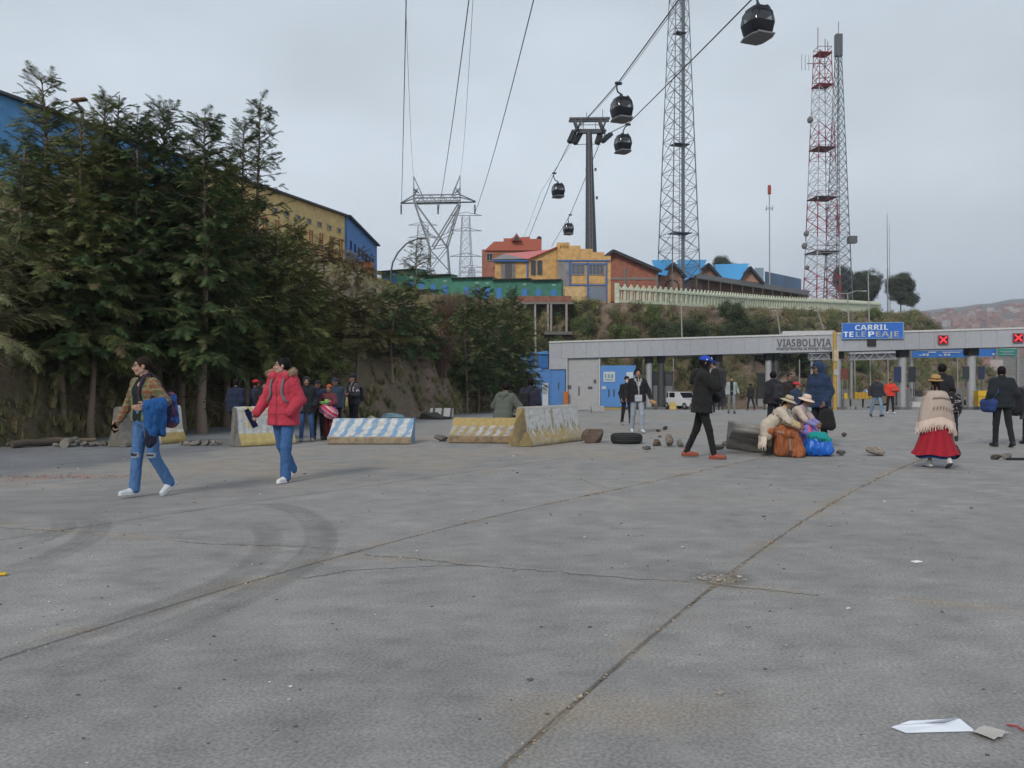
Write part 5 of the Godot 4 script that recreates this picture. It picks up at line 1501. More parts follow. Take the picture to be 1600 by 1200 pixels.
	# islands, barriers, yellow box
	var isl := func(px0: float, px1: float, py0: float, py1: float, back: float, col: Color, called: String, label: String, cat: String) -> void:
		solo(called, gw.call(px0, px1, py0, py1, 1.0, col, back), M.concrete, label, cat)
	isl.call(1400, 1440, 634.5, 626.5, -3.0, lin(0.62, 0.62, 0.60), "white_kerb_block", "long white concrete kerb block behind the red hooded walker", "kerb")
	isl.call(1441, 1512, 632, 622, 3.5, lin(0.5, 0.5, 0.5), "pale_kerb_block", "pale concrete lane divider behind the shawl woman", "kerb")
	var gb := ["grey concrete lane block beside the yellow pole", "grey concrete lane block under the yellow cushion", "grey concrete lane block beside the bearded walker", "low grey concrete block behind the dark walker", "grey concrete block end near the black backpack"]
	var gi := 0
	for q in [[1305, 1313], [1316, 1332], [1335, 1350], [1158, 1170], [1174, 1184]]:
		isl.call(q[0], q[1], 634, 622.5, -2.0, lin(0.30, 0.30, 0.295), "concrete_block", gb[gi], "block"); gi += 1
	var yc := thing("yellow_cushion", "yellow crash cushion barrier on the lane blocks", "barrier")
	for j in 5: part(yc, "cell", gw.call(1321 + j * 5.4, 1326 + j * 5.4, 622.4, 611.5 + (j % 2), 0.8, lin(0.52, 0.30, 0.03) * (0.9 + 0.1 * (j % 2)), -2.0), M.paint)
	part(yc, "nose", gw.call(1305.5, 1310, 622.4, 613.5, 0.6, lin(0.62, 0.45, 0.05), -2.0), M.paint)
	var yx := thing("yellow_box", "bright yellow steel box with black badge at the column foot", "box")
	part(yx, "body", gw.call(1513.5, 1544, 634, 618.2, 1.2, lin(0.60, 0.36, 0.015), -1.5), M.paint)
	part(yx, "lid", gw.call(1512.8, 1544.6, 618.2, 610.2, 1.3, lin(0.72, 0.46, 0.015), -1.55), M.paint)
	part(yx, "badge", gw.call(1528, 1531.5, 616, 613, 0.03, lin(0.03, 0.02, 0.01), -1.57), M.paint)
	parked_car()

func parked_car() -> void:
	var p := on(1066, 78.0)
	var t := thing("parked_car", "white off-road car parked beyond the toll columns", "car", p, deg_to_rad(-62))
	var W := lin(0.62, 0.63, 0.65)
	# side outline extruded, then glass and wheels; local x is length
	part(t, "body", tinted(W).prism(PackedVector2Array([Vector2(-2.1, 0.4), Vector2(2.1, 0.4), Vector2(2.15, 0.95), Vector2(1.1, 1.1), Vector2(-2.1, 1.1)]), 1.76), M.gloss)
	part(t, "cabin", tinted(W).prism(PackedVector2Array([Vector2(-2.08, 1.1), Vector2(0.95, 1.1), Vector2(0.4, 1.72), Vector2(-1.95, 1.75)]), 1.6), M.gloss)
	part(t, "windscreen", tinted(lin(0.015, 0.018, 0.02)).box(Vector3(0.70, 1.41, 0), Vector3(0.04, 0.66, 1.42), Basis(Vector3(0, 0, 1), 0.72)), M.cabglass)
	for s in [-1.0, 1.0]:
		for q in [[-1.5, 0.7], [-0.55, 0.8]]: part(t, "side_window", tinted(lin(0.015, 0.018, 0.02)).box(Vector3(q[0], 1.42, s * 0.802), Vector3(q[1], 0.46, 0.03)), M.cabglass)
		part(t, "headlight", tinted(lin(0.5, 0.5, 0.52)).box(Vector3(2.13, 0.86, s * 0.62), Vector3(0.06, 0.18, 0.34)), M.gloss)
		for x in [-1.35, 1.35]:
			var wh := part(t, "wheel", tinted(lin(0.02, 0.02, 0.02)).lathe([Vector2(0, -0.12), Vector2(0.30, -0.12), Vector2(0.36, -0.08), Vector2(0.36, 0.08), Vector2(0.30, 0.12), Vector2(0, 0.12)], 18, Transform3D(Basis(Vector3.RIGHT, PI / 2), Vector3(x, 0.36, s * 0.8))), M.plain)
			part(wh, "rim", tinted(lin(0.3, 0.3, 0.31)).lathe([Vector2(0, -0.13), Vector2(0.2, -0.13), Vector2(0.2, 0.13), Vector2(0, 0.13)], 12, Transform3D(Basis(Vector3.RIGHT, PI / 2), Vector3(x, 0.36, s * 0.8))), M.steel)
	part(t, "bumper", tinted(lin(0.04, 0.04, 0.042)).cbox(Vector3(2.14, 0.52, 0), Vector3(0.18, 0.28, 1.7), 0.05), M.plain)
	part(t, "grille", tinted(lin(0.03, 0.03, 0.03)).box(Vector3(2.13, 0.86, 0), Vector3(0.05, 0.16, 0.8)), M.plain)

# ---------------------------------------------------------------- trees and scrub
var sprays: Array = []
var tuft: ArrayMesh
var clump: ArrayMesh

func leaf_tri(b: MB, p: Vector3, q: Vector3, r: Vector3, up: Vector3) -> void:    # a leaf whose normal agrees with its face
	var g := (q - p).cross(r - p).normalized()
	var s := 1.0 if g.dot(up) > 0.0 else -1.0
	var n := (g * s + up * 0.35).normalized()
	var i := b.vert(p, n); var j := b.vert(q, n); var k := b.vert(r, n)
	if s > 0.0: b.face(i, j, k)
	else: b.face(i, k, j)

func make_sprays() -> void:
	var r := RandomNumberGenerator.new(); r.seed = 77
	for k in 3:
		var b := MB.new()
		var L := 0.56
		var needle := func(p: Vector3, dir: Vector3, l: float, w: float) -> void:
			var sd := dir.cross(Vector3(r.randf_range(-0.5, 0.5), 1.0, r.randf_range(-0.5, 0.5))).normalized() * w
			var up := Vector3(r.randfn(), 0.8 + r.randf(), r.randfn()).normalized()
			b.col = Color.WHITE * r.randf_range(0.6, 1.35)
			leaf_tri(b, p - sd * 0.5, p + sd * 0.5 + dir * l * 0.35, p + dir * l + Vector3(0, -0.02, 0), up)
		for i in 10:
			var u := (i + 0.6) / 10.0
			var p := Vector3(L * u, -0.10 * u * u + 0.02 * sin(u * 9.0 + k), 0.02 * sin(u * 7.0 + k * 2.0))
			for s in [-1.0, 1.0]:
				var tl: float = 0.25 * (1.0 - 0.75 * u) * r.randf_range(0.7, 1.25)
				var a := r.randf_range(0.6, 1.0)
				var dir := Vector3(cos(a), r.randf_range(-0.35, 0.12), s * sin(a)).normalized()
				var n := 5
				for j in n:
					var q := p + dir * tl * j / n
					needle.call(q, (dir + Vector3(0.4, r.randf_range(-0.2, 0.2), 0.8)).normalized(), 0.065, 0.016)
					needle.call(q, (dir + Vector3(0.4, r.randf_range(-0.2, 0.2), -0.8)).normalized(), 0.065, 0.016)
				needle.call(p + dir * tl, dir, 0.09, 0.022)
		needle.call(Vector3(L * 0.9, -0.09, 0), Vector3.RIGHT, 0.14, 0.022)
		b.col = lin(0.8, 0.6, 0.45)
		b.bar(Vector3.ZERO, Vector3(L * 0.5, -0.03, 0), 0.01); b.bar(Vector3(L * 0.5, -0.03, 0), Vector3(L, -0.1, 0), 0.006)
		sprays.append(b.mesh())
	var g := MB.new()
	for i in 46:
		var a := r.randf() * TAU; var l := r.randf_range(0.25, 0.6); var q := Vector3(cos(a), 0, sin(a)) * r.randf() * 0.16
		var lean := Vector3(cos(a), 0, sin(a)) * r.randf_range(0.05, 0.32)
		g.col = Color.WHITE * r.randf_range(0.7, 1.25)
		var sd := Vector3(-sin(a), 0, cos(a)) * 0.012
		var n := Vector3(cos(a), 0.8, sin(a)).normalized()
		var m := q + lean * 0.4 + Vector3(0, l * 0.6, 0)
		leaf_tri(g, q - sd, q + sd, m + sd * 0.8, n); leaf_tri(g, q - sd, m + sd * 0.8, m - sd * 0.8, n); leaf_tri(g, m - sd * 0.8, m + sd * 0.8, q + lean + Vector3(0, l, 0), n)
	tuft = g.mesh()
	var c := MB.new()
	for i in 230:
		var p := Vector3(r.randfn(), r.randfn(), r.randfn()).normalized() * pow(r.randf(), 0.45) * 0.5
		p.y *= 0.85
		var n := (p + Vector3(r.randf_range(-0.25, 0.25), r.randf_range(0.0, 0.4), r.randf_range(-0.25, 0.25))).normalized()
		var x := n.cross(Vector3(r.randfn(), r.randfn(), r.randfn())).normalized(); var y := n.cross(x)
		var s := r.randf_range(0.035, 0.075)
		c.col = Color.WHITE * r.randf_range(0.7, 1.25)
		leaf_tri(c, p - x * s, p + y * s * 0.45, p + x * s, n); leaf_tri(c, p - x * s, p + x * s, p - y * s * 0.45, n)
	clump = c.mesh()

func scatter(parent: Node, called: String, m: Mesh, xf: Array, cols: Array, mt: Material) -> MultiMeshInstance3D:
	var mm := MultiMesh.new()
	mm.transform_format = MultiMesh.TRANSFORM_3D
	mm.use_colors = true
	mm.mesh = m
	mm.instance_count = xf.size()
	for i in xf.size():
		mm.set_instance_transform(i, xf[i]); mm.set_instance_color(i, cols[i])
	var o := MultiMeshInstance3D.new()
	o.name = called
	o.multimesh = mm
	o.material_override = mt
	parent.add_child(o, true)
	return o

func conifer(label: String, p: Vector3, H: float, R: float, clear: float, dens: float, tone: Color, sd: int, lean := 0.0, airy := 0.0) -> void:
	var r := RandomNumberGenerator.new(); r.seed = sd
	var t := thing("conifer_tree", label, "tree", p, 0.0, "conifers on the bank")
	var top := Vector3(lean, H, r.randf_range(-0.2, 0.2))
	var axis := func(u: float) -> Vector3: return Vector3(top.x * u * u + 0.06 * sin(u * 6.0 + sd), top.y * u, top.z * u * u)
	var tp := []; var tr := []
	for i in 11:
		tp.append(axis.call(i / 10.0)); tr.append(lerpf(0.03 + 0.012 * H, 0.012, pow(i / 10.0, 0.8)) * (1.35 if i == 0 else 1.0))
	(tp[0] as Vector3)
	tp[0] = Vector3(0, -0.4, 0)
	part(t, "trunk", tinted(lin(0.33, 0.25, 0.185) * r.randf_range(0.75, 1.3)).tube(tp, tr, 9), M.bark)
	var limbs := tinted(lin(0.13, 0.095, 0.07))
	var xf := [[], [], []]; var cl := [[], [], []]
	var y := clear
	while y < H - 0.15:
		var u := (y - clear) / (H - clear)
		var n := int(round(lerpf(7.0, 5.0, u) * dens))
		var prof := pow(1.0 - u, 0.64 + 0.2 * airy) * (0.72 + 0.28 * smoothstep(0.0, 0.18, u))
		var az := r.randf() * TAU
		for k in maxi(n, 2):
			var a := az + TAU * k / n + r.randf_range(-0.4, 0.4)
			var L := maxf(0.22, R * prof * r.randf_range(0.55, 1.22))
			if r.randf() < 0.07: L *= 1.35
			var o: Vector3 = axis.call((y + r.randf_range(-0.12, 0.12)) / H)
			var hd := Vector3(cos(a), 0, sin(a))
			var rise := lerpf(r.randf_range(-0.12, 0.35), r.randf_range(0.5, 1.1), pow(u, 1.5))
			var droop := r.randf_range(0.10, 0.34) * (1.0 - u)
			var pt := func(s: float) -> Vector3: return o + hd * L * s + Vector3.UP * (L * (rise * s - droop * 2.0 * s * s + droop * 0.9 * s * s * s))
			limbs.tube([o, pt.call(0.5), pt.call(0.95)], [0.012 + 0.011 * L, 0.008 + 0.004 * L, 0.004], 4, false)
			if u < 0.03 and r.randf() < 0.5: continue
			var m := maxi(4, int(L / (0.072 + 0.08 * airy)))
			for j in m:
				var s := lerpf(0.18 + 0.25 * airy, 1.0, (j + r.randf()) / m)
				var q: Vector3 = pt.call(s)
				var fw: Vector3 = (pt.call(minf(s + 0.06, 1.06)) - pt.call(s - 0.06)).normalized()
				var sd_ := fw.rotated(Vector3.UP, (1.0 if j % 2 == 0 else -1.0) * r.randf_range(0.25, 1.05) * (1.0 - 0.4 * s))
				sd_ = (sd_ + Vector3.UP * r.randf_range(-0.85, 0.45)).normalized()
				var z := sd_.cross(Vector3(r.randf_range(-0.5, 0.5), 1.0, r.randf_range(-0.5, 0.5))).normalized()
				var sc := r.randf_range(0.38, 0.8) * lerpf(1.0, 0.8, u)
				var v := r.randi() % 3
				xf[v].append(Transform3D(Basis(sd_, z.cross(sd_), z).scaled_local(Vector3(sc, sc, sc)), q))
				var cc := tone * r.randf_range(0.7, 1.35)
				if r.randf() < 0.06: cc = cc.lerp(lin(0.22, 0.14, 0.08), 0.7)
				elif r.randf() < 0.2: cc = cc.lerp(lin(0.24, 0.24, 0.09), 0.5)
				cl[v].append(cc)
		y += r.randf_range(0.2, 0.34) * (1.0 + 0.35 * airy) * lerpf(1.0, 0.7, u)
	# dead twigs on the bare lower trunk
	for k in 16:
		var a := r.randf() * TAU; var h := clear * r.randf_range(0.35, 1.0)
		var o: Vector3 = axis.call(h / H); var hd := Vector3(cos(a), r.randf_range(-0.3, 0.2), sin(a))
		var l := r.randf_range(0.3, 1.1)
		limbs.tube([o, o + hd * l * 0.5 + Vector3(0, 0.03, 0), o + hd * l + Vector3(r.randf_range(-0.1, 0.1), -0.1, 0.05)], [0.014, 0.009, 0.004], 4, false)
	part(t, "limbs", limbs, M.bark)
	var crown := Node3D.new(); crown.name = "crown"; t.add_child(crown)
	for v in 3:
		if xf[v].size(): scatter(crown, "foliage", sprays[v], xf[v], cl[v], M.leaf).set_meta("kind", "stuff")

func leafy(called: String, label: String, cat: String, p: Vector3, H: float, R: float, tone: Color, sd: int, n: int, group := "", sc := 1.0) -> void:
	var r := RandomNumberGenerator.new(); r.seed = sd
	var t := thing(called, label, cat, p, 0.0, group)
	var limbs := tinted(lin(0.14, 0.10, 0.075))
	limbs.tube([Vector3(0, -0.3, 0), Vector3(0.05, H * 0.3, 0), Vector3(0, H * 0.62, 0.05)], [0.03 * H * 0.6, 0.02 * H * 0.6, 0.008 * H], 7)
	var lobes := []
	for k in 9:
		var a := r.randf() * TAU
		var q := Vector3(cos(a) * R * r.randf_range(0.15, 0.62), H * r.randf_range(0.34, 0.84), sin(a) * R * r.randf_range(0.15, 0.62))
		lobes.append([q, R * r.randf_range(0.34, 0.6)])
		limbs.tube([Vector3(0, H * 0.25, 0), q * 0.6 + Vector3(0, H * 0.1, 0), q], [0.01 * H, 0.007 * H, 0.004 * H], 5, false)
	part(t, "trunk" if cat == "tree" else "stems", limbs, M.bark)
	var xf := []; var cl := []
	for i in n:
		var lb: Array = lobes[r.randi() % lobes.size()]
		var dr := Vector3(r.randfn(), r.randfn() * 0.85, r.randfn()).normalized()
		var q: Vector3 = lb[0] + dr * lb[1] * pow(r.randf(), 0.4)
		if q.y < 0.05: q.y = 0.05
		xf.append(Transform3D(Basis(Vector3(r.randfn(), r.randfn(), r.randfn()).normalized(), r.randf() * TAU).scaled(Vector3.ONE * sc * r.randf_range(0.6, 1.2)), q))
		cl.append(tone * r.randf_range(0.6, 1.4))
	scatter(t, "crown" if cat == "tree" else "foliage", clump, xf, cl, M.leaf).set_meta("kind", "stuff")

func make_trees() -> void:
	make_sprays()
	var DK := lin(0.07, 0.118, 0.038); var OL := lin(0.145, 0.17, 0.048); var GR := lin(0.20, 0.21, 0.10); var BR := lin(0.18, 0.145, 0.06)
	# picture column and distance of the foot, row of the top, crown radius, tone, lean, airiness, label
	var rows := [
		[-45, 16.5, 350, 1.6, GR, 0.0, 0.3, "pale drooping conifer at the road edge beyond the log kerb"],
		[8, 18.0, 365, 1.6, GR, 0.2, 0.2, "grey green drooping conifer with low hanging twigs over the log"],
		[36, 18.8, 232, 1.2, DK, 0.1, 0.3, "slim dark conifer with a curved pale trunk by the log"],
		[99, 19.0, 300, 1.6, OL, 0.1, 0.0, "short olive conifer with a thick straight trunk by the stones"],
		[72, 20.6, 124, 1.35, OL, 0.0, 0.2, "conifer with the wispy spire rising before the blue warehouse"],
		[118, 19.6, 182, 1.5, OL, 0.1, 0.2, "olive conifer with the rusty lamp head in its top"],
		[142, 19.3, 330, 1.6, DK, 0.2, 0.0, "low dark conifer behind the plaid jacket walker"],
		[160, 21.0, 156, 1.4, OL, 0.1, 0.2, "twin topped tall olive conifer behind the plaid jacket walker"],
		[178, 21.6, 148, 1.2, DK, 0.1, 0.5, "thin tall conifer leaning beside the twin topped one"],
		[214, 20.8, 190, 1.6, DK, 0.0, 0.0, "broad conifer with three pronged top behind the backpack walker"],
		[250, 21.4, 168, 1.5, DK, 0.0, 0.0, "dense dark conifer with a bushy top and pale lamp arm"],
		[286, 22.2, 228, 1.6, DK, 0.2, 0.1, "dark conifer with a ragged low top beside the bushy one"],
		[316, 21.2, 180, 1.45, DK, 0.1, 0.0, "straight conifer with a narrow pointed spire and pale trunk foot"],
		[352, 24.0, 248, 1.6, OL, 0.1, 0.0, "olive conifer between the narrow spire and the airy pair"],
		[382, 24.6, 198, 1.3, DK, 0.0, 0.5, "airy dark conifer before the yellow warehouse wall"],
		[402, 25.2, 154, 1.6, DK, 0.0, 0.9, "tallest airy conifer with gaps before the yellow warehouse"],
		[425, 24.6, 372, 1.8, OL, 0.2, 0.0, "broad olive conifer behind the pink parka walker"],
		[462, 28.5, 345, 1.15, OL, 0.0, 0.3, "conifer with drooping tip before the yellow slot windows"],
		[480, 27.0, 425, 1.8, OL, 0.0, 0.0, "low olive conifer behind the hooded men"],
		[520, 31.0, 440, 1.7, BR, 0.0, 0.1, "brownish conifer below the yellow railing"],
		[556, 31.5, 455, 1.6, BR, 0.0, 0.2, "brown green conifer behind the tracksuit man"],
		[590, 35.0, 462, 1.5, DK, 0.0, 0.1, "dark conifer below the curved lamp"],
		[612, 34.0, 440, 1.7, DK, 0.3, 0.1, "dark conifer with leaning trunk behind the blue striped block"],
		[648, 42.0, 380, 1.7, DK, 0.1, 0.6, "layered dark conifer rising before the green sheds"],
		[652, 37.0, 478, 1.6, DK, -0.2, 0.0, "dark low conifer behind the toppled white block"],
		[692, 40.0, 505, 1.2, BR, 0.0, 0.5, "thin brown conifer among the bare red twigs"],
		[728, 42.0, 470, 1.4, DK, 0.0, 0.1, "dark conifer below the last blue shed doors"],
		[746, 44.0, 446, 1.8, DK, 0.1, 0.1, "tall dark conifer before the green sheds near the terrace"],
		[778, 47.0, 470, 1.6, DK, 0.0, 0.1, "dark conifer behind the seated grey jacket man"],
		[800, 50.0, 452, 1.7, DK, 0.0, 0.1, "dark conifer beside the stilted terrace"],
		[818, 56.0, 500, 1.5, OL, 0.0, 0.2, "small olive conifer beside the blue kiosk"],
		[30, 26.0, 335, 1.8, DK, 0.0, 0.0, "conifer standing high on the bank before the blue warehouse"],
		[130, 26.5, 245, 2.0, DK, 0.0, 0.0, "dense conifer deep in the grove behind the twin topped one"],
		[205, 27.5, 250, 2.0, DK, 0.0, 0.0, "dense conifer deep in the grove behind the three pronged one"],
		[275, 29.0, 268, 2.0, DK, 0.0, 0.0, "dense conifer deep in the grove behind the bushy topped one"],
		[335, 31.0, 300, 2.0, DK, 0.0, 0.0, "dense conifer deep in the grove behind the narrow spire"],
		[400, 34.0, 402, 1.9, OL, 0.0, 0.0, "olive conifer deep in the grove below the yellow warehouse"],
		[445, 38.0, 432, 1.8, OL, 0.0, 0.1, "olive conifer high on the bank below the slot windows"],
		[505, 42.0, 455, 1.6, BR, 0.0, 0.1, "brown conifer high on the bank below the brick terrace wall"],
		[560, 46.0, 462, 1.6, BR, 0.0, 0.1, "brown conifer high on the bank below the deep blue warehouse"]]
	var k := 0
	for q in rows:
		var p := at(q[0], 594, q[1])
		p.y = ground_y(p.x, p.z) - 0.05
		var topy: float = EYE + (594.0 - q[2]) / FOC * q[1]
		var H := maxf(2.2, topy - p.y)
		var clear: float = clampf(2.15 - (p.y - 0.3) * 0.6, 0.5, 2.1) if k < 31 else 1.5
		if q[0] > 450: clear *= 0.75
		conifer(q[7], p, H, q[3] * 1.08, clear, 1.12 - 0.45 * q[6], q[4], 100 + k, q[5], q[6])
		k += 1
	# trees on the plateau
	for q in [[1133, 392, 165.0, 5.0, 2.6, "dark round conifer behind the blue market roofs"], [1322, 410, 205.0, 12.5, 3.4, "dark pointed conifer beside the red and white mast foot"], [1352, 420, 212.0, 11.0, 5.0, "broad dark cypress between the mast and the round tree"]]:
		var p := at(q[0], 490, q[2])
		var H: float = EYE + (594.0 - q[1]) / FOC * q[2] - p.y
		leafy("plateau_tree", q[5], "tree", p, H, q[4], lin(0.07, 0.085, 0.055), int(q[0]), 520, "", 2.1)
	leafy("round_tree", "round crowned dark tree standing alone at the balustrade end", "tree", at(1407, 489, 206), 10.0, 4.2, lin(0.085, 0.10, 0.062), 9, 700, "", 1.9)
	leafy("plateau_bush", "low green bush heap before the broad cypress", "bush", at(1335, 484, 196), 4.2, 3.4, lin(0.08, 0.09, 0.04), 10, 240, "", 1.9)
	scrub()

func scrub() -> void:
	var r := RandomNumberGenerator.new(); r.seed = 31
	var gx := []; var gc := []; var bx := []; var bc := []
	for i in 15000:
		var s := r.randf_range(1.0, 15.9); var t := pow(r.randf(), 0.9)
		if s < 7.0: t = pow(r.randf(), 2.2)
		var p := bank_at(s, t)
		var w := N1.get_noise_3dv(p * 0.7)
		if w < (0.18 if s > 8 else -0.3): continue
		var far := clampf(-p.z / 90.0, 0.55, 2.2)
		gx.append(Transform3D(Basis(Vector3.UP, r.randf() * TAU).scaled(Vector3.ONE * far * r.randf_range(0.5, 1.4)), p + Vector3(0, -0.05, 0)))
		gc.append(lin(0.34, 0.27, 0.14).lerp(lin(0.19, 0.20, 0.08), r.randf()) * r.randf_range(0.7, 1.3))
	for i in 3900:
		var s := r.randf_range(6.5, 15.8); var t := r.randf_range(0.03, 0.97)
		var p := bank_at(s, t)
		if N2.get_noise_3dv(p * 0.11) + 0.35 * N1.get_noise_3dv(p) < 0.0: continue
		var sc := r.randf_range(0.7, 2.0) * clampf(-p.z / 110.0, 0.7, 1.6)
		bx.append(Transform3D(Basis(Vector3(r.randfn(), r.randfn(), r.randfn()).normalized(), r.randf() * TAU).scaled(Vector3.ONE * sc), p + Vector3(0, 0.2 * sc, 0.1)))
		bc.append(lin(0.12, 0.15, 0.045).lerp(lin(0.27, 0.21, 0.10), pow(r.randf(), 1.6)) * r.randf_range(0.6, 1.35))
	var o := scatter(self, "hillside_grass", tuft, gx, gc, M.leaf)
	o.set_meta("kind", "stuff"); tag(o, "dry grass tufts growing all over the bank and cliff", "grass")
	o = scatter(self, "hillside_scrub", clump, bx, bc, M.leaf)
	o.set_meta("kind", "stuff"); tag(o, "low green and brown scrub covering the cliff face", "scrub")
	# larger shrubs one can tell apart on the cliff
	var list := [[9.0, 0.62, 1.9, "green shrub directly under the orange house corner"], [9.6, 0.5, 2.4, "dark green shrub on the cliff below the garage door"], [10.2, 0.72, 2.6, "large green shrub hanging under the balustrade start"], [10.5, 0.45, 2.2, "round green shrub low on the cliff under the balustrade start"], [10.9, 0.6, 2.0, "green shrub beside the bare pinkish scarp"], [11.3, 0.4, 2.4, "broad shrub on the cliff left of the lattice mast"], [11.8, 0.55, 2.2, "olive shrub on the cliff below the lattice mast"], [12.4, 0.7, 2.2, "shrub near the cliff top behind the lettering"], [12.9, 0.5, 2.5, "brown green shrub on the cliff behind the lettering"], [13.5, 0.85, 2.6, "dark shrub at the foot of the balustrade above the lane sign"], [13.9, 0.5, 2.4, "shrub on the cliff behind the blue lane sign"], [14.5, 0.6, 2.6, "olive shrub on the cliff beyond the lane sign"], [8.4, 0.4, 2.0, "shrub behind the stilts of the terrace"], [8.0, 0.25, 2.2, "leafy shrub beside the blue kiosk roof"], [10.0, 0.2, 2.4, "shrub seen under the gate behind the headphone walker"], [11.6, 0.15, 2.8, "tall shrub seen under the gate behind the caller"], [12.2, 0.2, 3.2, "dark shrub seen under the gate behind the dark walker"]]
	var j := 0
	for q in list:
		leafy("cliff_shrub", q[3].replace(" left of", " beside"), "shrub", bank_at(q[0], q[1]), q[2], q[2] * 0.75, lin(0.12, 0.155, 0.045) * (0.8 + 0.1 * (j % 5)), 300 + j, 90, "shrubs on the cliff", 1.25)
		j += 1
	# dark trees at the foot of the cliff, seen under the gate
	j = 0
	for q in [[1050, 97, 5.5, "dark leafy tree behind the parked white car"], [1078, 99, 6.2, "dark leafy tree behind the caller's shoulder"], [1100, 98, 5.0, "low dark tree behind the caller's phone hand"], [1150, 102, 6.5, "broad dark tree behind the light jacket man"], [1178, 104, 6.8, "tall dark tree behind the dark clothed walker"], [1200, 105, 5.6, "dark tree above the black backpack"], [1232, 108, 6.4, "dark tree behind the red cap man"], [1262, 110, 6.0, "dark tree behind the round blue sign"]]:
		var p := on(q[0], q[1]); p.y = ground_y(p.x, p.z)
		leafy("foot_tree", q[3], "tree", p, q[2], q[2] * 0.45, lin(0.07, 0.09, 0.035), 500 + j, 210, "trees at the cliff foot", 1.5); j += 1
	# bare reddish bushes between the dark conifers
	for q in [[700, 47.0, 3.4, "bare reddish twig bush between the dark conifers"], [716, 52.0, 3.8, "taller bare reddish twig bush higher on the bank"], [688, 39.0, 2.2, "small bare reddish twig bush at the road edge"]]:
		var p := at(q[0], 594, q[1]); p.y = ground_y(p.x, p.z)
		var t := thing("bare_bush", q[3], "bush", p)
		for v in 5:
			var tw := tinted(lin(0.20, 0.12, 0.09))
			for i in 60:
				var a := r.randf() * TAU; var l: float = q[2] * r.randf_range(0.4, 1.0)
				var e := Vector3(cos(a) * r.randf_range(0.1, 0.45), 1.0, sin(a) * r.randf_range(0.1, 0.45)) * l
				var m := e * 0.5 + Vector3(r.randf_range(-0.15, 0.15), 0, r.randf_range(-0.15, 0.15))
				tw.tube([Vector3(r.randf_range(-0.3, 0.3), 0, r.randf_range(-0.3, 0.3)), m, e], [0.02, 0.014, 0.005], 4, false)
				for h in 3: tw.tube([m.lerp(e, h * 0.3), m.lerp(e, h * 0.3) + Vector3(r.randf_range(-0.4, 0.4), 0.35, r.randf_range(-0.4, 0.4))], [0.009, 0.004], 3, false)
			part(t, "twigs", tw, M.bark)

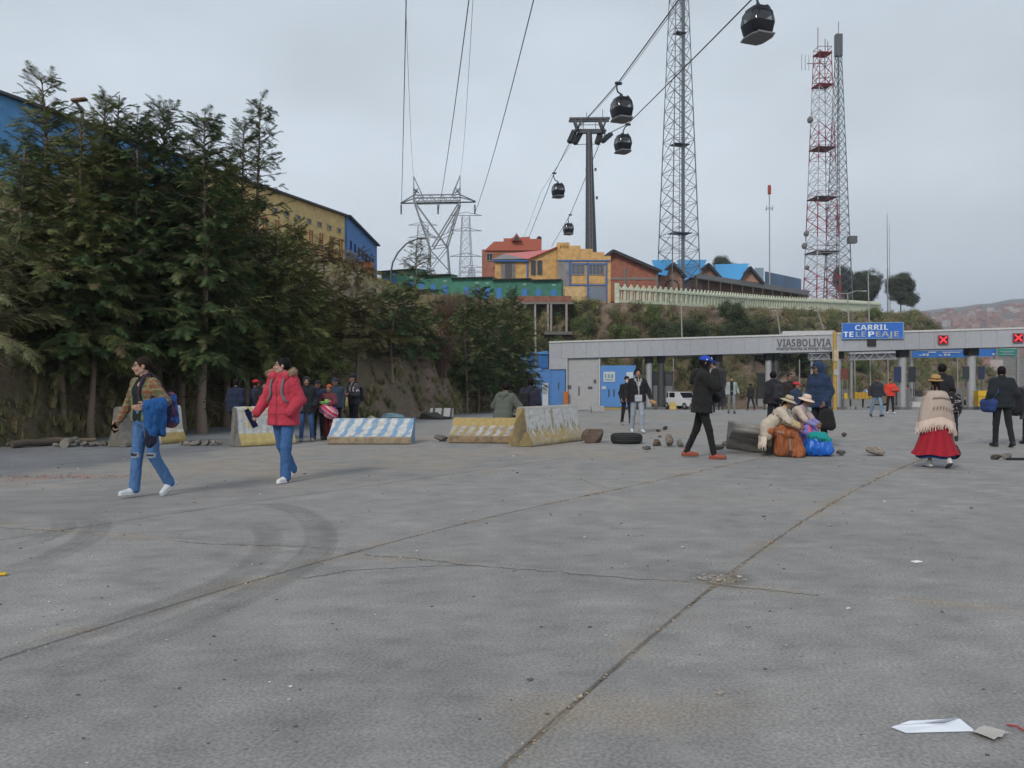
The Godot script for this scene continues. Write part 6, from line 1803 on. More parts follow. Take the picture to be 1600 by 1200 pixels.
# ---------------------------------------------------------------- figures: distance fields meshed as surface nets
class Field:
	var o: Vector3
	var h: float
	var nx: int
	var ny: int
	var nz: int
	var d := PackedFloat32Array()
	func _init(lo: Vector3, hi: Vector3, cell: float) -> void:
		h = cell
		o = lo - Vector3.ONE * cell * 2.0
		nx = int((hi.x - o.x) / h) + 4; ny = int((hi.y - o.y) / h) + 4; nz = int((hi.z - o.z) / h) + 4
		d.resize(nx * ny * nz); d.fill(1.0)
	func add(s: Array, k: float) -> void:
		var kind: String = s[0]
		if kind == "p":                      # keep the side the normal does not point to
			var pt: Vector3 = s[1]; var n: Vector3 = (s[2] as Vector3).normalized()
			var q := 0
			for z in nz:
				for y in ny:
					for x in nx:
						if d[q] < 0.09:
							var g := (o + Vector3(x, y, z) * h - pt).dot(n)
							if g > d[q]: d[q] = g
						q += 1
			return
		var a := Vector3.ZERO; var b := Vector3.ZERO; var ra := 0.0; var rb := 0.0
		var inv := Transform3D.IDENTITY; var er := Vector3.ONE
		var R := 0.0
		if kind == "e":
			var xf: Transform3D = s[1]; er = s[2]; inv = xf.affine_inverse()
			a = xf.origin; b = a; R = maxf(er.x, maxf(er.y, er.z))
		else:
			a = s[1]; b = s[2]; ra = s[3]; rb = s[4]; R = maxf(ra, rb)
		R += 0.6 * k + h * 2.6
		var R2 := R * R
		var ab := b - a
		var l2 := maxf(ab.length_squared(), 1e-9)
		var x0 := clampi(int((minf(a.x, b.x) - R - o.x) / h), 0, nx - 1); var x1 := clampi(int((maxf(a.x, b.x) + R - o.x) / h) + 1, 0, nx - 1)
		var y0 := clampi(int((minf(a.y, b.y) - R - o.y) / h), 0, ny - 1); var y1 := clampi(int((maxf(a.y, b.y) + R - o.y) / h) + 1, 0, ny - 1)
		var z0 := clampi(int((minf(a.z, b.z) - R - o.z) / h), 0, nz - 1); var z1 := clampi(int((maxf(a.z, b.z) + R - o.z) / h) + 1, 0, nz - 1)
		var er2 := er * er
		var sub := kind == "-"
		for z in range(z0, z1 + 1):
			for y in range(y0, y1 + 1):
				var q := (z * ny + y) * nx + x0
				var p := o + Vector3(x0, y, z) * h
				for x in range(x0, x1 + 1):
					var f := 0.0
					if kind == "e":
						var w := inv * p
						var k0 := (w / er).length(); var k1 := (w / er2).length()
						f = k0 * (k0 - 1.0) / maxf(k1, 1e-6)
					else:
						var t := clampf((p - a).dot(ab) / l2, 0.0, 1.0)
						f = (p - a - ab * t).length_squared()
						if f > R2:
							q += 1
							p.x += h
							continue
						f = sqrt(f) - (ra + (rb - ra) * t)
					var g := d[q]
					if sub:
						if -f > g: d[q] = -f
					elif k > 0.0:
						var e := k - absf(f - g)
						if e > 0.0: d[q] = minf(f, g) - e * e / k * 0.25
						elif f < g: d[q] = f
					elif f < g: d[q] = f
					q += 1
					p.x += h
	func rumple(nz_: FastNoiseLite, amp: float, fr: Vector3) -> void:
		var q := 0
		for z in nz:
			for y in ny:
				for x in nx:
					if absf(d[q]) < 2.5 * h + amp:
						var p := (o + Vector3(x, y, z) * h) * fr
						d[q] += amp * nz_.get_noise_3dv(p)
					q += 1
	func mesh(b: MB, col: Color, paint: Callable, xf: Transform3D) -> void:
		var sy := nx; var sz := nx * ny
		var at := PackedInt32Array(); at.resize(d.size()); at.fill(-1)
		var lim := h * 3.2
		var cells := PackedInt32Array()
		var has_paint := paint.is_valid()
		var rot := xf.basis.orthonormalized()
		for z in nz - 1:
			for y in ny - 1:
				var q := (z * ny + y) * nx
				for x in nx - 1:
					var f := d[q]
					if f < lim and f > -lim:
						var f1 := d[q + 1]; var f2 := d[q + sy]; var f3 := d[q + sy + 1]; var f4 := d[q + sz]; var f5 := d[q + sz + 1]; var f6 := d[q + sz + sy]; var f7 := d[q + sz + sy + 1]
						if minf(minf(minf(f, f1), minf(f2, f3)), minf(minf(f4, f5), minf(f6, f7))) < 0.0 and maxf(maxf(maxf(f, f1), maxf(f2, f3)), maxf(maxf(f4, f5), maxf(f6, f7))) >= 0.0:
							var g := Vector3(f1 + f3 + f5 + f7 - f - f2 - f4 - f6, f2 + f3 + f6 + f7 - f - f1 - f4 - f5, f4 + f5 + f6 + f7 - f - f1 - f2 - f3) * 0.25
							var mid := (f + f1 + f2 + f3 + f4 + f5 + f6 + f7) * 0.125
							var mv := (g * (mid / maxf(g.length_squared(), 1e-12))).clamp(Vector3.ONE * -0.5, Vector3.ONE * 0.5)
							var p := o + (Vector3(x + 0.5, y + 0.5, z + 0.5) - mv) * h
							b.col = paint.call(p) if has_paint else col
							at[q] = b.vert(xf * p, (rot * g).normalized())
							cells.append(q)
					q += 1
		for q in cells:
			var neg := d[q] < 0.0
			for ax in 3:
				var u := sy; var w := sz
				var st := 1
				if ax == 1: st = sy; u = sz; w = 1
				elif ax == 2: st = sz; u = 1; w = sy
				if (d[q + st] < 0.0) == neg: continue
				var i1 := at[q - u]; var i2 := at[q - u - w]; var i3 := at[q - w]
				if i1 < 0 or i2 < 0 or i3 < 0: continue
				if neg:
					b.face(at[q], i1, i2); b.face(at[q], i2, i3)
				else:
					b.face(at[q], i2, i1); b.face(at[q], i3, i2)

func sdf(b: MB, shapes: Array, cell: float, k: float, col: Color, paint: Callable = no_paint, xf := Transform3D.IDENTITY, amp := 0.0, fr := Vector3(14, 6, 14)) -> MB:
	var lo := Vector3.ONE * 1e9; var hi := -lo
	for s in shapes:
		if s[0] == "c":
			var r := Vector3.ONE * (maxf(s[3], s[4]) + cell + amp)
			lo = lo.min((s[1] as Vector3) - r).min((s[2] as Vector3) - r); hi = hi.max((s[1] as Vector3) + r).max((s[2] as Vector3) + r)
		elif s[0] == "e":
			var m := maxf(s[2].x, maxf(s[2].y, s[2].z)) + cell + amp
			lo = lo.min((s[1] as Transform3D).origin - Vector3.ONE * m); hi = hi.max((s[1] as Transform3D).origin + Vector3.ONE * m)
	var f := Field.new(lo, hi, cell)
	for s in shapes: f.add(s, k)
	if amp > 0.0: f.rumple(N2, amp, fr)
	f.mesh(b, col, paint, xf)
	return b

func C(a: Vector3, b: Vector3, ra: float, rb := -1.0) -> Array: return ["c", a, b, ra, rb if rb >= 0.0 else ra]
func E(p: Vector3, r: Vector3, bs := Basis.IDENTITY) -> Array: return ["e", Transform3D(bs, p), r]

func ik(s: Vector3, e: Vector3, l1: float, l2: float, hint: Vector3) -> Vector3:    # the elbow between shoulder and wrist
	var dv := e - s
	var L := clampf(dv.length(), 0.05, l1 + l2 - 0.005)
	var t := dv.normalized()
	var a := (l1 * l1 - l2 * l2 + L * L) / (2.0 * L)
	var hgt := sqrt(maxf(l1 * l1 - a * a, 0.0))
	var n := (hint - t * hint.dot(t)).normalized()
	return s + t * a + n * hgt

func hand_shapes(w: Vector3, dir: Vector3, palm: Vector3, side: float, curl: float, s: float) -> Array:
	# w wrist, dir along the hand, palm the way the palm faces, side -1 or 1 tells where the thumb leaves
	var y := dir.normalized(); var z := (palm - y * palm.dot(y)).normalized(); var x := y.cross(z) * side
	var out := [C(w - y * 0.03 * s, w + y * 0.02 * s, 0.025 * s)]
	for k in 4:
		var u := (k - 1.5) * 0.019 * s
		out.append(C(w + y * 0.02 * s + x * u * 0.6, w + y * 0.085 * s + x * u, 0.016 * s, 0.012 * s))
	for k in 4:
		var u := (1.5 - k) * 0.020 * s
		var l: float = [0.034, 0.040, 0.036, 0.028][k] * s
		var p: Vector3 = w + y * (0.088 - 0.003 * absf(k - 1.3)) * s + x * u
		var a := curl * 0.9
		for j in 3:
			var dd := y * cos(a) + z * sin(a)
			var q: Vector3 = p + dd * l * [1.0, 0.75, 0.6][j]
			out.append(C(p, q, 0.0098 * s, 0.0088 * s))
			p = q; a += curl * 0.8
	var tb := w + y * 0.025 * s + x * 0.028 * s
	var t1 := tb + (y * 0.6 + x * 0.7 + z * 0.45 * curl).normalized() * 0.040 * s
	out.append(C(tb, t1, 0.013 * s, 0.011 * s))
	out.append(C(t1, t1 + (y * 0.85 + x * (0.25 - 0.5 * curl) + z * 0.6 * curl).normalized() * 0.030 * s, 0.011 * s, 0.009 * s))
	return out

var no_paint: Callable
var fig := {}       # skeleton of the figure being built, in its own axes

func pose(q: Dictionary) -> Dictionary:
	# builds the joints of a figure 1.70 m tall facing +z, then scales it to q.H
	var lean := deg_to_rad(q.get("lean", 2.0))
	var R := Basis(Vector3.UP, deg_to_rad(q.get("twist", 0.0))) * Basis(Vector3.RIGHT, lean)
	var P := Vector3(0, 0.92, 0)
	var J := {"R": R, "P": P}
	J.neck = P + R * Vector3(0, 0.52, 0)
	var legs: Array = q.get("legs", [[6, 4, 3], [-4, 6, 3]])     # thigh forward, knee bend, splay - for the figure's left (+x) and right leg
	for i in 2:
		var s := 1.0 if i == 0 else -1.0
		var th := deg_to_rad(legs[i][0]); var kn := deg_to_rad(legs[i][1]); var sp := deg_to_rad(legs[i][2]) * s
		var hip := P + Vector3(0.092 * s, -0.03, 0)
		var knee := hip + Vector3(sin(sp), -cos(th) * cos(sp), sin(th)) * 0.43
		var ank := knee + Vector3(sin(sp) * 0.5, -cos(th - kn), sin(th - kn)) * 0.41
		var pitch := deg_to_rad(legs[i][3]) if legs[i].size() > 3 else 0.0
		var fdir := Vector3(0.12 * s, -sin(pitch), cos(pitch)).normalized()
		var toe := ank + Vector3(0, -0.05, 0) + fdir * 0.17
		J[["hipL", "hipR"][i]] = hip; J[["kneeL", "kneeR"][i]] = knee; J[["ankL", "ankR"][i]] = ank; J[["toeL", "toeR"][i]] = toe
	var low := minf(minf(J.ankL.y - 0.085, J.toeL.y - 0.035), minf(J.ankR.y - 0.085, J.toeR.y - 0.035))
	var sink := Vector3(0, low, 0)
	for k in J.keys():
		if J[k] is Vector3: J[k] = J[k] - sink
	P = J.P
	var Hh := Basis(Vector3.UP, deg_to_rad(q.get("look", 0.0))) * Basis(Vector3.RIGHT, deg_to_rad(q.get("nod", 0.0)))
	J.HB = Hh
	J.head = J.neck + R * Vector3(0, 0.075, 0.01) + Hh * Vector3(0, 0.10, 0.012)
	var arms: Array = q.get("arms", [[], []])       # wrist target relative to the shoulder, elbow hint, curl
	for i in 2:
		var s := 1.0 if i == 0 else -1.0
		var sh: Vector3 = J.neck + R * Vector3(0.168 * s, -0.055, 0)
		var a: Array = arms[i]
		var wr: Vector3 = sh + (a[0] as Vector3) if a.size() else sh + Vector3(0.075 * s, -0.50, 0.05)
		var hint: Vector3 = a[1] if a.size() > 1 else Vector3(0.25 * s, -0.2, -1.0)
		var el := ik(sh, wr, 0.28, 0.25, hint)
		wr = el + (wr - el).normalized() * 0.25
		J[["shL", "shR"][i]] = sh; J[["elL", "elR"][i]] = el; J[["wrL", "wrR"][i]] = wr
	var top: float = J.head.y + 0.125
	J.s = float(q.get("H", 1.7)) / top
	return J

func figure(q: Dictionary) -> Node3D:
	var J := pose(q)
	var s: float = J.s
	for k in J.keys():
		if J[k] is Vector3: J[k] = J[k] * s
	fig = J
	var near: float = q.get("d", 20.0)
	var cg := 0.0135 if near < 12.5 else (0.018 if near < 19.5 else (0.024 if near < 30.0 else 0.032))
	var ch := 0.0075 if near < 12.5 else (0.0095 if near < 19.5 else (0.012 if near < 30.0 else 0.015))
	J.cg = cg; J.ch = ch
	var t := thing("person", q.label, "person", q.at, deg_to_rad(q.get("yaw", 0.0)), q.get("group", ""))
	var R: Basis = J.R
	var P: Vector3 = J.P
	var skin: Color = q.get("skin", lin(0.30, 0.165, 0.11))
	var hairc: Color = q.get("haircol", lin(0.012, 0.010, 0.010))
	var up := func(x: float, y: float, z: float) -> Vector3: return P + R * Vector3(x, y, z) * s
	# --- body: one continuous surface under the clothes, with finer head and hands
	var b := MB.new()
	var th: float = q.get("bulk", 0.0)
	var trunk := [C(up.call(-0.08, 0.0, 0), up.call(0.08, 0.0, 0), 0.095 * s), C(up.call(-0.07, 0.36, 0), up.call(0.07, 0.36, 0), 0.095 * s), C(up.call(0, 0.0, 0), up.call(0, 0.42, 0), 0.10 * s), C(J.neck - R.y * 0.06 * s, J.head - J.HB.y * 0.07 * s, 0.055 * s, 0.052 * s)]
	for k in ["L", "R"]:
		trunk.append_array([C(J["sh" + k], J["el" + k], 0.045 * s, 0.036 * s), C(J["el" + k], J["wr" + k], 0.037 * s, 0.026 * s), C(J["hip" + k], J["knee" + k], 0.068 * s, 0.046 * s), C(J["knee" + k], J["ank" + k], 0.045 * s, 0.034 * s), C(J.neck - R.y * 0.05 * s, J["sh" + k], 0.05 * s, 0.05 * s)])
	sdf(b, trunk, maxf(cg * 1.25, 0.02), 0.03, skin)
	head(b, J, skin, hairc, ch, q)
	for i in 2:
		var k: String = ["L", "R"][i]
		var a: Array = q.get("arms", [[], []])[i]
		if q.get("hidehand", "").contains(k): continue
		var sg := 1.0 if i == 0 else -1.0
		var dir: Vector3 = (J["wr" + k] - J["el" + k]).normalized()
		if a.size() > 3: dir = a[3]
		var palm: Vector3 = a[4] if a.size() > 4 else Vector3(-sg, 0.0, 0.15)
		var curl: float = a[2] if a.size() > 2 else 0.4
		var y := dir.normalized(); var z := (palm - y * palm.dot(y)).normalized(); var x := y.cross(z)
		var side := 1.0 if x.dot(Vector3(0, 0.3, 1)) >= 0.0 else -1.0
		if a.size() > 5: side = a[5]
		sdf(b, hand_shapes(J["wr" + k], dir, palm, side, curl, s), 0.0065 if near < 12.5 else (0.0085 if near < 20.0 else 0.012), 0.006, skin)
	part(t, "body", b, M.skin)
	# --- trousers
	var lc: Color = q.get("legcol", lin(0.02, 0.02, 0.022))
	var fl: float = q.get("flare", 0.0)
	if not q.get("skirt", false):
		var tr := [C(up.call(-0.075, 0.02, 0.004), up.call(0.075, 0.02, 0.004), 0.118 * s), C(up.call(-0.07, 0.12, 0.004), up.call(0.07, 0.12, 0.004), 0.112 * s)]
		for k in ["L", "R"]:
			tr.append_array([C(J["hip" + k], J["knee" + k], (0.092 + fl * 0.3) * s, (0.066 + fl * 0.6) * s), C(J["knee" + k], J["ank" + k] + (J["ank" + k] - J["knee" + k]).normalized() * 0.02 * s, (0.064 + fl * 0.6) * s, (0.056 + fl) * s)])
		part(t, "trousers", sdf(MB.new(), tr, cg, 0.022, lc, q.get("legpaint", no_paint), Transform3D.IDENTITY, 0.009), M.denim if q.get("denim", false) else M.cloth)
	# --- shoes
	var sc: Color = q.get("shoecol", lin(0.02, 0.02, 0.02))
	for k in ["L", "R"]:
		var an: Vector3 = J["ank" + k]; var toe: Vector3 = J["toe" + k]
		var f := (toe - an - Vector3(0, -0.05, 0) * s).normalized()
		var n := f.cross(Vector3.UP.cross(f)).normalized()
		var heel := an - n * 0.045 * s - f * 0.045 * s
		var sole := an - n * 0.085 * s
		var cs := minf(cg, 0.016)
		var sh := sdf(MB.new(), [C(heel, heel + f * 0.1 * s, 0.043 * s, 0.044 * s), C(heel + f * 0.1 * s, heel + f * 0.215 * s - n * 0.008 * s, 0.044 * s, 0.034 * s), C(an - n * 0.03 * s, an + n * 0.03 * s, 0.045 * s, 0.048 * s), ["p", sole, -n]], cs, 0.02, sc)
		var so := part(t, "shoe", sh, M.shoe)
		if near < 22.0:
			var wc: Color = q.get("solecol", sc * 0.6)
			part(so, "sole", sdf(MB.new(), [C(heel - n * 0.02 * s, heel + f * 0.1 * s - n * 0.02 * s, 0.047 * s), C(heel + f * 0.1 * s - n * 0.02 * s, heel + f * 0.215 * s - n * 0.022 * s, 0.047 * s, 0.037 * s), ["p", sole - n * 0.002, -n], ["p", sole + n * 0.022 * s, n]], minf(cs, 0.011), 0.01, wc), M.shoe)
	# --- top garment
	if not q.get("notop", false):
		var jc: Color = q.get("topcol", lin(0.02, 0.02, 0.022))
		var k0: float = q.get("thick", 0.018) + th
		var hem: float = q.get("hem", -0.06)          # below the pelvis joint, as a share of 1.70 m
		var tp := [C(up.call(-0.085, 0.37, 0.005), up.call(0.085, 0.37, 0.005), (0.102 + k0) * s), C(up.call(-0.08, 0.2, 0.0), up.call(0.08, 0.2, 0.0), (0.098 + k0 * 1.1) * s), C(up.call(-0.085, 0.04, 0), up.call(0.085, 0.04, 0), (0.108 + k0 * 1.1) * s), C(J.neck - R.y * 0.04 * s, J.neck + R.y * 0.025 * s, (0.062 + k0 * 0.7) * s)]
		for sg in [-1.0, 1.0]: tp.append(C(up.call(0.085 * sg, 0.38, 0), up.call(0.085 * sg, 0.03, 0), (0.095 + k0) * s, (0.10 + k0) * s))
		if hem < -0.02:
			var sw: float = q.get("sway", 0.0)
			for sg in [-1.0, 1.0]: tp.append(C(up.call(0.085 * sg, 0.03, 0), up.call(0.095 * sg, hem - 0.1, sw), (0.108 + k0) * s, (0.118 + k0 * 1.2) * s))
			tp.append(C(up.call(-0.08, hem, sw), up.call(0.08, hem, sw), (0.118 + k0) * s))
		tp.append(["p", up.call(0, hem, 0), -R.y])
		if q.has("open_neck"): tp.append(["-", J.neck + R * Vector3(0, -0.02, 0.11) * s, J.neck + R * Vector3(0, float(q.open_neck), 0.16) * s, 0.06 * s, 0.03 * s])
		for k in ["L", "R"]:
			var w: Vector3 = J["wr" + k]; var e: Vector3 = J["el" + k]
			tp.append_array([C(J.neck - R.y * 0.05 * s, J["sh" + k], (0.06 + k0 * 0.6) * s, (0.062 + k0 * 0.8) * s), C(J["sh" + k], e, (0.062 + k0 * 0.9) * s, (0.048 + k0 * 0.9) * s), C(e, w - (w - e).normalized() * 0.01 * s, (0.048 + k0 * 0.9) * s, (0.036 + k0 * 0.8) * s)])
		part(t, q.get("topname", "jacket"), sdf(MB.new(), tp, cg, 0.03, jc, q.get("toppaint", no_paint), Transform3D.IDENTITY, q.get("rumple", 0.012)), q.get("topmat", M.cloth))
	# --- hair and headgear
	headgear(t, J, q, hairc, ch)
	if q.has("pack"): backpack(t, J, q.pack, cg)
	return t

func head(b: MB, J: Dictionary, skin: Color, hairc: Color, ch: float, q: Dictionary) -> void:
	var s: float = J.s * q.get("headscale", 1.0)
	var xf := Transform3D(J.HB.scaled_local(Vector3.ONE * s), J.head)
	var V := func(x: float, y: float, z: float) -> Vector3: return Vector3(x, y, z)
	var sh := [E(V.call(0, 0.025, -0.015), V.call(0.076, 0.090, 0.096)), E(V.call(0, -0.03, 0.025), V.call(0.063, 0.086, 0.073)),
		C(V.call(0, -0.088, 0.062), V.call(0, -0.09, 0.05), 0.026), C(V.call(-0.045, -0.055, 0.0), V.call(-0.02, -0.09, 0.05), 0.024), C(V.call(0.045, -0.055, 0.0), V.call(0.02, -0.09, 0.05), 0.024),
		C(V.call(-0.036, 0.024, 0.078), V.call(0.036, 0.024, 0.078), 0.015), E(V.call(0.038, -0.03, 0.07), V.call(0.025, 0.025, 0.024)), E(V.call(-0.038, -0.03, 0.07), V.call(0.025, 0.025, 0.024)),
		C(V.call(0, 0.008, 0.094), V.call(0, -0.028, 0.108), 0.009, 0.014), C(V.call(-0.012, -0.032, 0.098), V.call(0.012, -0.032, 0.098), 0.009), C(V.call(-0.018, -0.060, 0.090), V.call(0.018, -0.060, 0.090), 0.0095),
		E(V.call(0.077, -0.008, -0.008), V.call(0.011, 0.031, 0.02)), E(V.call(-0.077, -0.008, -0.008), V.call(0.011, 0.031, 0.02)),
		C(V.call(0, -0.08, -0.02), V.call(0, -0.19, -0.04), 0.05, 0.054),
		["-", V.call(0.033, 0.002, 0.108), V.call(0.033, 0.002, 0.109), 0.017, 0.017], ["-", V.call(-0.033, 0.002, 0.108), V.call(-0.033, 0.002, 0.109), 0.017, 0.017]]
	var beard: float = q.get("beard", 0.0)
	var mask: bool = q.get("mask", false)
	var paint := func(p: Vector3) -> Color:
		var c := skin
		if p.z > 0.05:
			var ex := absf(absf(p.x) - 0.033)
			if absf(p.y - 0.001) < 0.007 and ex < 0.015: c = lin(0.03, 0.02, 0.018) if ex < 0.008 else lin(0.35, 0.30, 0.28)
			elif absf(p.y - 0.027) < 0.006 and ex < 0.019: c = hairc * 1.5
			elif absf(p.y + 0.060) < 0.010 and absf(p.x) < 0.023: c = skin * lin(0.95, 0.55, 0.55)
		if beard > 0.0 and p.y < -0.045 and p.z > 0.0: c = c.lerp(hairc * 2.0, beard)
		if mask and p.y < -0.012 and p.y > -0.1 and p.z > 0.02: c = lin(0.55, 0.58, 0.58)
		return c
	sdf(b, sh, ch / s, 0.012, skin, paint, xf)

func headgear(t: Node, J: Dictionary, q: Dictionary, hairc: Color, ch: float) -> void:
	var s: float = J.s * q.get("headscale", 1.0)
	var xf := Transform3D(J.HB.scaled_local(Vector3.ONE * s), J.head)
	var style: String = q.get("hair", "short")
	var c := ch / s
	if style != "none":
		var hs := [E(Vector3(0, 0.032, -0.022), Vector3(0.085, 0.097, 0.104)), C(Vector3(-0.062, -0.02, -0.03), Vector3(-0.05, -0.06, -0.05), 0.02), C(Vector3(0.062, -0.02, -0.03), Vector3(0.05, -0.06, -0.05), 0.02), ["p", Vector3(0, 0.085, 0.086), Vector3(0, -0.50, 0.86)], ["p", Vector3(0, -0.085, 0), Vector3.DOWN]]
		if style == "tied":
			hs = [E(Vector3(0, 0.028, -0.02), Vector3(0.083, 0.095, 0.103)), ["p", Vector3(0, 0.085, 0.083), Vector3(0, -0.50, 0.86)], ["p", Vector3(0, -0.075, 0), Vector3.DOWN], C(Vector3(0, 0.0, -0.10), Vector3(0, -0.03, -0.13), 0.035, 0.03), C(Vector3(0, -0.03, -0.13), Vector3(0.0, -0.09, -0.12), 0.028, 0.016)]
		elif style == "long":
			hs = [E(Vector3(0, 0.032, -0.022), Vector3(0.087, 0.098, 0.106)), ["p", Vector3(0, 0.088, 0.086), Vector3(0, -0.50, 0.86)], C(Vector3(-0.06, 0, -0.04), Vector3(-0.06, -0.16, -0.03), 0.035, 0.028), C(Vector3(0.06, 0, -0.04), Vector3(0.06, -0.16, -0.03), 0.035, 0.028), C(Vector3(0, 0, -0.08), Vector3(0, -0.17, -0.07), 0.05, 0.045)]
		elif style == "bushy":
			hs = [E(Vector3(0, 0.042, -0.02), Vector3(0.097, 0.108, 0.112)), ["p", Vector3(0, 0.075, 0.09), Vector3(0, -0.50, 0.86)], ["p", Vector3(0, -0.085, 0), Vector3.DOWN]]
		elif style == "braids":
			hs = [E(Vector3(0, 0.028, -0.02), Vector3(0.083, 0.095, 0.103)), ["p", Vector3(0, 0.085, 0.083), Vector3(0, -0.50, 0.86)], C(Vector3(-0.03, -0.04, -0.09), Vector3(-0.05, -0.22, -0.1), 0.025, 0.018), C(Vector3(0.03, -0.04, -0.09), Vector3(0.05, -0.22, -0.1), 0.025, 0.018)]
		part(t, "hair", sdf(MB.new(), hs, c, 0.012, hairc, no_paint, xf, 0.006, Vector3(40, 10, 40)), M.hair)
	var hat: Array = q.get("hat", [])
	if hat.size():
		var hc: Color = hat[1]
		match hat[0]:
			"cap":
				var brim := E(Vector3(0, 0.038, 0.115), Vector3(0.072, maxf(0.013, c * 0.9), 0.072), Basis(Vector3.RIGHT, 0.18))
				var o := part(t, "cap", sdf(MB.new(), [E(Vector3(0, 0.045, -0.015), Vector3(0.096, 0.086, 0.110)), ["p", Vector3(0, 0.035, 0), Vector3(0, -1, -0.12)]], c, 0.0, hc, no_paint, xf), M.cloth)
				part(o, "visor", sdf(MB.new(), [brim], c, 0.0, hat[2] if hat.size() > 2 else hc, no_paint, xf), M.cloth)
			"beanie":
				part(t, "knit_hat", sdf(MB.new(), [E(Vector3(0, 0.045, -0.018), Vector3(0.097, 0.098, 0.110)), ["p", Vector3(0, 0.03, 0), Vector3(0, -1, 0.25)]], c, 0.0, hc, no_paint, xf, 0.003), M.cloth)
			"hood":
				part(t, "hood", sdf(MB.new(), [E(Vector3(0, 0.015, -0.03), Vector3(0.112, 0.135, 0.130)), C(Vector3(0, -0.10, -0.07), Vector3(0, -0.16, -0.05), 0.10, 0.10), ["-", Vector3(0, -0.005, 0.13), Vector3(0, -0.05, 0.14), 0.088, 0.085], ["p", Vector3(0, 0, 0.075), Vector3(0, 0.1, 1)], ["p", Vector3(0, -0.2, 0), Vector3.DOWN]], c, 0.03, hc, no_paint, xf, 0.006, Vector3(20, 20, 20)), M.cloth)
			"wide", "bowl":
				var w: bool = hat[0] == "wide"
				var pr: Array = [Vector2(0.085, 0.03), Vector2(0.175, 0.012), Vector2(0.19, 0.0), Vector2(0.188, 0.008), Vector2(0.10, 0.045), Vector2(0.092, 0.055), Vector2(0.088, 0.10), Vector2(0.07, 0.135), Vector2(0.0, 0.142)] if w else [Vector2(0.085, 0.02), Vector2(0.128, 0.016), Vector2(0.135, 0.03), Vector2(0.10, 0.038), Vector2(0.094, 0.05), Vector2(0.092, 0.085), Vector2(0.072, 0.125), Vector2(0.03, 0.14), Vector2(0.0, 0.141)]
				var hx := xf * Transform3D(Basis(Vector3.RIGHT, -0.12), Vector3(0, 0.025, -0.015))
				var o := part(t, "hat", tinted(hc).lathe(pr, 26, hx, 0.035 if w else 0.0, 3), M.cloth)
				part(o, "hat_band", tinted(hat[2]).lathe([Vector2(0.1, 0.046), Vector2(0.0955, 0.056), Vector2(0.0945, 0.072), Vector2(0.091, 0.074)], 26, hx, 0.035 if w else 0.0, 3), M.cloth)
	if q.get("glasses", false):
		var g := tinted(lin(0.015, 0.012, 0.012))
		for sx in [-1.0, 1.0]:
			var ring := []
			for i in 15:
				var a := TAU * i / 14.0
				ring.append(xf * Vector3(0.034 * sx + cos(a) * 0.025, -0.002 + sin(a) * 0.020, 0.104 - absf(cos(a) * 0.004)))
			g.tube(ring, [0.0025 * s], 5, false)
			g.tube([xf * Vector3(0.058 * sx, 0.004, 0.10), xf * Vector3(0.078 * sx, 0.004, 0.04), xf * Vector3(0.080 * sx, 0.0, -0.01)], [0.0024 * s], 5)
		g.tube([xf * Vector3(-0.01, 0.003, 0.108), xf * Vector3(0.01, 0.003, 0.108)], [0.0024 * s], 5)
		part(t, "glasses", g, M.gloss)

func backpack(t: Node, J: Dictionary, k: Dictionary, cg: float) -> void:
	var s: float = J.s; var R: Basis = J.R
	var o: Vector3 = J.neck + R * (k.get("off", Vector3(0, -0.27, -0.21)) as Vector3) * s
	var B: Basis = R * Basis(Vector3.FORWARD, k.get("tilt", 0.0)) * Basis(Vector3.UP, k.get("turn", 0.0))
	var w: float = k.get("w", 0.105) * s; var h: float = k.get("h", 0.17) * s; var dp: float = k.get("dp", 0.075) * s
	var sh := []
	for sx in [-1.0, 1.0]:
		sh.append(C(o + B * Vector3(sx * w * 0.6, -h * 0.8, 0), o + B * Vector3(sx * w * 0.5, h * 0.7, 0), dp, dp * 0.85))
	sh.append(C(o + B * Vector3(-w * 0.5, -h * 0.45, -dp * 0.55), o + B * Vector3(w * 0.5, -h * 0.45, -dp * 0.55), dp * 0.75))
	sh.append(C(o + B * Vector3(-w * 0.5, -h * 0.8, 0), o + B * Vector3(w * 0.5, -h * 0.8, 0), dp))
	sh.append(C(o + B * Vector3(-w * 0.4, h * 0.7, 0), o + B * Vector3(w * 0.4, h * 0.7, 0), dp * 0.8))
	var bp := part(t, "backpack", sdf(MB.new(), sh, cg, 0.03 * s, k.col, k.get("paint", no_paint), Transform3D.IDENTITY, 0.006), M.cloth)
	var sides: Array = k.get("straps", [-1.0, 1.0])
	for sx in sides:
		var shp: Vector3 = J["shL"] if sx > 0 else J["shR"]
		var a: Vector3 = J.neck + (shp - J.neck) * 0.62
		var z := R * Vector3(0, 0, 1)
		var pts := [o + B * Vector3(sx * w * 0.6, h * 0.7, dp * 0.6), a + R.y * 0.088 * s - z * 0.05 * s, a + R.y * 0.075 * s + z * 0.065 * s, a - R.y * 0.06 * s + z * 0.142 * s, a - R.y * 0.20 * s + z * 0.15 * s, a - R.y * 0.30 * s + z * 0.11 * s + R.x * sx * 0.06 * s, o + B * Vector3(sx * w, -h * 0.8, dp * 0.5)]
		var cv := Curve3D.new()
		for i in pts.size():
			var tg: Vector3 = ((pts[mini(i + 1, pts.size() - 1)] as Vector3) - pts[maxi(i - 1, 0)]) / 6.0
			cv.add_point(pts[i], -tg, tg)
		var m := tinted(k.get("strapcol", k.col))
		var poly := cv.tessellate(3, 5)
		var arr := []
		for p in poly: arr.append(p)
		m.tube(arr, [0.019 * s], 6)
		part(bp, "strap", m, M.cloth)

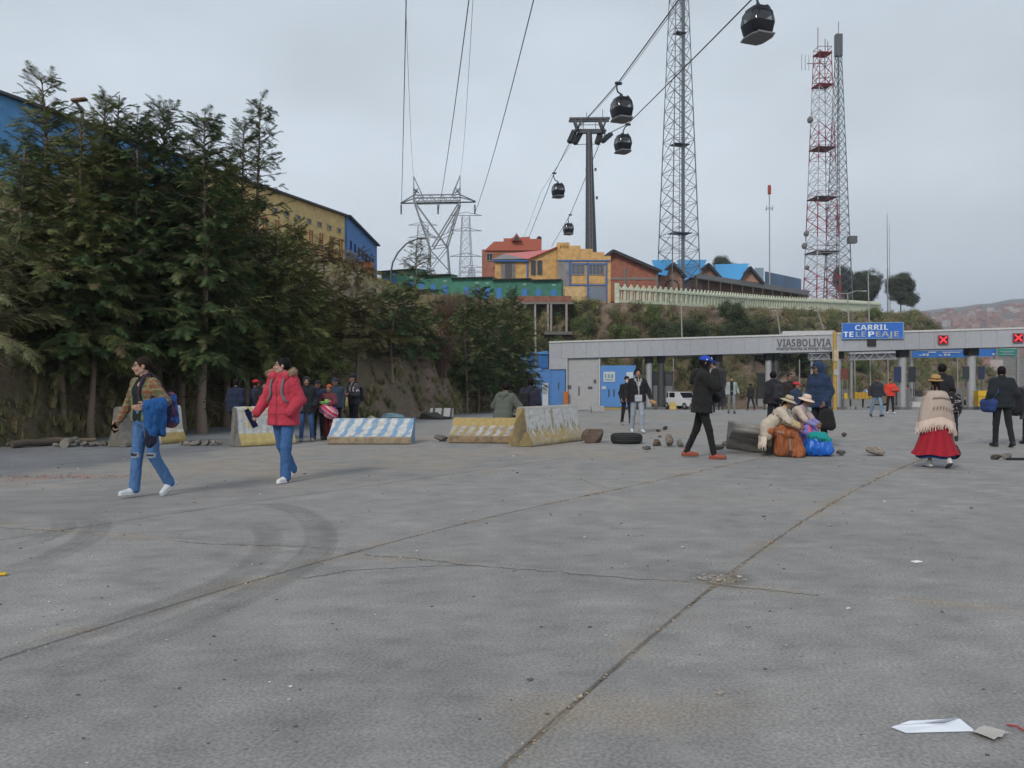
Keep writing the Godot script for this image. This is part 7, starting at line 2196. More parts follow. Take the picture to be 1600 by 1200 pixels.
# ---------------------------------------------------------------- people
func foot_d(feet: float) -> float:
	var d := 20.0
	for i in 20: d = (EYE - gy(-d)) * FOC / (feet - 594.0)
	return d

func who(label: String, px: float, feet: float, top: float, q: Dictionary) -> Node3D:
	var d: float = q.get("dist", foot_d(feet))
	q.d = d
	q.label = label
	q.at = on(px, d)
	if not q.has("H"): q.H = (feet - top) * d / FOC
	return figure(q)

func held(called: String, label: String, cat: String, owner: Node3D, b, m: Material, group := "") -> MeshInstance3D:   # something a person holds, placed in the person's axes
	var o := solo(called, b, m, label, cat, group)
	o.transform = owner.transform
	return o

func vec(x: float, y: float, z: float) -> Vector3: return Vector3(x, y, z)

func make_people() -> void:
	var SK := lin(0.34, 0.19, 0.13); var SK2 := lin(0.26, 0.14, 0.095); var JEAN := lin(0.055, 0.14, 0.34); var BK := lin(0.014, 0.014, 0.016); var NV := lin(0.018, 0.026, 0.055)
	plaid_woman(SK, JEAN)
	parka_woman(SK, JEAN)
	caller(SK2)
	shawl_woman()
	sitting_women(SK2)
	# --- the group behind the concrete blocks
	var walk := [[14, 8, 2], [-12, 14, 2, 10]]
	var p := who("man in navy quilted jacket seen from behind at the yellow white block", 368, 689, 592, {"yaw": 165.0, "look": 25.0, "topcol": lin(0.014, 0.022, 0.05), "legcol": BK, "thick": 0.035, "hem": -0.12, "skin": SK2, "haircol": BK})
	var bag := MB.new()
	var w: Vector3 = fig.wrR
	bag.col = lin(0.55, 0.03, 0.02)
	sdf(bag, [C(w + vec(-0.05, -0.2, 0), w + vec(-0.05, -0.42, 0), 0.07, 0.09), C(w + vec(0.03, -0.2, 0), w + vec(0.05, -0.42, 0), 0.07, 0.09)], 0.016, 0.03, lin(0.55, 0.03, 0.02))
	held("red_bag", "small red bag hanging from the hand of the navy jacket man", "bag", p, bag, M.cloth)
	who("person in red cap and navy jacket with white patch beside the block", 398, 687, 593, {"yaw": 120.0, "look": 30.0, "topcol": NV, "legcol": BK, "thick": 0.03, "skin": SK2, "hat": ["cap", lin(0.45, 0.02, 0.03)], "haircol": lin(0.05, 0.015, 0.01)})
	who("man in black jacket with red chest badge half hidden by the pink parka", 413, 688, 596, {"yaw": 20.0, "topcol": BK, "legcol": BK, "thick": 0.035, "skin": SK2, "hair": "bushy", "toppaint": func(q: Vector3) -> Color: return lin(0.55, 0.03, 0.04) if q.z > 0.05 and q.y > 1.0 and q.y < 1.035 and q.x < -0.03 and q.x > -0.12 else lin(0.014, 0.014, 0.016)})
	p = who("man in black hooded jacket and jeans behind the blue striped block", 479, 689, 589, {"yaw": 15.0, "topcol": BK, "legcol": JEAN * 0.8, "denim": true, "thick": 0.03, "hem": -0.16, "hat": ["hood", BK], "skin": SK2, "shoecol": lin(0.25, 0.25, 0.25), "legs": [[4, 4, 5], [2, 4, 5]], "hidehand": "LR", "arms": [[vec(0.05, -0.42, 0.14)], [vec(-0.05, -0.42, 0.14)]]})
	who("man in dark cap and navy jacket with crossed hands among the standing group", 497, 686, 594, {"yaw": 5.0, "topcol": NV, "legcol": lin(0.022, 0.02, 0.02), "hat": ["cap", BK], "skin": SK2, "shoecol": lin(0.08, 0.08, 0.08), "arms": [[vec(-0.08, -0.40, 0.2)], [vec(0.08, -0.42, 0.2)]]})
	who("man in white badged navy cap standing behind the striped bundle", 524, 684, 590, {"yaw": 0.0, "topcol": lin(0.03, 0.045, 0.075), "legcol": BK, "thick": 0.03, "hat": ["cap", NV], "skin": SK2})
	p = who("person in orange knit hat and dark red skirt carrying a striped bundle", 515, 687, 601, {"yaw": -10.0, "topcol": lin(0.12, 0.03, 0.04), "legcol": lin(0.10, 0.012, 0.02), "flare": 0.05, "hat": ["beanie", lin(0.42, 0.08, 0.03)], "skin": SK2, "arms": [[vec(-0.10, -0.30, 0.26), vec(1, -0.5, 0), 0.9], [vec(0.02, -0.28, 0.24), vec(-1, -0.5, 0), 0.9]]})
	var bd := MB.new()
	var s: float = fig.s
	var stripe := func(q: Vector3) -> Color:
		var k := fposmod((q.x * 0.55 + q.y * 0.8) * 26.0, 5.0)
		return lin(0.48, 0.03, 0.10) if k < 1.6 else (lin(0.55, 0.5, 0.5) if k < 2.2 else (lin(0.55, 0.14, 0.16) if k < 3.4 else (lin(0.06, 0.05, 0.22) if k < 4.1 else lin(0.6, 0.26, 0.3))))
	sdf(bd, [C(vec(-0.10, 1.0, 0.25) * s, vec(0.2, 0.9, 0.24) * s, 0.15 * s, 0.17 * s), C(vec(0.05, 0.82, 0.24) * s, vec(0.24, 0.78, 0.22) * s, 0.13 * s), C(vec(-0.08, 1.1, 0.2) * s, vec(0.1, 1.24, 0.12) * s, 0.08 * s, 0.05 * s)], 0.018, 0.05, Color.WHITE, stripe, Transform3D.IDENTITY, 0.015)
	held("striped_bundle", "pink and white striped carrying cloth bundle held by the orange hat person", "bundle", p, bd, M.cloth)
	var gl := tinted(lin(0.2, 0.42, 0.12)).cbox(vec(-0.14, 1.2, 0.3) * s, vec(0.12, 0.07, 0.05), 0.02)
	gl.cbox(vec(0.03, 1.24, 0.3) * s, vec(0.11, 0.1, 0.06), 0.02)
	held("green_toy", "small lime green toy tucked on top of the striped bundle", "toy", p, gl, M.cloth)
	p = who("man in grey tracksuit top with white stripes and dark backpack", 553, 681, 584, {"yaw": -45.0, "topcol": lin(0.03, 0.028, 0.04), "legcol": BK, "skin": SK2, "hat": ["cap", BK], "legs": [[4, 4, 4], [0, 6, 4]], "arms": [[vec(-0.05, -0.24, 0.22), vec(0.6, -1, 0), 0.9], [vec(0.06, -0.22, 0.24), vec(-0.6, -1, 0), 0.9]], "pack": {"col": lin(0.02, 0.02, 0.026), "w": 0.12, "h": 0.19}, "toppaint": func(q: Vector3) -> Color:
		var st := absf(fposmod(q.x * 9.0 + q.z * 4.0, 1.0) - 0.5)
		return lin(0.4, 0.4, 0.42) if q.y > 1.12 and st < 0.07 else (lin(0.055, 0.05, 0.06) if q.y > 1.12 else lin(0.022, 0.022, 0.03))})
	held("yellow_cloth", "folded yellow cloth hanging at the waist of the tracksuit man", "cloth", p, tinted(lin(0.55, 0.42, 0.12)).cbox(vec(-0.03, 0.86, 0.19), vec(0.09, 0.26, 0.04), 0.015), M.cloth)
	# --- sitting on the toppled block
	p = who("man in grey green hooded jacket sitting on the yellow block back turned", 786, 686, 600, {"dist": 18.9, "yaw": 150.0, "look": 35.0, "lean": 14.0, "nod": 8.0, "H": 1.33, "topcol": lin(0.105, 0.115, 0.10), "legcol": BK, "thick": 0.05, "hem": -0.10, "skin": SK2, "hair": "bushy", "legs": [[88, 92, 6], [86, 95, 6]], "arms": [[vec(0.02, -0.2, 0.26), vec(1, -1, 0), 0.5], [vec(-0.02, -0.18, 0.28), vec(-1, -1, 0), 0.5]]})
	var hd := MB.new()
	sdf(hd, [C(fig.neck + vec(-0.07, 0.02, -0.10), fig.neck + vec(0.07, 0.02, -0.10), 0.07), C(fig.neck + vec(0, 0.0, -0.12), fig.neck + vec(0, -0.14, -0.14), 0.08, 0.05)], 0.018, 0.03, lin(0.11, 0.12, 0.105), no_paint, Transform3D.IDENTITY, 0.01)
	part(p, "hood", hd, M.cloth)
	p = who("man in dark navy jacket sitting behind the white dripped block", 827, 688, 590, {"dist": 19.6, "yaw": 158.0, "look": 20.0, "lean": 8.0, "H": 1.46, "topcol": lin(0.022, 0.02, 0.04), "legcol": BK, "thick": 0.045, "skin": lin(0.08, 0.045, 0.035), "pack": {"col": BK, "off": Vector3(0.08, -0.27, -0.2)}, "legs": [[70, 80, 6], [70, 82, 6]]})
	# --- walkers on the plaza
	who("man in black jacket and face mask walking beside the headphone man", 979, 664, 588, {"yaw": 10.0, "topcol": BK, "legcol": BK, "mask": true, "hat": ["beanie", BK], "skin": SK, "hem": -0.14, "legs": [[8, 6, 3], [-6, 10, 3]], "shoecol": lin(0.3, 0.3, 0.3), "arms": [[vec(-0.04, -0.26, 0.2), vec(1, -1, 0), 0.8], [vec(-0.07, -0.46, 0.1)]]})
	headphones(SK2)
	who("girl in navy jacket with mint shoulder bag walking to the plaza", 1112, 647, 600, {"yaw": 0.0, "topcol": lin(0.02, 0.035, 0.075), "legcol": BK, "hair": "long", "haircol": lin(0.06, 0.02, 0.012), "skin": lin(0.38, 0.2, 0.15), "thick": 0.04, "legs": walk, "shoecol": lin(0.4, 0.4, 0.4)})
	held("mint_bag", "mint green shoulder bag carried across the navy jacket girl", "bag", get_node("person_%03d" % names["person"]), tinted(lin(0.25, 0.45, 0.40)).cbox(vec(0.02, 0.82, 0.2), vec(0.28, 0.2, 0.08), 0.03), M.cloth)
	who("person all in black walking behind the light jacket man", 1126, 641, 602, {"yaw": 170.0, "topcol": BK, "legcol": BK, "skin": SK2, "legs": walk})
	who("man in open light grey jacket over black shirt and grey trousers", 1143, 646, 588, {"yaw": -8.0, "topcol": lin(0.30, 0.34, 0.34), "legcol": lin(0.20, 0.20, 0.215), "skin": SK, "legs": [[16, 18, 2], [-8, 6, 2]], "toppaint": func(q: Vector3) -> Color: return lin(0.015, 0.015, 0.018) if q.z > 0.02 and absf(q.x) < 0.075 else lin(0.30, 0.34, 0.34), "arms": [[vec(0.16, -0.44, 0.0)], []]})
	who("person in dark clothes with rolled sleeves standing near the black toll booth", 1173, 641, 599, {"yaw": 200.0, "topcol": lin(0.018, 0.018, 0.016), "legcol": BK, "skin": SK2, "legs": [[8, 2, 6], [-10, 4, 8]], "shoecol": lin(0.3, 0.1, 0.1)})
	p = who("broad man in black jacket with dark backpack seen from behind", 1209, 668, 572, {"dist": 21.0, "yaw": 200.0, "look": -30.0, "topcol": lin(0.016, 0.016, 0.02), "legcol": BK, "thick": 0.05, "hem": -0.1, "skin": SK2, "hair": "bushy", "pack": {"col": lin(0.03, 0.03, 0.036), "w": 0.13, "h": 0.2}})
	who("man in dark cap mostly hidden behind the red cap man", 1233, 664, 577, {"dist": 23.0, "yaw": 10.0, "topcol": lin(0.03, 0.02, 0.02), "legcol": BK, "skin": SK2, "hat": ["cap", lin(0.02, 0.02, 0.02), lin(0.25, 0.22, 0.2)]})
	who("man in red cap and navy jacket looking towards the hooded man", 1243, 668, 583, {"dist": 20.0, "yaw": 40.0, "look": 20.0, "topcol": lin(0.025, 0.04, 0.085), "legcol": BK, "thick": 0.035, "skin": SK2, "hat": ["cap", lin(0.55, 0.03, 0.045)], "hair": "short"})
	p = who("child in pale knit hat and light blue coat with backpack straps", 1266, 662, 593, {"dist": 22.5, "yaw": -10.0, "nod": 15.0, "topcol": lin(0.30, 0.40, 0.42), "legcol": BK, "thick": 0.03, "hem": -0.2, "skin": lin(0.3, 0.14, 0.1), "hat": ["beanie", lin(0.5, 0.44, 0.38)], "hair": "long", "pack": {"col": lin(0.02, 0.02, 0.025)}, "headscale": 1.1, "arms": [[vec(-0.04, -0.28, 0.2), vec(1, -1, 0), 0.8], [vec(0.04, -0.28, 0.2), vec(-1, -1, 0), 0.8]]})
	hooded_man(SK2)
	who("bearded man in dark jacket and pale jeans striding to the plaza", 1370, 652, 589, {"yaw": 5.0, "topcol": lin(0.028, 0.03, 0.042), "legcol": lin(0.16, 0.26, 0.38), "skin": SK2, "beard": 0.6, "haircol": lin(0.05, 0.045, 0.042), "thick": 0.03, "legs": [[24, 28, 2, -8], [-16, 10, 2, 20]], "hat": ["cap", lin(0.05, 0.03, 0.03)], "arms": [[vec(0.16, -0.46, 0.1)], [vec(-0.16, -0.46, -0.05)]]})
	who("man in bright red hooded sweatshirt with white trainers", 1391, 646, 592, {"yaw": -6.0, "topcol": lin(0.60, 0.05, 0.03), "legcol": BK, "skin": SK2, "shoecol": lin(0.6, 0.6, 0.6), "thick": 0.045, "legs": [[8, 6, 3], [-2, 6, 3]], "arms": [[vec(-0.04, -0.22, 0.2), vec(1, -1, 0), 0.8], [vec(-0.09, -0.42, 0.14)]]})
	who("person in white and blue vest walking by the yellow cushion", 1353, 637, 604, {"yaw": 20.0, "topcol": lin(0.20, 0.32, 0.42), "legcol": BK, "skin": SK2, "legs": walk, "toppaint": func(q: Vector3) -> Color: return lin(0.6, 0.62, 0.64) if absf(q.x) < 0.08 else lin(0.12, 0.24, 0.36)})
	var k := 0
	for q in [[1402, 634, 603, lin(0.02, 0.03, 0.08), "person in dark blue behind the red hooded man"], [1409, 633, 604, lin(0.35, 0.16, 0.24), "person in mauve coat in the crowd under the navy boards"], [1417, 634, 601, lin(0.55, 0.05, 0.11), "person in bright pink jacket in the crowd under the navy boards"], [1428, 634, 602, lin(0.02, 0.018, 0.02), "person in black in the crowd under the navy boards"], [1341, 632, 605, lin(0.04, 0.05, 0.07), "dark figure far behind the yellow cushion"], [1437, 632, 605, lin(0.05, 0.04, 0.04), "dark figure under the white awning beside the shawl woman"]]:
		who(q[4], q[0], q[1], q[2], {"yaw": 150.0 + 40.0 * k, "topcol": q[3], "legcol": lin(0.03, 0.03, 0.035), "skin": SK2, "thick": 0.04}); k += 1
	who("tall dark haired person walking just ahead of the shawl woman", 1473, 690, 576, {"dist": 19.5, "yaw": 185.0, "look": -15.0, "topcol": BK, "legcol": BK, "thick": 0.04, "skin": lin(0.12, 0.06, 0.045), "hair": "bushy"})
	who("person in black jacket with pale pattern beside the shawl woman", 1487, 684, 599, {"dist": 18.6, "yaw": 160.0, "topcol": BK, "legcol": BK, "thick": 0.04, "skin": SK2, "toppaint": func(q: Vector3) -> Color: return lin(0.35, 0.33, 0.34) if N2.get_noise_3dv(q * 6.0) > 0.28 else lin(0.016, 0.014, 0.016)})
	p = who("man in black coat with blue shoulder bag walking away", 1566, 698, 572, {"yaw": 172.0, "look": -25.0, "topcol": lin(0.014, 0.016, 0.022), "legcol": BK, "thick": 0.045, "hem": -0.1, "skin": lin(0.36, 0.2, 0.14), "legs": [[6, 4, 2], [-10, 12, 2, 14]], "arms": [[vec(0.12, -0.46, 0.02)], [vec(-0.10, -0.46, 0.02)]]})
	bag = MB.new()
	w = fig.hipL
	sdf(bag, [C(w + vec(0.14, 0.03, -0.1), w + vec(0.2, 0.03, 0.12), 0.1, 0.1), C(w + vec(0.16, -0.08, -0.1), w + vec(0.2, -0.08, 0.12), 0.085, 0.085)], 0.018, 0.04, lin(0.02, 0.05, 0.17), no_paint, Transform3D.IDENTITY, 0.01)
	var bo := thing("blue_shoulder_bag", "blue soft shoulder bag at the side of the black coat man", "bag")
	bo.transform = p.transform
	part(bo, "bag_body", bag, M.cloth)
	part(bo, "strap", tinted(lin(0.02, 0.045, 0.14)).tube([w + vec(0.16, 0.1, -0.12), fig.shL + vec(-0.02, -0.2, -0.16), fig.shL + vec(-0.04, 0.09, -0.03), fig.shL + vec(-0.03, -0.15, 0.16), w + vec(0.18, 0.1, 0.12)], [0.016], 6), M.cloth)
	p = who("person in grey coat with large black bag at the plaza edge", 1611, 694, 590, {"dist": 17.6, "yaw": 175.0, "topcol": lin(0.07, 0.068, 0.075), "legcol": BK, "thick": 0.05, "hem": -0.3, "skin": SK2, "hat": ["cap", lin(0.05, 0.09, 0.2)]})
	bag = MB.new()
	sdf(bag, [C(vec(0.26, 1.15, -0.02), vec(0.3, 0.75, 0.0), 0.1, 0.14), C(vec(0.36, 1.05, 0.0), vec(0.36, 0.75, 0.02), 0.08, 0.12)], 0.018, 0.05, BK, no_paint, Transform3D.IDENTITY, 0.01)
	held("black_bag", "large black soft bag on the shoulder of the grey coat person", "bag", p, bag, M.cloth)

func plaid_woman(SK: Color, JEAN: Color) -> void:
	var plaid := func(q: Vector3) -> Color:
		var r: Vector3 = q
		var front: bool = r.z > 0.075 and absf(r.x) < 0.112
		if r.z > 0.05 and absf(r.x) < 0.088: return lin(0.010, 0.010, 0.011)
		if front: return lin(0.11, 0.20, 0.11)
		var a := fposmod(r.y * 16.0, 1.0); var b := fposmod((r.x + r.z) * 14.0, 1.0)
		var c := lin(0.17, 0.13, 0.07)
		if a < 0.38: c = c.lerp(lin(0.24, 0.06, 0.035), 0.85)
		if b < 0.34: c = c.lerp(lin(0.05, 0.10, 0.05), 0.65)
		if absf(a - 0.7) < 0.06 or absf(b - 0.7) < 0.05: c = lin(0.26, 0.20, 0.10)
		return c
	var knees := [Vector3.ZERO, Vector3.ZERO]
	var q := {"yaw": -32.0, "look": -30.0, "nod": 4.0, "lean": 2.0, "skin": lin(0.42, 0.25, 0.18), "hair": "tied", "haircol": lin(0.02, 0.013, 0.010), "glasses": true, "topname": "cardigan", "topcol": Color.WHITE, "toppaint": plaid, "thick": 0.016, "hem": -0.01, "open_neck": -0.06, "denim": true, "legcol": JEAN, "flare": 0.010, "shoecol": lin(0.55, 0.58, 0.60), "solecol": lin(0.62, 0.62, 0.62),
		"legs": [[-6, 26, 0, 34], [8, 3, 1, 0]], "arms": [[vec(0.12, -0.27, 0.17), vec(0.8, -0.9, -0.8), 0.5], [vec(-0.20, -0.47, 0.12), vec(-0.3, -0.1, -1), 0.75]]}
	var jp := func(r: Vector3) -> Color:
		var k := clampf(0.5 + N2.get_noise_3dv(r * 5.0), 0, 1)
		var c: Color = lin(0.085, 0.20, 0.43) * (0.9 + 0.2 * k)
		for kn in knees:
			var v: Vector3 = r - (kn as Vector3)
			if absf(v.y - 0.02) < 0.018 and absf(v.x) < 0.06 and v.z > 0.02: c = lin(0.02, 0.02, 0.03)
			elif absf(v.y - 0.02) < 0.03 and absf(v.x) < 0.07 and v.z > 0.02: c = lin(0.42, 0.46, 0.5)
		return c
	var pre := pose({"legs": q.legs, "lean": 2.0, "H": 1.665})
	knees[0] = pre.kneeL * pre.s; knees[1] = pre.kneeR * pre.s
	q.legpaint = jp
	var packpaint := func(r: Vector3) -> Color:
		var n := N2.get_noise_3dv(r * 4.0)
		return lin(0.16, 0.05, 0.07) if n > 0.22 else (lin(0.03, 0.10, 0.36) if n < -0.12 else lin(0.03, 0.03, 0.10))
	q.pack = {"col": Color.WHITE, "paint": packpaint, "w": 0.12, "h": 0.2, "dp": 0.085, "off": Vector3(0.15, -0.38, -0.20), "straps": [1.0], "strapcol": lin(0.045, 0.02, 0.05), "turn": 0.4}
	var p := who("young woman in plaid cardigan and ripped jeans carrying a blue jacket", 228, 776.5, 557, q)
	var s: float = fig.s
	part(p, "shirt", sdf(MB.new(), [C(fig.P + vec(-0.06, 0.1, 0.012) * s, fig.P + vec(-0.07, 0.38, 0.025) * s, 0.112 * s, 0.108 * s), C(fig.P + vec(0.06, 0.1, 0.012) * s, fig.P + vec(0.07, 0.38, 0.025) * s, 0.112 * s, 0.108 * s), ["-", fig.neck + vec(0, 0.01, 0.1) * s, fig.neck + vec(0, -0.09, 0.14) * s, 0.075 * s, 0.02 * s]], 0.0135, 0.03, lin(0.009, 0.009, 0.010)), M.cloth)
	# jacket draped over the forearm
	var e: Vector3 = fig.elL; var w: Vector3 = fig.wrL
	var f := w - e
	var jk := sdf(MB.new(), [C(e + f * 0.15, w, 0.07, 0.065), C(e + f * 0.3 + vec(0.01, -0.05, 0), e + f * 0.3 + vec(0.02, -0.36, -0.02), 0.07, 0.045), C(e + f * 0.7 + vec(0.02, -0.05, 0), e + f * 0.7 + vec(0.01, -0.42, 0.0), 0.07, 0.05), C(e + f * 0.9 + vec(0, -0.1, 0), e + f * 0.8 + vec(-0.02, -0.46, 0.0), 0.05, 0.04)], 0.0135, 0.05, lin(0.015, 0.08, 0.24), func(r: Vector3) -> Color: return lin(0.012, 0.012, 0.03) if r.y < e.y - 0.36 + 0.06 * sin(r.x * 30.0) else lin(0.012, 0.085, 0.26), Transform3D.IDENTITY, 0.02, Vector3(9, 3, 9))
	var o := thing("draped_jacket", "blue jacket with dark lining draped over the plaid woman's forearm", "jacket")
	o.transform = p.transform
	part(o, "jacket_cloth", jk, M.cloth)
	var hp: Vector3 = fig.wrR + (fig.wrR - fig.elR).normalized() * 0.085
	var ph := tinted(lin(0.02, 0.015, 0.015)).cbox(hp + vec(0.015, -0.02, 0.02), vec(0.012, 0.145, 0.07), 0.004, Basis(Vector3(0, 0, 1), -0.6) * Basis(Vector3.RIGHT, 0.7))
	held("smartphone", "dark smartphone in the lowered hand of the plaid woman", "phone", p, ph, M.gloss)

func parka_woman(SK: Color, JEAN: Color) -> void:
	var PK := lin(0.50, 0.045, 0.075)
	var paint := func(r: Vector3) -> Color:
		var c := PK * (0.92 + 0.25 * N2.get_noise_3dv(r * 3.0))
		if r.z > 0.1 and absf(r.x + 0.012) < 0.008: c = PK * 0.35
		if r.z > 0.1 and absf(absf(r.x) - 0.10) < 0.07 and absf(r.y - 0.93) < 0.009: c = PK * 0.4
		return c
	var q := {"yaw": -24.0, "look": -52.0, "nod": -3.0, "lean": 1.0, "skin": lin(0.44, 0.27, 0.20), "hair": "tied", "glasses": true, "haircol": lin(0.010, 0.009, 0.010), "topname": "parka", "topcol": PK, "toppaint": paint, "thick": 0.034, "hem": -0.145, "sway": 0.0, "denim": true, "legcol": lin(0.045, 0.12, 0.32), "flare": 0.018, "shoecol": lin(0.72, 0.70, 0.67), "solecol": lin(0.75, 0.74, 0.72),
		"legpaint": func(r: Vector3) -> Color: return lin(0.055, 0.15, 0.36) * (1.0 + 0.25 * N2.get_noise_3dv(r * 4.0)),
		"legs": [[10, 8, 1.5, 0], [-12, 20, 1.5, 25]], "arms": [[vec(0.05, -0.43, 0.13), vec(0.6, -0.1, -1), 0.6], [vec(-0.15, -0.45, 0.20), vec(-0.4, -0.2, -1), 1.0]], "hidehand": "L",
		"pack": {"col": lin(0.20, 0.19, 0.19), "w": 0.13, "h": 0.19, "strapcol": lin(0.16, 0.15, 0.155)}}
	var p := who("woman in red pink parka with fur hood and jeans walking", 443, 752.5, 558, q)
	var n: Vector3 = fig.neck; var s: float = fig.s
	var hood := sdf(MB.new(), [C(n + vec(-0.07, 0.02, -0.08) * s, n + vec(0.07, 0.02, -0.08) * s, 0.085 * s), C(n + vec(-0.09, 0.0, 0.03) * s, n + vec(-0.06, 0.05, -0.06) * s, 0.055 * s), C(n + vec(0.09, 0.0, 0.03) * s, n + vec(0.06, 0.05, -0.06) * s, 0.055 * s), C(n + vec(0, 0.09, -0.1) * s, n + vec(0, 0.0, -0.14) * s, 0.07 * s), C(n + vec(-0.12, 0.03, 0.06) * s, n + vec(-0.1, 0.03, -0.07) * s, 0.07 * s), C(n + vec(0.12, 0.03, 0.06) * s, n + vec(0.1, 0.03, -0.07) * s, 0.07 * s)], 0.0135, 0.03, PK, no_paint, Transform3D.IDENTITY, 0.01)
	var ho := part(p, "hood", hood, M.cloth)
	var ring := []
	for i in 17:
		var a := lerpf(-0.15, PI + 0.15, i / 16.0)
		ring.append(n + (vec(cos(a) * 0.20, 0.075 + 0.04 * sin(a), -sin(a) * 0.17 + 0.07)) * s)
	var fur := MB.new()
	var r := RandomNumberGenerator.new(); r.seed = 4
	for i in 900:
		var u := r.randf() * 15.99
		var c: Vector3 = (ring[int(u)] as Vector3).lerp(ring[int(u) + 1], u - int(u))
		var dv := Vector3(r.randfn(), r.randfn() + 0.2, r.randfn()).normalized()
		var sd := dv.cross(Vector3(r.randfn(), r.randfn(), r.randfn())).normalized() * 0.006
		fur.col = lin(0.40, 0.28, 0.17).lerp(lin(0.5, 0.42, 0.32), r.randf()) * r.randf_range(0.6, 1.2)
		fur.tri(c + dv * 0.012 - sd, c + dv * 0.012 + sd, c + dv * r.randf_range(0.055, 0.085) + Vector3(0, -0.008, 0))
	fur.col = lin(0.33, 0.23, 0.14)
	fur.tube(ring, [0.042 * s], 8)
	part(ho, "fur_trim", fur, M.cloth)
	var w: Vector3 = fig.wrR; var dr: Vector3 = (w - fig.elR).normalized()
	var bc := w + dr * 0.08 + vec(0.0, 0, 0.03)
	var bt := Basis(Vector3.RIGHT, 0.35) * Basis(Vector3(0, 0, 1), 0.3)
	var o := thing("water_bottle", "dark blue water bottle in the hand of the pink parka woman", "bottle")
	o.transform = p.transform
	part(o, "bottle_body", tinted(lin(0.008, 0.014, 0.055)).lathe([Vector2(0, -0.13), Vector2(0.036, -0.13), Vector2(0.04, -0.12), Vector2(0.04, 0.09), Vector2(0.032, 0.11), Vector2(0, 0.11)], 16, Transform3D(bt, bc)), M.gloss)
	part(o, "bottle_cap", tinted(lin(0.006, 0.008, 0.02)).lathe([Vector2(0, 0.108), Vector2(0.033, 0.108), Vector2(0.033, 0.14), Vector2(0, 0.142)], 14, Transform3D(bt, bc)), M.gloss)

func caller(SK: Color) -> void:
	var BK := lin(0.013, 0.013, 0.015)
	var q := {"yaw": 72.0, "look": 12.0, "nod": 6.0, "lean": 3.0, "skin": SK, "hair": "short", "hat": ["cap", lin(0.012, 0.06, 0.42)], "topcol": BK, "thick": 0.05, "hem": -0.15, "legcol": lin(0.010, 0.010, 0.011), "flare": -0.006, "shoecol": lin(0.28, 0.065, 0.035), "solecol": lin(0.24, 0.06, 0.035), "rumple": 0.02,
		"legs": [[-14, 10, 2, 0], [17, 6, 2, -4]], "arms": [[vec(0.0, -0.38, 0.22), vec(0.6, -0.4, -0.6), 0.6], [vec(0.07, 0.075, 0.20), vec(-0.2, -1, 0.45), 0.75, vec(0.25, 0.9, -0.15), vec(0.5, 0, -0.6)]], "hidehand": "L"}
	var p := who("man in blue cap and black puffer jacket talking on a phone", 1097, 716, 556, q)
	var n: Vector3 = fig.neck; var s: float = fig.s
	part(p, "hood", sdf(MB.new(), [C(n + vec(-0.08, 0.0, -0.1) * s, n + vec(0.08, 0.0, -0.1) * s, 0.085 * s), C(n + vec(0, 0.0, -0.13) * s, n + vec(0, -0.14, -0.2) * s, 0.085 * s, 0.05 * s), C(n + vec(-0.1, -0.01, 0.03) * s, n + vec(-0.08, 0.03, -0.05) * s, 0.05 * s), C(n + vec(0.1, -0.01, 0.03) * s, n + vec(0.08, 0.03, -0.05) * s, 0.05 * s)], 0.016, 0.03, BK, no_paint, Transform3D.IDENTITY, 0.012), M.cloth)
	var c: Vector3 = fig.head + fig.HB * vec(-0.088, -0.02, 0.02) * s
	held("mobile_phone", "black phone held to the ear of the blue cap man", "phone", p, tinted(lin(0.01, 0.01, 0.012)).cbox(c, vec(0.012, 0.15, 0.07), 0.004, fig.HB * Basis(Vector3.RIGHT, 0.5)), M.gloss)
	var lg := tinted(lin(0.55, 0.58, 0.65))
	lg.box(fig.head + fig.HB * vec(0, 0.09, 0.088) * s, vec(0.035, 0.04, 0.012) * s, fig.HB * Basis(Vector3.RIGHT, -0.45))
	lg.box(fig.head + fig.HB * vec(-0.09, 0.062, 0.0) * s, vec(0.012, 0.02, 0.03) * s, fig.HB)
	part(p, "cap_badge", lg, M.cloth)

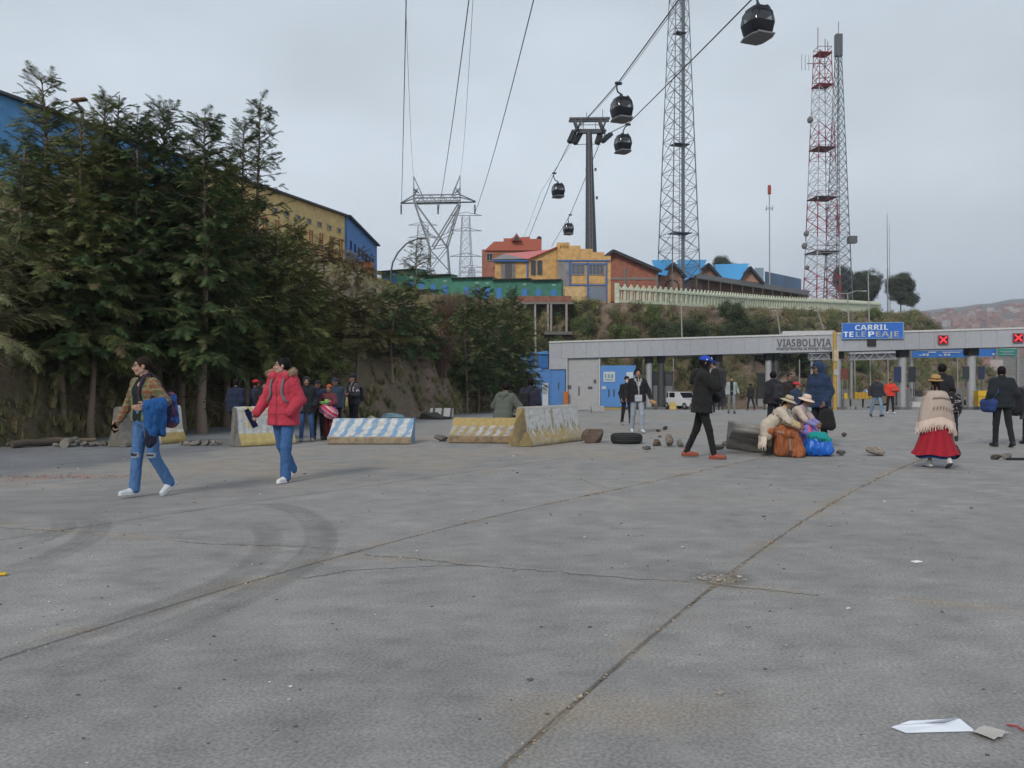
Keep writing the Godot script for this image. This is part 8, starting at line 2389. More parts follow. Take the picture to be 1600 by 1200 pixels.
func headphones(SK: Color) -> void:
	var BK := lin(0.014, 0.014, 0.016)
	var p := who("man with headphones in open dark jacket and pale grey trousers", 996, 676, 576, {"yaw": 4.0, "topcol": BK, "thick": 0.03, "hem": -0.09, "legcol": lin(0.30, 0.34, 0.39), "flare": 0.01, "skin": lin(0.34, 0.18, 0.12), "hair": "short", "shoecol": lin(0.6, 0.6, 0.6), "legs": [[12, 16, 2, 0], [-10, 8, 2, 10]], "arms": [[vec(0.17, -0.46, 0.12), vec(0.5, 0, -1), 0.8], [vec(-0.15, -0.46, 0.0)]],
		"toppaint": func(q: Vector3) -> Color:
			if q.z > 0.06 and q.y > 0.8:
				if absf(q.x) < 0.014 or (q.y > 1.2 and absf(absf(q.x) - (q.y - 1.2) * 0.32) < 0.016): return lin(0.42, 0.42, 0.42)
				if absf(q.x) < 0.09 and q.y < 1.0: return lin(0.42, 0.43, 0.46)
			return lin(0.014, 0.014, 0.016)})
	var s: float = fig.s
	var hp := MB.new(); hp.col = lin(0.01, 0.01, 0.011)
	var arc := []
	for i in 13:
		var a := PI * i / 12.0
		arc.append(fig.head + fig.HB * vec(cos(a) * 0.096, 0.0 + sin(a) * 0.135, -0.005) * s)
	hp.tube(arc, [0.012 * s], 7)
	for sx in [-1.0, 1.0]: hp.cbox(fig.head + fig.HB * vec(0.095 * sx, -0.015, 0.0) * s, vec(0.04, 0.075, 0.07) * s, 0.015, fig.HB)
	part(p, "headphones", hp, M.gloss)
	var hd := sdf(MB.new(), [C(fig.neck + vec(-0.08, 0.01, -0.06), fig.neck + vec(0.08, 0.01, -0.06), 0.06), C(fig.neck + vec(-0.1, 0.0, -0.04), fig.neck + vec(-0.07, -0.04, 0.09), 0.035), C(fig.neck + vec(0.1, 0.0, -0.04), fig.neck + vec(0.07, -0.04, 0.09), 0.035)], 0.018, 0.03, lin(0.28, 0.28, 0.29))
	part(p, "hood", hd, M.cloth)
	var w: Vector3 = fig.wrL
	held("orange_packet", "orange and white packet in the hand of the headphone man", "packet", p, tinted(lin(0.6, 0.32, 0.14)).cbox(w + vec(0.05, -0.1, 0.06), vec(0.16, 0.08, 0.05), 0.015, Basis(Vector3(0, 0, 1), -0.4)), M.paint)

func hooded_man(SK: Color) -> void:
	var BL := lin(0.020, 0.040, 0.092)
	var quilt := func(r: Vector3) -> Color:
		var k := absf(fposmod(r.y * 17.0, 1.0) - 0.5)
		return BL * (0.55 if k < 0.06 else 1.0)
	var p := who("man in navy quilted hooded jacket standing over the seated women", 1281, 697, 566, {"yaw": -62.0, "look": -6.0, "nod": 12.0, "lean": 3.0, "topcol": BL, "toppaint": quilt, "thick": 0.038, "hem": -0.13, "legcol": lin(0.012, 0.014, 0.022), "flare": 0.012, "skin": SK, "hat": ["hood", BL], "legs": [[3, 3, 4], [0, 5, 4]], "arms": [[vec(0.05, -0.47, 0.05)], [vec(-0.02, -0.40, 0.16), vec(-0.6, -0.5, -0.6), 0.7]], "hidehand": "R"})
	var s: float = fig.s
	part(p, "cap_visor", sdf(MB.new(), [E(fig.head + fig.HB * vec(0, 0.045, 0.14) * s, vec(0.065, 0.016, 0.065) * s, fig.HB * Basis(Vector3.RIGHT, 0.2))], 0.01, 0.0, lin(0.02, 0.02, 0.025)), M.cloth)
	var w: Vector3 = fig.wrL
	var bag := sdf(MB.new(), [C(w + vec(-0.04, -0.22, 0), w + vec(-0.06, -0.5, 0), 0.08, 0.11), C(w + vec(0.06, -0.22, -0.03), w + vec(0.08, -0.5, -0.05), 0.08, 0.11)], 0.016, 0.04, lin(0.012, 0.012, 0.014), no_paint, Transform3D.IDENTITY, 0.012)
	var o := thing("black_holdall", "black backpack hanging from the hand of the navy hooded man", "bag")
	o.transform = p.transform
	part(o, "bag_body", bag, M.cloth)
	part(o, "handle", tinted(lin(0.012, 0.012, 0.014)).tube([w + vec(-0.05, -0.24, 0), w + vec(-0.03, -0.09, 0.01), w + vec(0.05, -0.09, 0), w + vec(0.07, -0.24, -0.03)], [0.013], 6), M.cloth)

func pleats(b: MB, c: Vector3, rows: Array, n: int, lob: float, sq := 1.0) -> MB:   # pleated skirt: rows of (radius, height), bottom first
	var base := b.v.size()
	var keep := b.col
	for i in rows.size():
		var r: Vector2 = rows[i]
		var amp := lob * (1.0 - float(i) / rows.size())
		for j in n + 1:
			var a := TAU * j / n
			var w := 1.0 + amp * (sin(a * 22.0) + 0.5 * sin(a * 9.0 + 1.3 * i)) + 0.03 * sin(a * 3.0 + 0.8)
			b.col = keep * (0.9 + 0.12 * sin(a * 13.0 + i * 0.3))
			b.vert(c + Vector3(cos(a) * r.x * w, r.y + 0.012 * sin(a * 5.0) * (1.0 if i == 0 else 0.0), sin(a) * r.x * w * sq), Vector3.UP)
	for i in rows.size() - 1:
		for j in n:
			var a := base + i * (n + 1) + j
			b.face(a, a + n + 2, a + 1); b.face(a, a + n + 1, a + n + 2)
	return b.smooth(base)

func fringe(b: MB, a: Vector3, e: Vector3, out: Vector3, n: int, l: float, r: RandomNumberGenerator) -> void:
	for i in n:
		var p := a.lerp(e, (i + r.randf() * 0.7) / n)
		var ll := l * r.randf_range(0.7, 1.15)
		b.tube([p, p + out * 0.02 + Vector3(0, -ll * 0.5, 0), p + out * r.randf_range(0.0, 0.06) + Vector3(r.randf_range(-0.02, 0.02), -ll, r.randf_range(-0.02, 0.02))], [0.009, 0.008, 0.004], 4, false)

func shawl_woman() -> void:
	var r := RandomNumberGenerator.new(); r.seed = 12
	var q := {"yaw": 178.0, "look": -8.0, "skin": lin(0.2, 0.11, 0.08), "skirt": true, "notop": true, "hair": "braids", "hat": ["bowl", lin(0.40, 0.24, 0.09), lin(0.16, 0.07, 0.03)], "shoecol": lin(0.6, 0.58, 0.55), "solecol": lin(0.1, 0.1, 0.1), "legs": [[4, 2, 1], [-10, 22, 1, 25]], "hidehand": "LR", "arms": [[vec(-0.08, -0.24, 0.16), vec(0.1, -1, 0)], [vec(0.08, -0.24, 0.16), vec(-0.1, -1, 0)]]}
	var p := who("woman in cream fringed shawl, wide red skirt and straw bowler walking away", 1463, 730.5, 588, q)
	var s: float = fig.s
	var P: Vector3 = fig.P
	var rows := []
	for i in 9:
		var u := i / 8.0
		rows.append(Vector2(lerpf(0.44, 0.17, pow(u, 0.8)) * s, lerpf(0.26, 1.0, u) * s))
	var sk := tinted(lin(0.34, 0.012, 0.025))
	pleats(sk, Vector3(0, 0, 0), rows, 132, 0.022, 0.82)
	part(p, "skirt", sk, M.cloth)
	var ps := tinted(lin(0.015, 0.05, 0.16))
	pleats(ps, Vector3(0.0, 0, 0), [Vector2(0.36 * s, 0.2 * s), Vector2(0.35 * s, 0.27 * s), Vector2(0.30 * s, 0.36 * s)], 110, 0.025, 0.82)
	part(p, "petticoat", ps, M.cloth)
	# shawl: shoulders to thigh, longer at the sides
	var sh := MB.new()
	var n: Vector3 = fig.neck
	var rowsn := 16; var cols := 64
	var cream := lin(0.66, 0.53, 0.45)
	var edge := []
	for i in rowsn + 1:
		var u := float(i) / rowsn
		for j in cols + 1:
			var a := TAU * j / cols
			var back := clampf(-sin(a), 0.0, 1.0)                      # -z is the back
			var drop: float = (0.53 + 0.10 * absf(cos(a)) - 0.06 * back * cos(a + 0.4)) * s
			var rad: float = lerpf(0.06, 0.325, pow(u, 0.40)) * s
			rad *= 1.0 + 0.03 * sin(a * 7.0 + u * 4.0) * u
			var sqz := lerpf(1.0, 0.78, u)
			var pt := Vector3(cos(a) * rad * 1.04, n.y + 0.03 * s - drop * pow(u, 1.25), sin(a) * rad * sqz + 0.01)
			var c := cream * (0.94 + 0.1 * N2.get_noise_3dv(pt * 8.0))
			if absf(u - 0.36) < 0.035 and fposmod(a * 10.0, 1.0) < 0.35: c = lin(0.14, 0.09, 0.07)
			if absf(u - 0.72) < 0.06 and fposmod(a * 5.0, 1.0) < 0.3: c = lin(0.24, 0.16, 0.12)
			sh.col = c
			sh.vert(pt, Vector3.UP)
			if i == rowsn: edge.append(pt)
	for i in rowsn:
		for j in cols:
			var a := i * (cols + 1) + j
			sh.face(a, a + 1, a + cols + 2); sh.face(a, a + cols + 2, a + cols + 1)
	sh.smooth()
	var so := part(p, "shawl", sh, M.knit)
	var fr := tinted(cream * 1.05)
	for j in cols: fringe(fr, edge[j], edge[j + 1], (edge[j] as Vector3).normalized() * Vector3(1, 0, 1), 3, 0.23 * s, r)
	part(so, "fringe", fr, M.cloth)
	var bag := sdf(MB.new(), [C(vec(-0.33, 0.36, 0.05) * s, vec(-0.34, 0.28, 0.0) * s, 0.11 * s, 0.12 * s), C(vec(-0.22, 0.3, 0.1) * s, vec(-0.25, 0.25, 0.0) * s, 0.08 * s)], 0.016, 0.04, lin(0.015, 0.015, 0.018), no_paint, Transform3D.IDENTITY, 0.01)
	held("dark_carry_bag", "black carry bag hanging beside the red skirt", "bag", p, bag, M.cloth)

func sitting_women(SK: Color) -> void:
	var r := RandomNumberGenerator.new(); r.seed = 13
	var CR := lin(0.74, 0.64, 0.52)
	# near woman, leaning forward over her lap
	for k in 2:
		var q := {"dist": [14.85, 15.35][k], "yaw": [64.0, 50.0][k], "lean": [34.0, 30.0][k], "nod": [26.0, 24.0][k], "H": [1.09, 1.10][k], "skin": SK, "skirt": true, "notop": false, "topname": "blouse", "topcol": [lin(0.50, 0.38, 0.20), lin(0.24, 0.24, 0.5)][k], "thick": 0.02, "hem": 0.0, "hair": "braids", "hat": [["wide", lin(0.46, 0.38, 0.27), lin(0.16, 0.12, 0.08)], ["wide", lin(0.66, 0.52, 0.42), lin(0.5, 0.36, 0.26)]][k], "shoecol": lin(0.05, 0.02, 0.015), "legs": [[82, 78, 10], [80, 74, 10]],
			"arms": [[vec(-0.03, -0.30, 0.34), vec(1, -0.6, -0.3), 0.6], [vec(0.03, -0.33, 0.36), vec(-1, -0.6, -0.3), 0.6]]}
		var p := who(["woman in cream fringed shawl and wide hat sitting on the grey block", "second seated woman in pale pink hat with a striped cloth on her lap"][k], [1203, 1236][k], 700, 620, q)
		var s: float = fig.s
		var n: Vector3 = fig.neck; var P: Vector3 = fig.P; var R: Basis = fig.R
		# shawl over back and shoulders
		var sc: Color = [CR, lin(0.74, 0.6, 0.52)][k]
		var paint := func(v: Vector3) -> Color:
			var w: Vector3 = R.transposed() * (v - P)
			if absf(w.y - 0.33 * s) < 0.018 and fposmod(w.x * 18.0, 1.0) < 0.6: return lin(0.2, 0.13, 0.09)
			return sc * (0.95 + 0.15 * N2.get_noise_3dv(v * 6.0))
		var up := func(x: float, y: float, z: float) -> Vector3: return P + R * Vector3(x, y, z) * s
		var shp := [C(up.call(-0.1, 0.40, -0.02), up.call(0.1, 0.40, -0.02), 0.125 * s), C(up.call(-0.12, 0.2, -0.03), up.call(0.12, 0.2, -0.03), 0.145 * s), C(up.call(-0.13, 0.02, -0.05), up.call(0.13, 0.02, -0.05), 0.15 * s), C(n, up.call(0, 0.40, 0), 0.085 * s, 0.12 * s), C(up.call(-0.14, 0.05, -0.06), P + vec(-0.16, -0.13, -0.05) * s, 0.15 * s, 0.13 * s), C(up.call(0.14, 0.05, -0.06), P + vec(0.16, -0.13, -0.05) * s, 0.15 * s, 0.13 * s)]
		for sg in ["L", "R"]: shp.append(C(fig["sh" + sg], fig["el" + sg], 0.095 * s, 0.085 * s))
		var so := part(p, "shawl", sdf(MB.new(), shp, 0.016, 0.05, sc, paint, Transform3D.IDENTITY, 0.014), M.knit)
		var fr := tinted(sc * 1.02)
		for j in 22:
			var a := PI + PI * j / 21.0
			var c0: Vector3 = P + vec(cos(a) * 0.31, -0.16, sin(a) * 0.2 - 0.03) * s; var c1: Vector3 = P + vec(cos(a + 0.14) * 0.31, -0.16, sin(a + 0.14) * 0.2 - 0.03) * s
			fringe(fr, c0, c1, Vector3.ZERO, 4, 0.27 * s, r)
		part(so, "fringe", fr, M.cloth)
		# skirt over the lap and down to the ground
		var skc: Color = [lin(0.27, 0.085, 0.03), lin(0.20, 0.16, 0.46)][k]
		var kl: Vector3 = fig.kneeL; var kr: Vector3 = fig.kneeR
		var gnd := vec(0, 0.06, 0)
		var km := (kl + kr) / 2.0
		var sks := [C(P + vec(-0.12, -0.02, 0), P + vec(0.12, -0.02, 0), 0.15 * s), C(P, km, 0.16 * s, 0.14 * s), C(kl, kr, 0.10 * s), C(km, vec(0, 0.1, km.z + 0.1), 0.16 * s, 0.2 * s), C(km * 0.6 + P * 0.4, vec(0, 0.1, km.z * 0.6), 0.15 * s, 0.16 * s), C(vec(-0.18, 0.04, km.z + 0.14), vec(0.18, 0.04, km.z + 0.14), 0.11 * s), ["p", Vector3(0, 0.012, 0), Vector3.DOWN]]
		part(p, "skirt", sdf(MB.new(), sks, 0.016, 0.05, skc, func(v: Vector3) -> Color: return skc * (0.8 + 0.9 * clampf(N2.get_noise_3dv(v * Vector3(9, 2, 9)) + 0.3, 0, 1)), Transform3D.IDENTITY, 0.03, Vector3(7, 0.8, 7)), M.satin)
		if k == 1:
			var st := func(v: Vector3) -> Color:
				var f := fposmod((v.x + v.z * 0.4) * 22.0, 4.0)
				return lin(0.55, 0.05, 0.16) if f < 1.3 else (lin(0.6, 0.5, 0.62) if f < 2.2 else (lin(0.24, 0.2, 0.6) if f < 3.0 else lin(0.6, 0.16, 0.3)))
			held("striped_cloth", "pink and lilac striped cloth lying over the lap of the pink hat woman", "cloth", p, sdf(MB.new(), [C(kl + vec(0, 0.11, 0.0), kl + vec(0.05, -0.26, 0.13), 0.07, 0.075), C(kr + vec(0, 0.11, 0.0), kr + vec(0, -0.28, 0.13), 0.075, 0.08), C(kl + vec(0, 0.11, -0.15), kr + vec(0, 0.11, -0.15), 0.07)], 0.016, 0.05, Color.WHITE, st, Transform3D.IDENTITY, 0.014), M.cloth)
		else:
			held("turquoise_cloth", "turquoise and white cloth tucked beside the orange skirt", "cloth", p, sdf(MB.new(), [C(kl + vec(0.12, 0.06, -0.05), kl + vec(0.16, -0.2, 0.02), 0.06, 0.06), C(kl + vec(0.05, 0.12, -0.12), kl + vec(0.14, 0.1, -0.02), 0.05)], 0.016, 0.04, lin(0.02, 0.22, 0.36), func(v: Vector3) -> Color: return lin(0.5, 0.55, 0.6) if N2.get_noise_3dv(v * 7.0) > 0.15 else lin(0.02, 0.22, 0.36), Transform3D.IDENTITY, 0.012), M.cloth)

# ---------------------------------------------------------------- concrete blocks, stones, tyre
func extruded(prof: PackedVector2Array, L: float, paint: Callable, sd: int, step := 0.03, rough := 0.016) -> Array:
	# prof: closed outline (z, y), counter-clockwise seen from +x; x runs along the length. Returns [sides, ends]
	var ring := PackedVector2Array(); var m := prof.size()
	for i in m:
		var a := prof[i]; var b := prof[(i + 1) % m]
		var k := maxi(1, int(a.distance_to(b) / step))
		for j in k: ring.append(a.lerp(b, float(j) / k))
	var nx := maxi(2, int(L / step)); var n := ring.size()
	var b := MB.new()
	var wob := func(p: Vector3) -> Vector3:
		var q := N2.get_noise_3dv(p * 2.4 + Vector3.ONE * sd) + 0.6 * N2.get_noise_3dv(p * 7.0 + Vector3.ONE * sd)
		return p + Vector3(p.x * 0.002, -0.5, -0.4) * q * rough * (1.0 if p.y > 0.03 else 0.3)
	for i in nx + 1:
		var x := L * (float(i) / nx - 0.5)
		var e := 0.985 if i == 0 or i == nx else 1.0
		for j in n:
			var p := Vector3(x, ring[j].y * e, ring[j].x * e)
			b.col = paint.call(p)
			b.vert(wob.call(p), Vector3.UP)
	for i in nx:
		for j in n:
			var a := i * n + j; var c := i * n + (j + 1) % n
			b.face(a, c + n, c); b.face(a, a + n, c + n)
	b.smooth()
	var out := Vector3.ZERO
	for k in b.v.size(): out += b.n[k] * b.v[k] * Vector3(0, 0, 1)
	if out.z < 0.0:
		for k in b.n.size(): b.n[k] = -b.n[k]
		for k in range(0, b.ix.size(), 3):
			var w := b.ix[k + 1]; b.ix[k + 1] = b.ix[k + 2]; b.ix[k + 2] = w
	var ends := []
	for sg in [-1.0, 1.0]:
		var c := MB.new()
		var g := Geometry2D.triangulate_polygon(ring)
		for k in range(0, g.size(), 3):
			var q := []
			for h in 3:
				q.append(Vector3(L * 0.5 * sg, ring[g[k + h]].y * 0.985, ring[g[k + h]].x * 0.985))
			var nn: Vector3 = ((q[1] as Vector3) - q[0]).cross((q[2] as Vector3) - q[0])
			c.col = paint.call((q[0] + q[1] + q[2]) / 3.0)
			if nn.x * sg > 0: c.tri(q[0], q[1], q[2])
			else: c.tri(q[0], q[2], q[1])
		ends.append(c)
	return [b, ends]

func road_block(label: String, a: Vector3, e: Vector3, prof: PackedVector2Array, paint: Callable, sd: int, tip := Basis.IDENTITY, lift := 0.0) -> Node3D:
	var x := e - a; x.y = 0
	var L := x.length()
	x = x.normalized()
	var t := thing("road_block", label, "barrier")
	t.transform = Transform3D(Basis(x, Vector3.UP, x.cross(Vector3.UP)) * tip, (a + e) / 2 + Vector3.UP * lift)
	var r := extruded(prof, L, paint, sd)
	part(t, "block_sides", r[0], M.block)
	for c in r[1]: part(t, "block_end", c, M.block)
	return t

func gp(px: float, py: float) -> Vector3:
	var q := gpt(px, py)
	return Vector3(q.x, 0, q.y)

func rock_mesh(s: Vector3, sd: int, col: Color, ang := 0.35, sq := false) -> MB:
	var b := MB.new()
	var n := noise(sd, 1.0, 3)
	var rows := 9; var cols := 14
	var cut := []
	var r := RandomNumberGenerator.new(); r.seed = sd
	for k in 12: cut.append([Vector3(r.randfn(), r.randfn(), r.randfn()).normalized(), r.randf_range(0.5, 0.8)])
	for i in rows + 1:
		for j in cols + 1:
			var th := PI * i / rows; var ph := TAU * (j % cols) / cols
			var p := Vector3(sin(th) * cos(ph), cos(th), sin(th) * sin(ph))
			p *= 1.0 + ang * 0.5 * n.get_noise_3dv(p * 1.3)
			for c in cut:
				var dd: float = p.dot(c[0]) - c[1]
				if dd > 0: p -= (c[0] as Vector3) * dd
			b.col = col * (0.85 + 0.5 * n.get_noise_3dv(p * 4.0))
			if sq: p = p.clamp(Vector3.ONE * -0.62, Vector3.ONE * 0.62) * 1.35
			b.vert(p * s * 0.55, Vector3.UP)
	for i in rows:
		for j in cols:
			var a := i * (cols + 1) + j
			b.face(a, a + 1, a + cols + 2); b.face(a, a + cols + 2, a + cols + 1)
	var f := MB.new()          # faceted
	for k in range(0, b.ix.size(), 3):
		f.col = b.c[b.ix[k]]
		f.tri(b.v[b.ix[k]], b.v[b.ix[k + 2]], b.v[b.ix[k + 1]])
	return f

func stone(label: String, px: float, py: float, w: float, h: float, col: Color, sd: int, group := "", dp := 0.8) -> void:
	var d := foot_d(py)
	var k := d / FOC
	var p := on(px, d)
	solo("stone", rock_mesh(Vector3(w * k * 1.12, h * k * 1.25, w * k * dp), sd, col), M.stone, label, "stone", group, p + Vector3(0, h * k * 0.46, 0), sd * 0.7)

func make_blocks() -> void:
	M.block = detail(mat(Color.WHITE, 0.9, T.grain, 2.0, T.bump, 0.5), T.streak, 0.9)
	var UPR := PackedVector2Array([Vector2(0.30, 0.0), Vector2(0.30, 0.075), Vector2(0.175, 0.31), Vector2(0.105, 0.78), Vector2(0.075, 0.83), Vector2(-0.075, 0.83), Vector2(-0.105, 0.78), Vector2(-0.175, 0.31), Vector2(-0.30, 0.075), Vector2(-0.30, 0.0)])
	var FLAT := PackedVector2Array([Vector2(0.52, 0.0), Vector2(0.52, 0.155), Vector2(0.36, 0.20), Vector2(0.12, 0.33), Vector2(-0.08, 0.50), Vector2(-0.14, 0.53), Vector2(-0.24, 0.53), Vector2(-0.30, 0.48), Vector2(-0.36, 0.0)])
	var WHT := lin(0.80, 0.80, 0.78); var YEL := lin(0.56, 0.42, 0.17); var CON := lin(0.46, 0.44, 0.41); var DRT := lin(0.17, 0.14, 0.10)
	var nz := func(p: Vector3, f: float) -> float: return N2.get_noise_3dv(p * f)
	# standing block with white drips
	road_block("upright concrete block with white dripped paint over mustard yellow", gp(813, 697), gp(896, 687), UPR, func(p: Vector3) -> Color:
		if p.z > 0.0 and p.x > -1.085:
			var u: float = p.x * 1.9
			var low: float = 0.34 + 0.14 * sin(p.x * 41.0) * sin(p.x * 17.0 + 1.0) + 0.05 * nz.call(p, 6.0)
			var gap := absf(p.x + 0.05) < 0.045 or absf(p.x - 0.42) < 0.02 or absf(p.x + 0.33) < 0.012 * sin(p.y * 30.0)
			if p.y > low and p.y < 0.775 and not gap and nz.call(p * Vector3(4, 0.7, 1), 2.2) < 0.42: return WHT
			if p.y > 0.76: return CON * 1.25
			if p.y < 0.36: return YEL.lerp(CON * 1.2, clampf(0.35 + nz.call(p, 2.0), 0, 1))
			return lin(0.50, 0.45, 0.33)
		var c := YEL * 0.9
		c = c.lerp(DRT, clampf(0.2 + 1.6 * nz.call(p, 1.6), 0, 0.85))
		return c.lerp(CON * 1.2, 0.7) if p.y > 0.79 else c, 1)
	# block behind the parka woman
	road_block("upright concrete block with white yellow and pale blue paint streaks", gp(366, 697), gp(452, 692), UPR, func(p: Vector3) -> Color:
		if p.x < -0.62: return lin(0.28, 0.27, 0.25).lerp(DRT, clampf(0.3 + nz.call(p, 2.0), 0, 1))
		if p.y < 0.27 + 0.05 * nz.call(p, 4.0): return YEL.lerp(lin(0.74, 0.60, 0.26), 0.5 + 0.5 * nz.call(p, 3.0))
		var c := WHT * 0.95
		if p.y < 0.6 and sin(p.x * 60.0 + 4.0 * nz.call(p, 2.0)) > 0.2: c = c.lerp(lin(0.42, 0.55, 0.76), 0.6)
		if absf(p.x + 0.35) < 0.07 and p.y > 0.4: c = c.lerp(lin(0.7, 0.5, 0.1), 0.8)
		if sin(p.x * 35.0) > 0.75: c = c.lerp(lin(0.72, 0.58, 0.3), 0.5)
		return c.lerp(CON, clampf(nz.call(p, 3.0) * 0.9, 0, 0.6)), 2)
	solo("paper_note", tinted(lin(0.75, 0.72, 0.6)).cbox(gp(396, 692) + Vector3(0.02, 0.76, 0.16), Vector3(0.09, 0.12, 0.01), 0.003, Basis(Vector3(0, 0, 1), 0.3)), M.paint, "pale paper scrap stuck on the streaked block edge", "paper")
	# block behind the plaid woman
	road_block("grey ended concrete block with white face behind the plaid woman", gp(182, 697.5), gp(278, 690), UPR, func(p: Vector3) -> Color:
		if p.x < -0.30: return lin(0.30, 0.29, 0.27).lerp(DRT, clampf(0.25 + nz.call(p, 2.0), 0, 1))
		if p.y < 0.24 and p.x > 0.1: return YEL
		return WHT.lerp(lin(0.7, 0.55, 0.25), clampf(nz.call(p, 3.0) * 1.5, 0, 0.5)), 3)
	# low blocks
	road_block("low wedge shaped block with pale blue and white stripes", gp(519, 691), gp(646, 691), FLAT, func(p: Vector3) -> Color:
		if p.z > 0.5: return lin(0.46, 0.36, 0.24).lerp(DRT, clampf(nz.call(p, 2.5), 0, 0.6))
		var st := fposmod((p.x + p.z * 0.25) * 3.6 + 0.25 * nz.call(p, 1.6), 1.0)
		var c := lin(0.28, 0.48, 0.72) if st < 0.42 else WHT
		return c.lerp(CON, clampf(nz.call(p, 4.0) * 1.2, 0, 0.6)), 4)
	road_block("low wedge shaped block with faded yellow and grey stripes", gp(707, 689), gp(832, 690), FLAT, func(p: Vector3) -> Color:
		if p.z > 0.5: return lin(0.42, 0.30, 0.18).lerp(DRT, clampf(0.1 + nz.call(p, 2.5), 0, 0.7))
		if p.y > 0.36: return YEL.lerp(lin(0.55, 0.40, 0.16), clampf(0.5 + nz.call(p, 2.0), 0, 1))
		var st := fposmod((p.x + p.z * 0.3) * 4.6, 1.0)
		var c := lin(0.55, 0.53, 0.50) if st < 0.5 else lin(0.50, 0.38, 0.18)
		if st < 0.5 and absf(p.x + 0.05) < 0.25: c = lin(0.66, 0.66, 0.66)
		return c.lerp(lin(0.3, 0.18, 0.16), clampf(nz.call(p, 3.0) * 1.3, 0, 0.6)), 5)
	# the fallen grey block the women sit on
	var sp := func(p: Vector3) -> Color:
		var c := lin(0.42, 0.40, 0.37).lerp(lin(0.2, 0.19, 0.175), clampf(0.4 + 1.3 * nz.call(p * Vector3(0.5, 3, 3), 1.6), 0, 1))
		return c.lerp(lin(0.48, 0.43, 0.30), clampf(0.2 + nz.call(p, 1.5), 0, 0.7)) if p.z < -0.1 and p.y > 0.1 else c
	var fb := road_block("fallen weathered grey block carrying the seated women", gp(1150, 712), gp(1216, 712), UPR, sp, 6)
	fb.transform = Transform3D(Basis(Vector3.UP, -0.15) * Basis(Vector3(0, 0, 1), -0.12) * Basis(Vector3.RIGHT, 1.25), gp(1181, 708) + Vector3(0.0, 0.27, -0.35))
	fb.scale = Vector3(1.15, 0.85, 0.95)
	# bags beside the women
	var g := gp(1279, 712)
	var bb := thing("blue_bundle", "bright blue plastic bundle on the ground beside the seated women", "bundle", g)
	part(bb, "bag_body", sdf(MB.new(), [C(Vector3(-0.12, 0.13, 0), Vector3(0.12, 0.13, 0), 0.15), C(Vector3(-0.1, 0.24, -0.02), Vector3(0.1, 0.24, 0), 0.12), C(Vector3(0.14, 0.1, 0.05), Vector3(0.16, 0.1, -0.05), 0.1), ["p", Vector3(0, 0.002, 0), Vector3.DOWN]], 0.014, 0.05, lin(0.01, 0.12, 0.52), no_paint, Transform3D.IDENTITY, 0.03, Vector3(5, 3, 5)), M.plastic)
	var tc := thing("teal_cloth", "teal cloth heaped on the bright blue bundle", "cloth", g)
	part(tc, "cloth_heap", sdf(MB.new(), [C(Vector3(-0.12, 0.36, 0), Vector3(0.1, 0.35, 0), 0.085), C(Vector3(0.0, 0.34, 0.1), Vector3(0.17, 0.29, 0.04), 0.06)], 0.014, 0.04, lin(0.01, 0.26, 0.26), no_paint, Transform3D.IDENTITY, 0.025, Vector3(5, 5, 5)), M.cloth)
	# tyre
	var tp := gp(979, 692)
	var ty := thing("car_tyre", "worn black car tyre lying flat on the concrete", "tyre", tp, 0.3)
	part(ty, "tread", tinted(lin(0.022, 0.021, 0.02)).lathe([Vector2(0.21, 0.03), Vector2(0.30, 0.0), Vector2(0.335, 0.02), Vector2(0.35, 0.06), Vector2(0.35, 0.15), Vector2(0.335, 0.19), Vector2(0.30, 0.21), Vector2(0.21, 0.18), Vector2(0.20, 0.15), Vector2(0.25, 0.12), Vector2(0.26, 0.1), Vector2(0.25, 0.08), Vector2(0.21, 0.03)], 40), M.rubber)
	for k in 3:
		part(ty, "tread_rib", tinted(lin(0.035, 0.033, 0.032)).lathe([Vector2(0.347, 0.055 + k * 0.04), Vector2(0.356, 0.06 + k * 0.04), Vector2(0.356, 0.078 + k * 0.04), Vector2(0.347, 0.083 + k * 0.04)], 40), M.rubber)
	# stones round the blockade
	var BR := lin(0.34, 0.26, 0.19); var GY := lin(0.34, 0.31, 0.28); var PL := lin(0.52, 0.45, 0.37)
	var q := [[689, 689, 20, 10, GY, "pale flat stone between the two low wedge blocks"], [1026, 696, 17, 10, lin(0.26, 0.17, 0.12), "brown flat stone beside the tyre"], [1046, 697, 20, 17, lin(0.40, 0.33, 0.26), "upright tan stone beyond the tyre"], [1063, 698, 13, 12, GY, "small grey stone before the blue cap man"], [1012, 702, 16, 5, GY * 0.7, "flat dark stone shard in front of the tan stone"], [1121, 702, 24, 7, lin(0.28, 0.25, 0.23), "flat broken stone slab by the fallen grey block"], [1132, 696, 16, 9, PL, "pale rubble piece behind the fallen grey block"], [1315, 711, 17, 9, GY * 0.8, "grey stone beside the bright blue bundle"], [1368, 711, 26, 15, PL, "large pale tan stone standing alone on the plaza"], [1557, 718, 16, 9, lin(0.17, 0.15, 0.13), "dark stone end beside the black strap"], [1573, 718.5, 18, 10, lin(0.36, 0.3, 0.26), "pale brown stone touching the dark one"], [1319, 682, 10, 7, GY * 0.5, "small dark stone behind the hooded man"], [1028, 674, 12, 4, GY * 0.4, "flat dark scrap behind the tyre"], [1040, 671, 8, 5, GY * 0.5, "small dark clod behind the tyre"], [1031, 683, 8, 3, BR, "tiny brown clod behind the tyre stones"]]
	var k := 0
	for s in q:
		stone(s[5], s[0], s[1], s[2], s[3], s[4], 40 + k); k += 1
	solo("stone_block", rock_mesh(Vector3(0.5, 0.34, 0.4), 91, lin(0.27, 0.19, 0.14), 0.2, true), M.stone, "heavy brown square stone block beside the dripped block", "stone", "", gp(926, 691) + Vector3(0, 0.14, 0), 0.2)
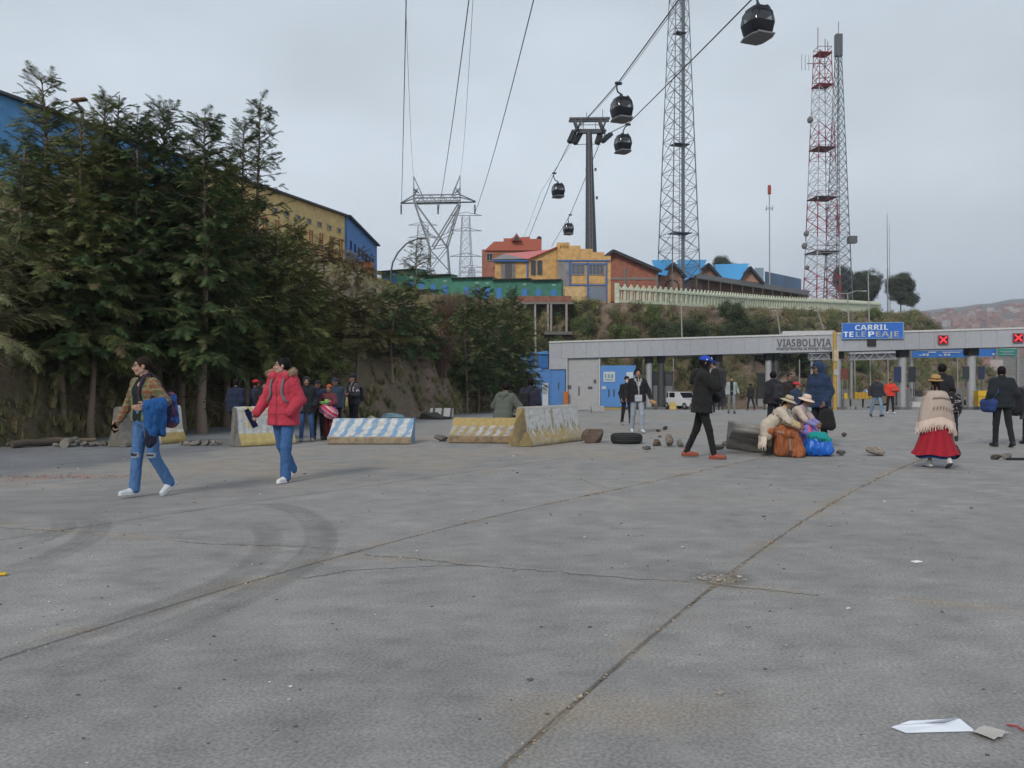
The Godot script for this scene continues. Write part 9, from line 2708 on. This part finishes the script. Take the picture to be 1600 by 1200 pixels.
	# stones and logs along the side road
	var r := RandomNumberGenerator.new(); r.seed = 66
	var i := 0
	for px in [12, 88, 97, 112, 121, 131, 142, 152, 163, 283, 292, 303, 310, 323, 334, 343]:
		stone("grey stone in the loose row edging the side road", px, 697.5 - (px / 340.0) * 2.0 + r.randf_range(-1, 1), r.randf_range(8, 16), r.randf_range(5, 9), lin(0.40, 0.36, 0.31) * r.randf_range(0.6, 1.2), 200 + i, "stones edging the side road"); i += 1
	for l in [[18, 700, 92, 695, 0.085, lin(0.14, 0.11, 0.09), "dark weathered log lying along the road edge"], [60, 692, 150, 690.5, 0.06, lin(0.30, 0.24, 0.18), "pale thin log behind the dark one"], [100, 699, 118, 692, 0.09, lin(0.42, 0.38, 0.33), "short pale log stump among the edging stones"]]:
		var a := gp(l[0], l[1]) + Vector3(0, l[4] * 0.8, 0); var e := gp(l[2], l[3]) + Vector3(0, l[4] * 0.9, 0)
		solo("log", tinted(l[5]).tube([a, a.lerp(e, 0.3) + Vector3(0, 0.02, 0.02), a.lerp(e, 0.7) + Vector3(0, -0.01, -0.02), e], [l[4], l[4] * 0.95, l[4] * 0.85, l[4] * 0.7], 10), M.bark, l[6], "log")
	for px in [440, 462, 590, 612, 634, 655, 672]:
		stone("stone at the foot of the wooded bank behind the blocks", px, 664.0 - (px - 440) * 0.045, r.randf_range(8, 15), r.randf_range(4, 7), lin(0.42, 0.37, 0.31) * r.randf_range(0.6, 1.1), 230 + px, "stones at the foot of the bank")
	# far debris
	road_block("small toppled white and black block by the wooded bank", on(672, 31) , on(708, 31), FLAT, func(p: Vector3) -> Color: return lin(0.10, 0.10, 0.10) if fposmod(p.x * 3.0, 1.0) < 0.3 else lin(0.62, 0.60, 0.56), 8).scale = Vector3(1, 0.75, 0.8)
	road_block("dark tarpaulin covered slab beside the toppled white block", on(668, 30), on(690, 31), FLAT, func(p: Vector3) -> Color: return lin(0.05, 0.045, 0.04), 9).scale = Vector3(1, 0.45, 1.0)
	road_block("grey concrete ramp block at the booth wall foot", on(924, 44), on(944, 44), FLAT, func(p: Vector3) -> Color: return lin(0.42, 0.41, 0.40), 10).scale = Vector3(1, 0.7, 1)
	for s in [[1046, 1056, 639.5, "yellow plastic barrier standing near the parked car"], [1153, 1160, 633.5, "yellow plastic barrier beside the light jacket man"]]:
		var d := foot_d(s[2])
		road_block(s[3], on(s[0], d), on(s[1], d), UPR, func(p: Vector3) -> Color: return lin(0.72, 0.52, 0.17), 11).scale = Vector3(1, 0.85, 0.8)
	var jp := thing("junk_pile", "heap of pale sacks and blue sheet behind the tracksuit man", "heap", on(583, 26.5))
	part(jp, "sack", rock_mesh(Vector3(0.5, 0.45, 0.4), 71, lin(0.55, 0.46, 0.34)), M.cloth)
	var sheet := part(jp, "blue_sheet", rock_mesh(Vector3(0.8, 0.5, 0.5), 72, lin(0.18, 0.30, 0.36)), M.cloth); sheet.position = Vector3(0.6, 0.15, 0.0)
	solo("black_strap", tinted(lin(0.02, 0.02, 0.022)).box(gp(1590, 719) + Vector3(0, 0.02, 0), Vector3(0.36, 0.04, 0.09)), M.rubber, "flat black rubber strap lying beside the brown stone", "strap")

# ---------------------------------------------------------------- litter
func make_litter() -> void:
	var p := gp(1460, 1143)
	var sh := tinted(lin(0.70, 0.74, 0.80))
	var q := [Vector3(-0.16, 0.006, -0.02), Vector3(-0.125, 0.004, 0.028), Vector3(0.16, 0.004, 0.012), Vector3(0.13, 0.03, -0.045), Vector3(-0.08, 0.028, -0.03), Vector3(0.02, 0.02, 0.0)]
	sh.tri(q[0], q[1], q[5]); sh.tri(q[1], q[2], q[5]); sh.tri(q[2], q[3], q[5]); sh.tri(q[3], q[4], q[5]); sh.tri(q[4], q[0], q[5])
	var fold := [Vector3(-0.155, 0.012, -0.022), Vector3(0.13, 0.034, -0.046), Vector3(0.05, 0.034, -0.005)]
	sh.col = lin(0.42, 0.43, 0.50)
	sh.tri(fold[0], fold[2], fold[1])
	solo("folded_paper", sh, M.paper, "folded white paper sheet lying on the concrete", "paper", "", p, 0.0)
	var b := MB.new()
	var r := RandomNumberGenerator.new(); r.seed = 90
	b.col = lin(0.46, 0.44, 0.40)
	for i in 5:
		for j in 4: b.vert(Vector3((i - 2) * 0.028 + r.randf_range(-0.005, 0.005), 0.006 + r.randf_range(0, 0.018), (j - 1.5) * 0.03 + r.randf_range(-0.006, 0.006)), Vector3.UP)
	for i in 4:
		for j in 3:
			var a := i * 4 + j
			b.face(a, a + 1, a + 5); b.face(a, a + 5, a + 4)
	solo("cardboard_scrap", b.smooth(), M.paper, "crumpled grey cardboard scrap beside the folded paper", "scrap", "", gp(1549, 1151), 0.5)
	solo("white_scrap", tinted(lin(0.78, 0.78, 0.76)).cbox(Vector3(0, 0.006, 0), Vector3(0.075, 0.008, 0.05), 0.003), M.paper, "small white scrap on the concrete away from the papers", "scrap", "", gp(1433, 879), 0.4)
	solo("yellow_wrapper", tinted(lin(0.62, 0.40, 0.03)).cbox(Vector3(0, 0.012, 0), Vector3(0.09, 0.022, 0.05), 0.01), M.plastic, "bright yellow wrapper on the concrete", "wrapper", "", gp(0, 900), 0.2)
	solo("red_twine", tinted(lin(0.45, 0.06, 0.05)).tube([gp(1575, 1135) + Vector3(0, 0.004, 0), gp(1590, 1140) + Vector3(0, 0.012, 0), gp(1612, 1150) + Vector3(0, 0.004, 0)], [0.004], 5), M.plastic, "thin red twine scrap near the cardboard", "twine")
	# grit, chips and crumbs
	var chip := rock_mesh(Vector3.ONE, 7, Color.WHITE).mesh()
	var xf := []; var cl := []
	for i in 620:
		var d := 2.4 + pow(r.randf(), 1.4) * 17.0
		var x := r.randf_range(-0.66, 0.66) * d
		var s := r.randf_range(0.004, 0.012) * (1.8 if r.randf() < 0.08 else 1.0) * (1.0 + d * 0.05)
		xf.append(Transform3D(Basis(Vector3.UP, r.randf() * TAU).scaled(Vector3(s * 1.5, s * 0.8, s)), Vector3(x, s * 0.25, -d)))
		cl.append([lin(0.12, 0.11, 0.10), lin(0.35, 0.31, 0.26), lin(0.5, 0.46, 0.4), lin(0.7, 0.7, 0.68)][[0, 0, 0, 1, 1, 2, 3][r.randi() % 7]])
	for k in [1, 2]:
		for i in 420:
			var d := 2.6 + r.randf() * 12.0
			var w := N1.get_noise_2d(d * 1.3, k * 9.0)
			if w < -0.1 and k == 1: continue
			var s := r.randf_range(0.004, 0.014) * (1.0 + d * 0.05)
			xf.append(Transform3D(Basis(Vector3(r.randfn(), r.randfn(), r.randfn()).normalized(), r.randf() * TAU).scaled(Vector3(s * 1.4, s * 0.8, s)), Vector3(j_line(k, d) + r.randfn() * (0.018 + 0.05 * maxf(w, 0.0) * (2.0 if k == 1 else 0.4)), -0.006 + s * 0.3, -d)))
			cl.append(lin(0.40, 0.32, 0.23) * r.randf_range(0.5, 1.3))
	for i in 60:
		var a := r.randf() * TAU; var s := r.randf_range(0.006, 0.03)
		var rd := 0.16 * sqrt(r.randf())
		xf.append(Transform3D(Basis(Vector3(r.randfn(), r.randfn(), r.randfn()).normalized(), r.randf() * TAU).scaled(Vector3(s * 1.4, s * 0.7, s)), Vector3(1.48 + cos(a) * rd * 1.3, -0.012 + s * 0.3, -5.66 + sin(a) * rd * 0.8)))
		cl.append(lin(0.36, 0.32, 0.26) * r.randf_range(0.5, 1.5))
	for i in 500:                                  # broken brick near the side road
		var c: Vector2 = [Vector2(-6.4, -11.6), Vector2(-7.9, -10.9)][r.randi() % 2]
		var s := r.randf_range(0.006, 0.018)
		xf.append(Transform3D(Basis(Vector3.UP, r.randf() * TAU).scaled(Vector3(s * 1.4, s * 0.8, s)), Vector3(c.x + r.randfn() * 0.55, s * 0.25, c.y + r.randfn() * 0.16)))
		cl.append(lin(0.48, 0.17, 0.09) * r.randf_range(0.6, 1.3))
	var o := scatter(self, "grit", chip, xf, cl, M.plain)
	o.set_meta("kind", "stuff"); tag(o, "loose grit and stone chips scattered over the concrete", "grit")
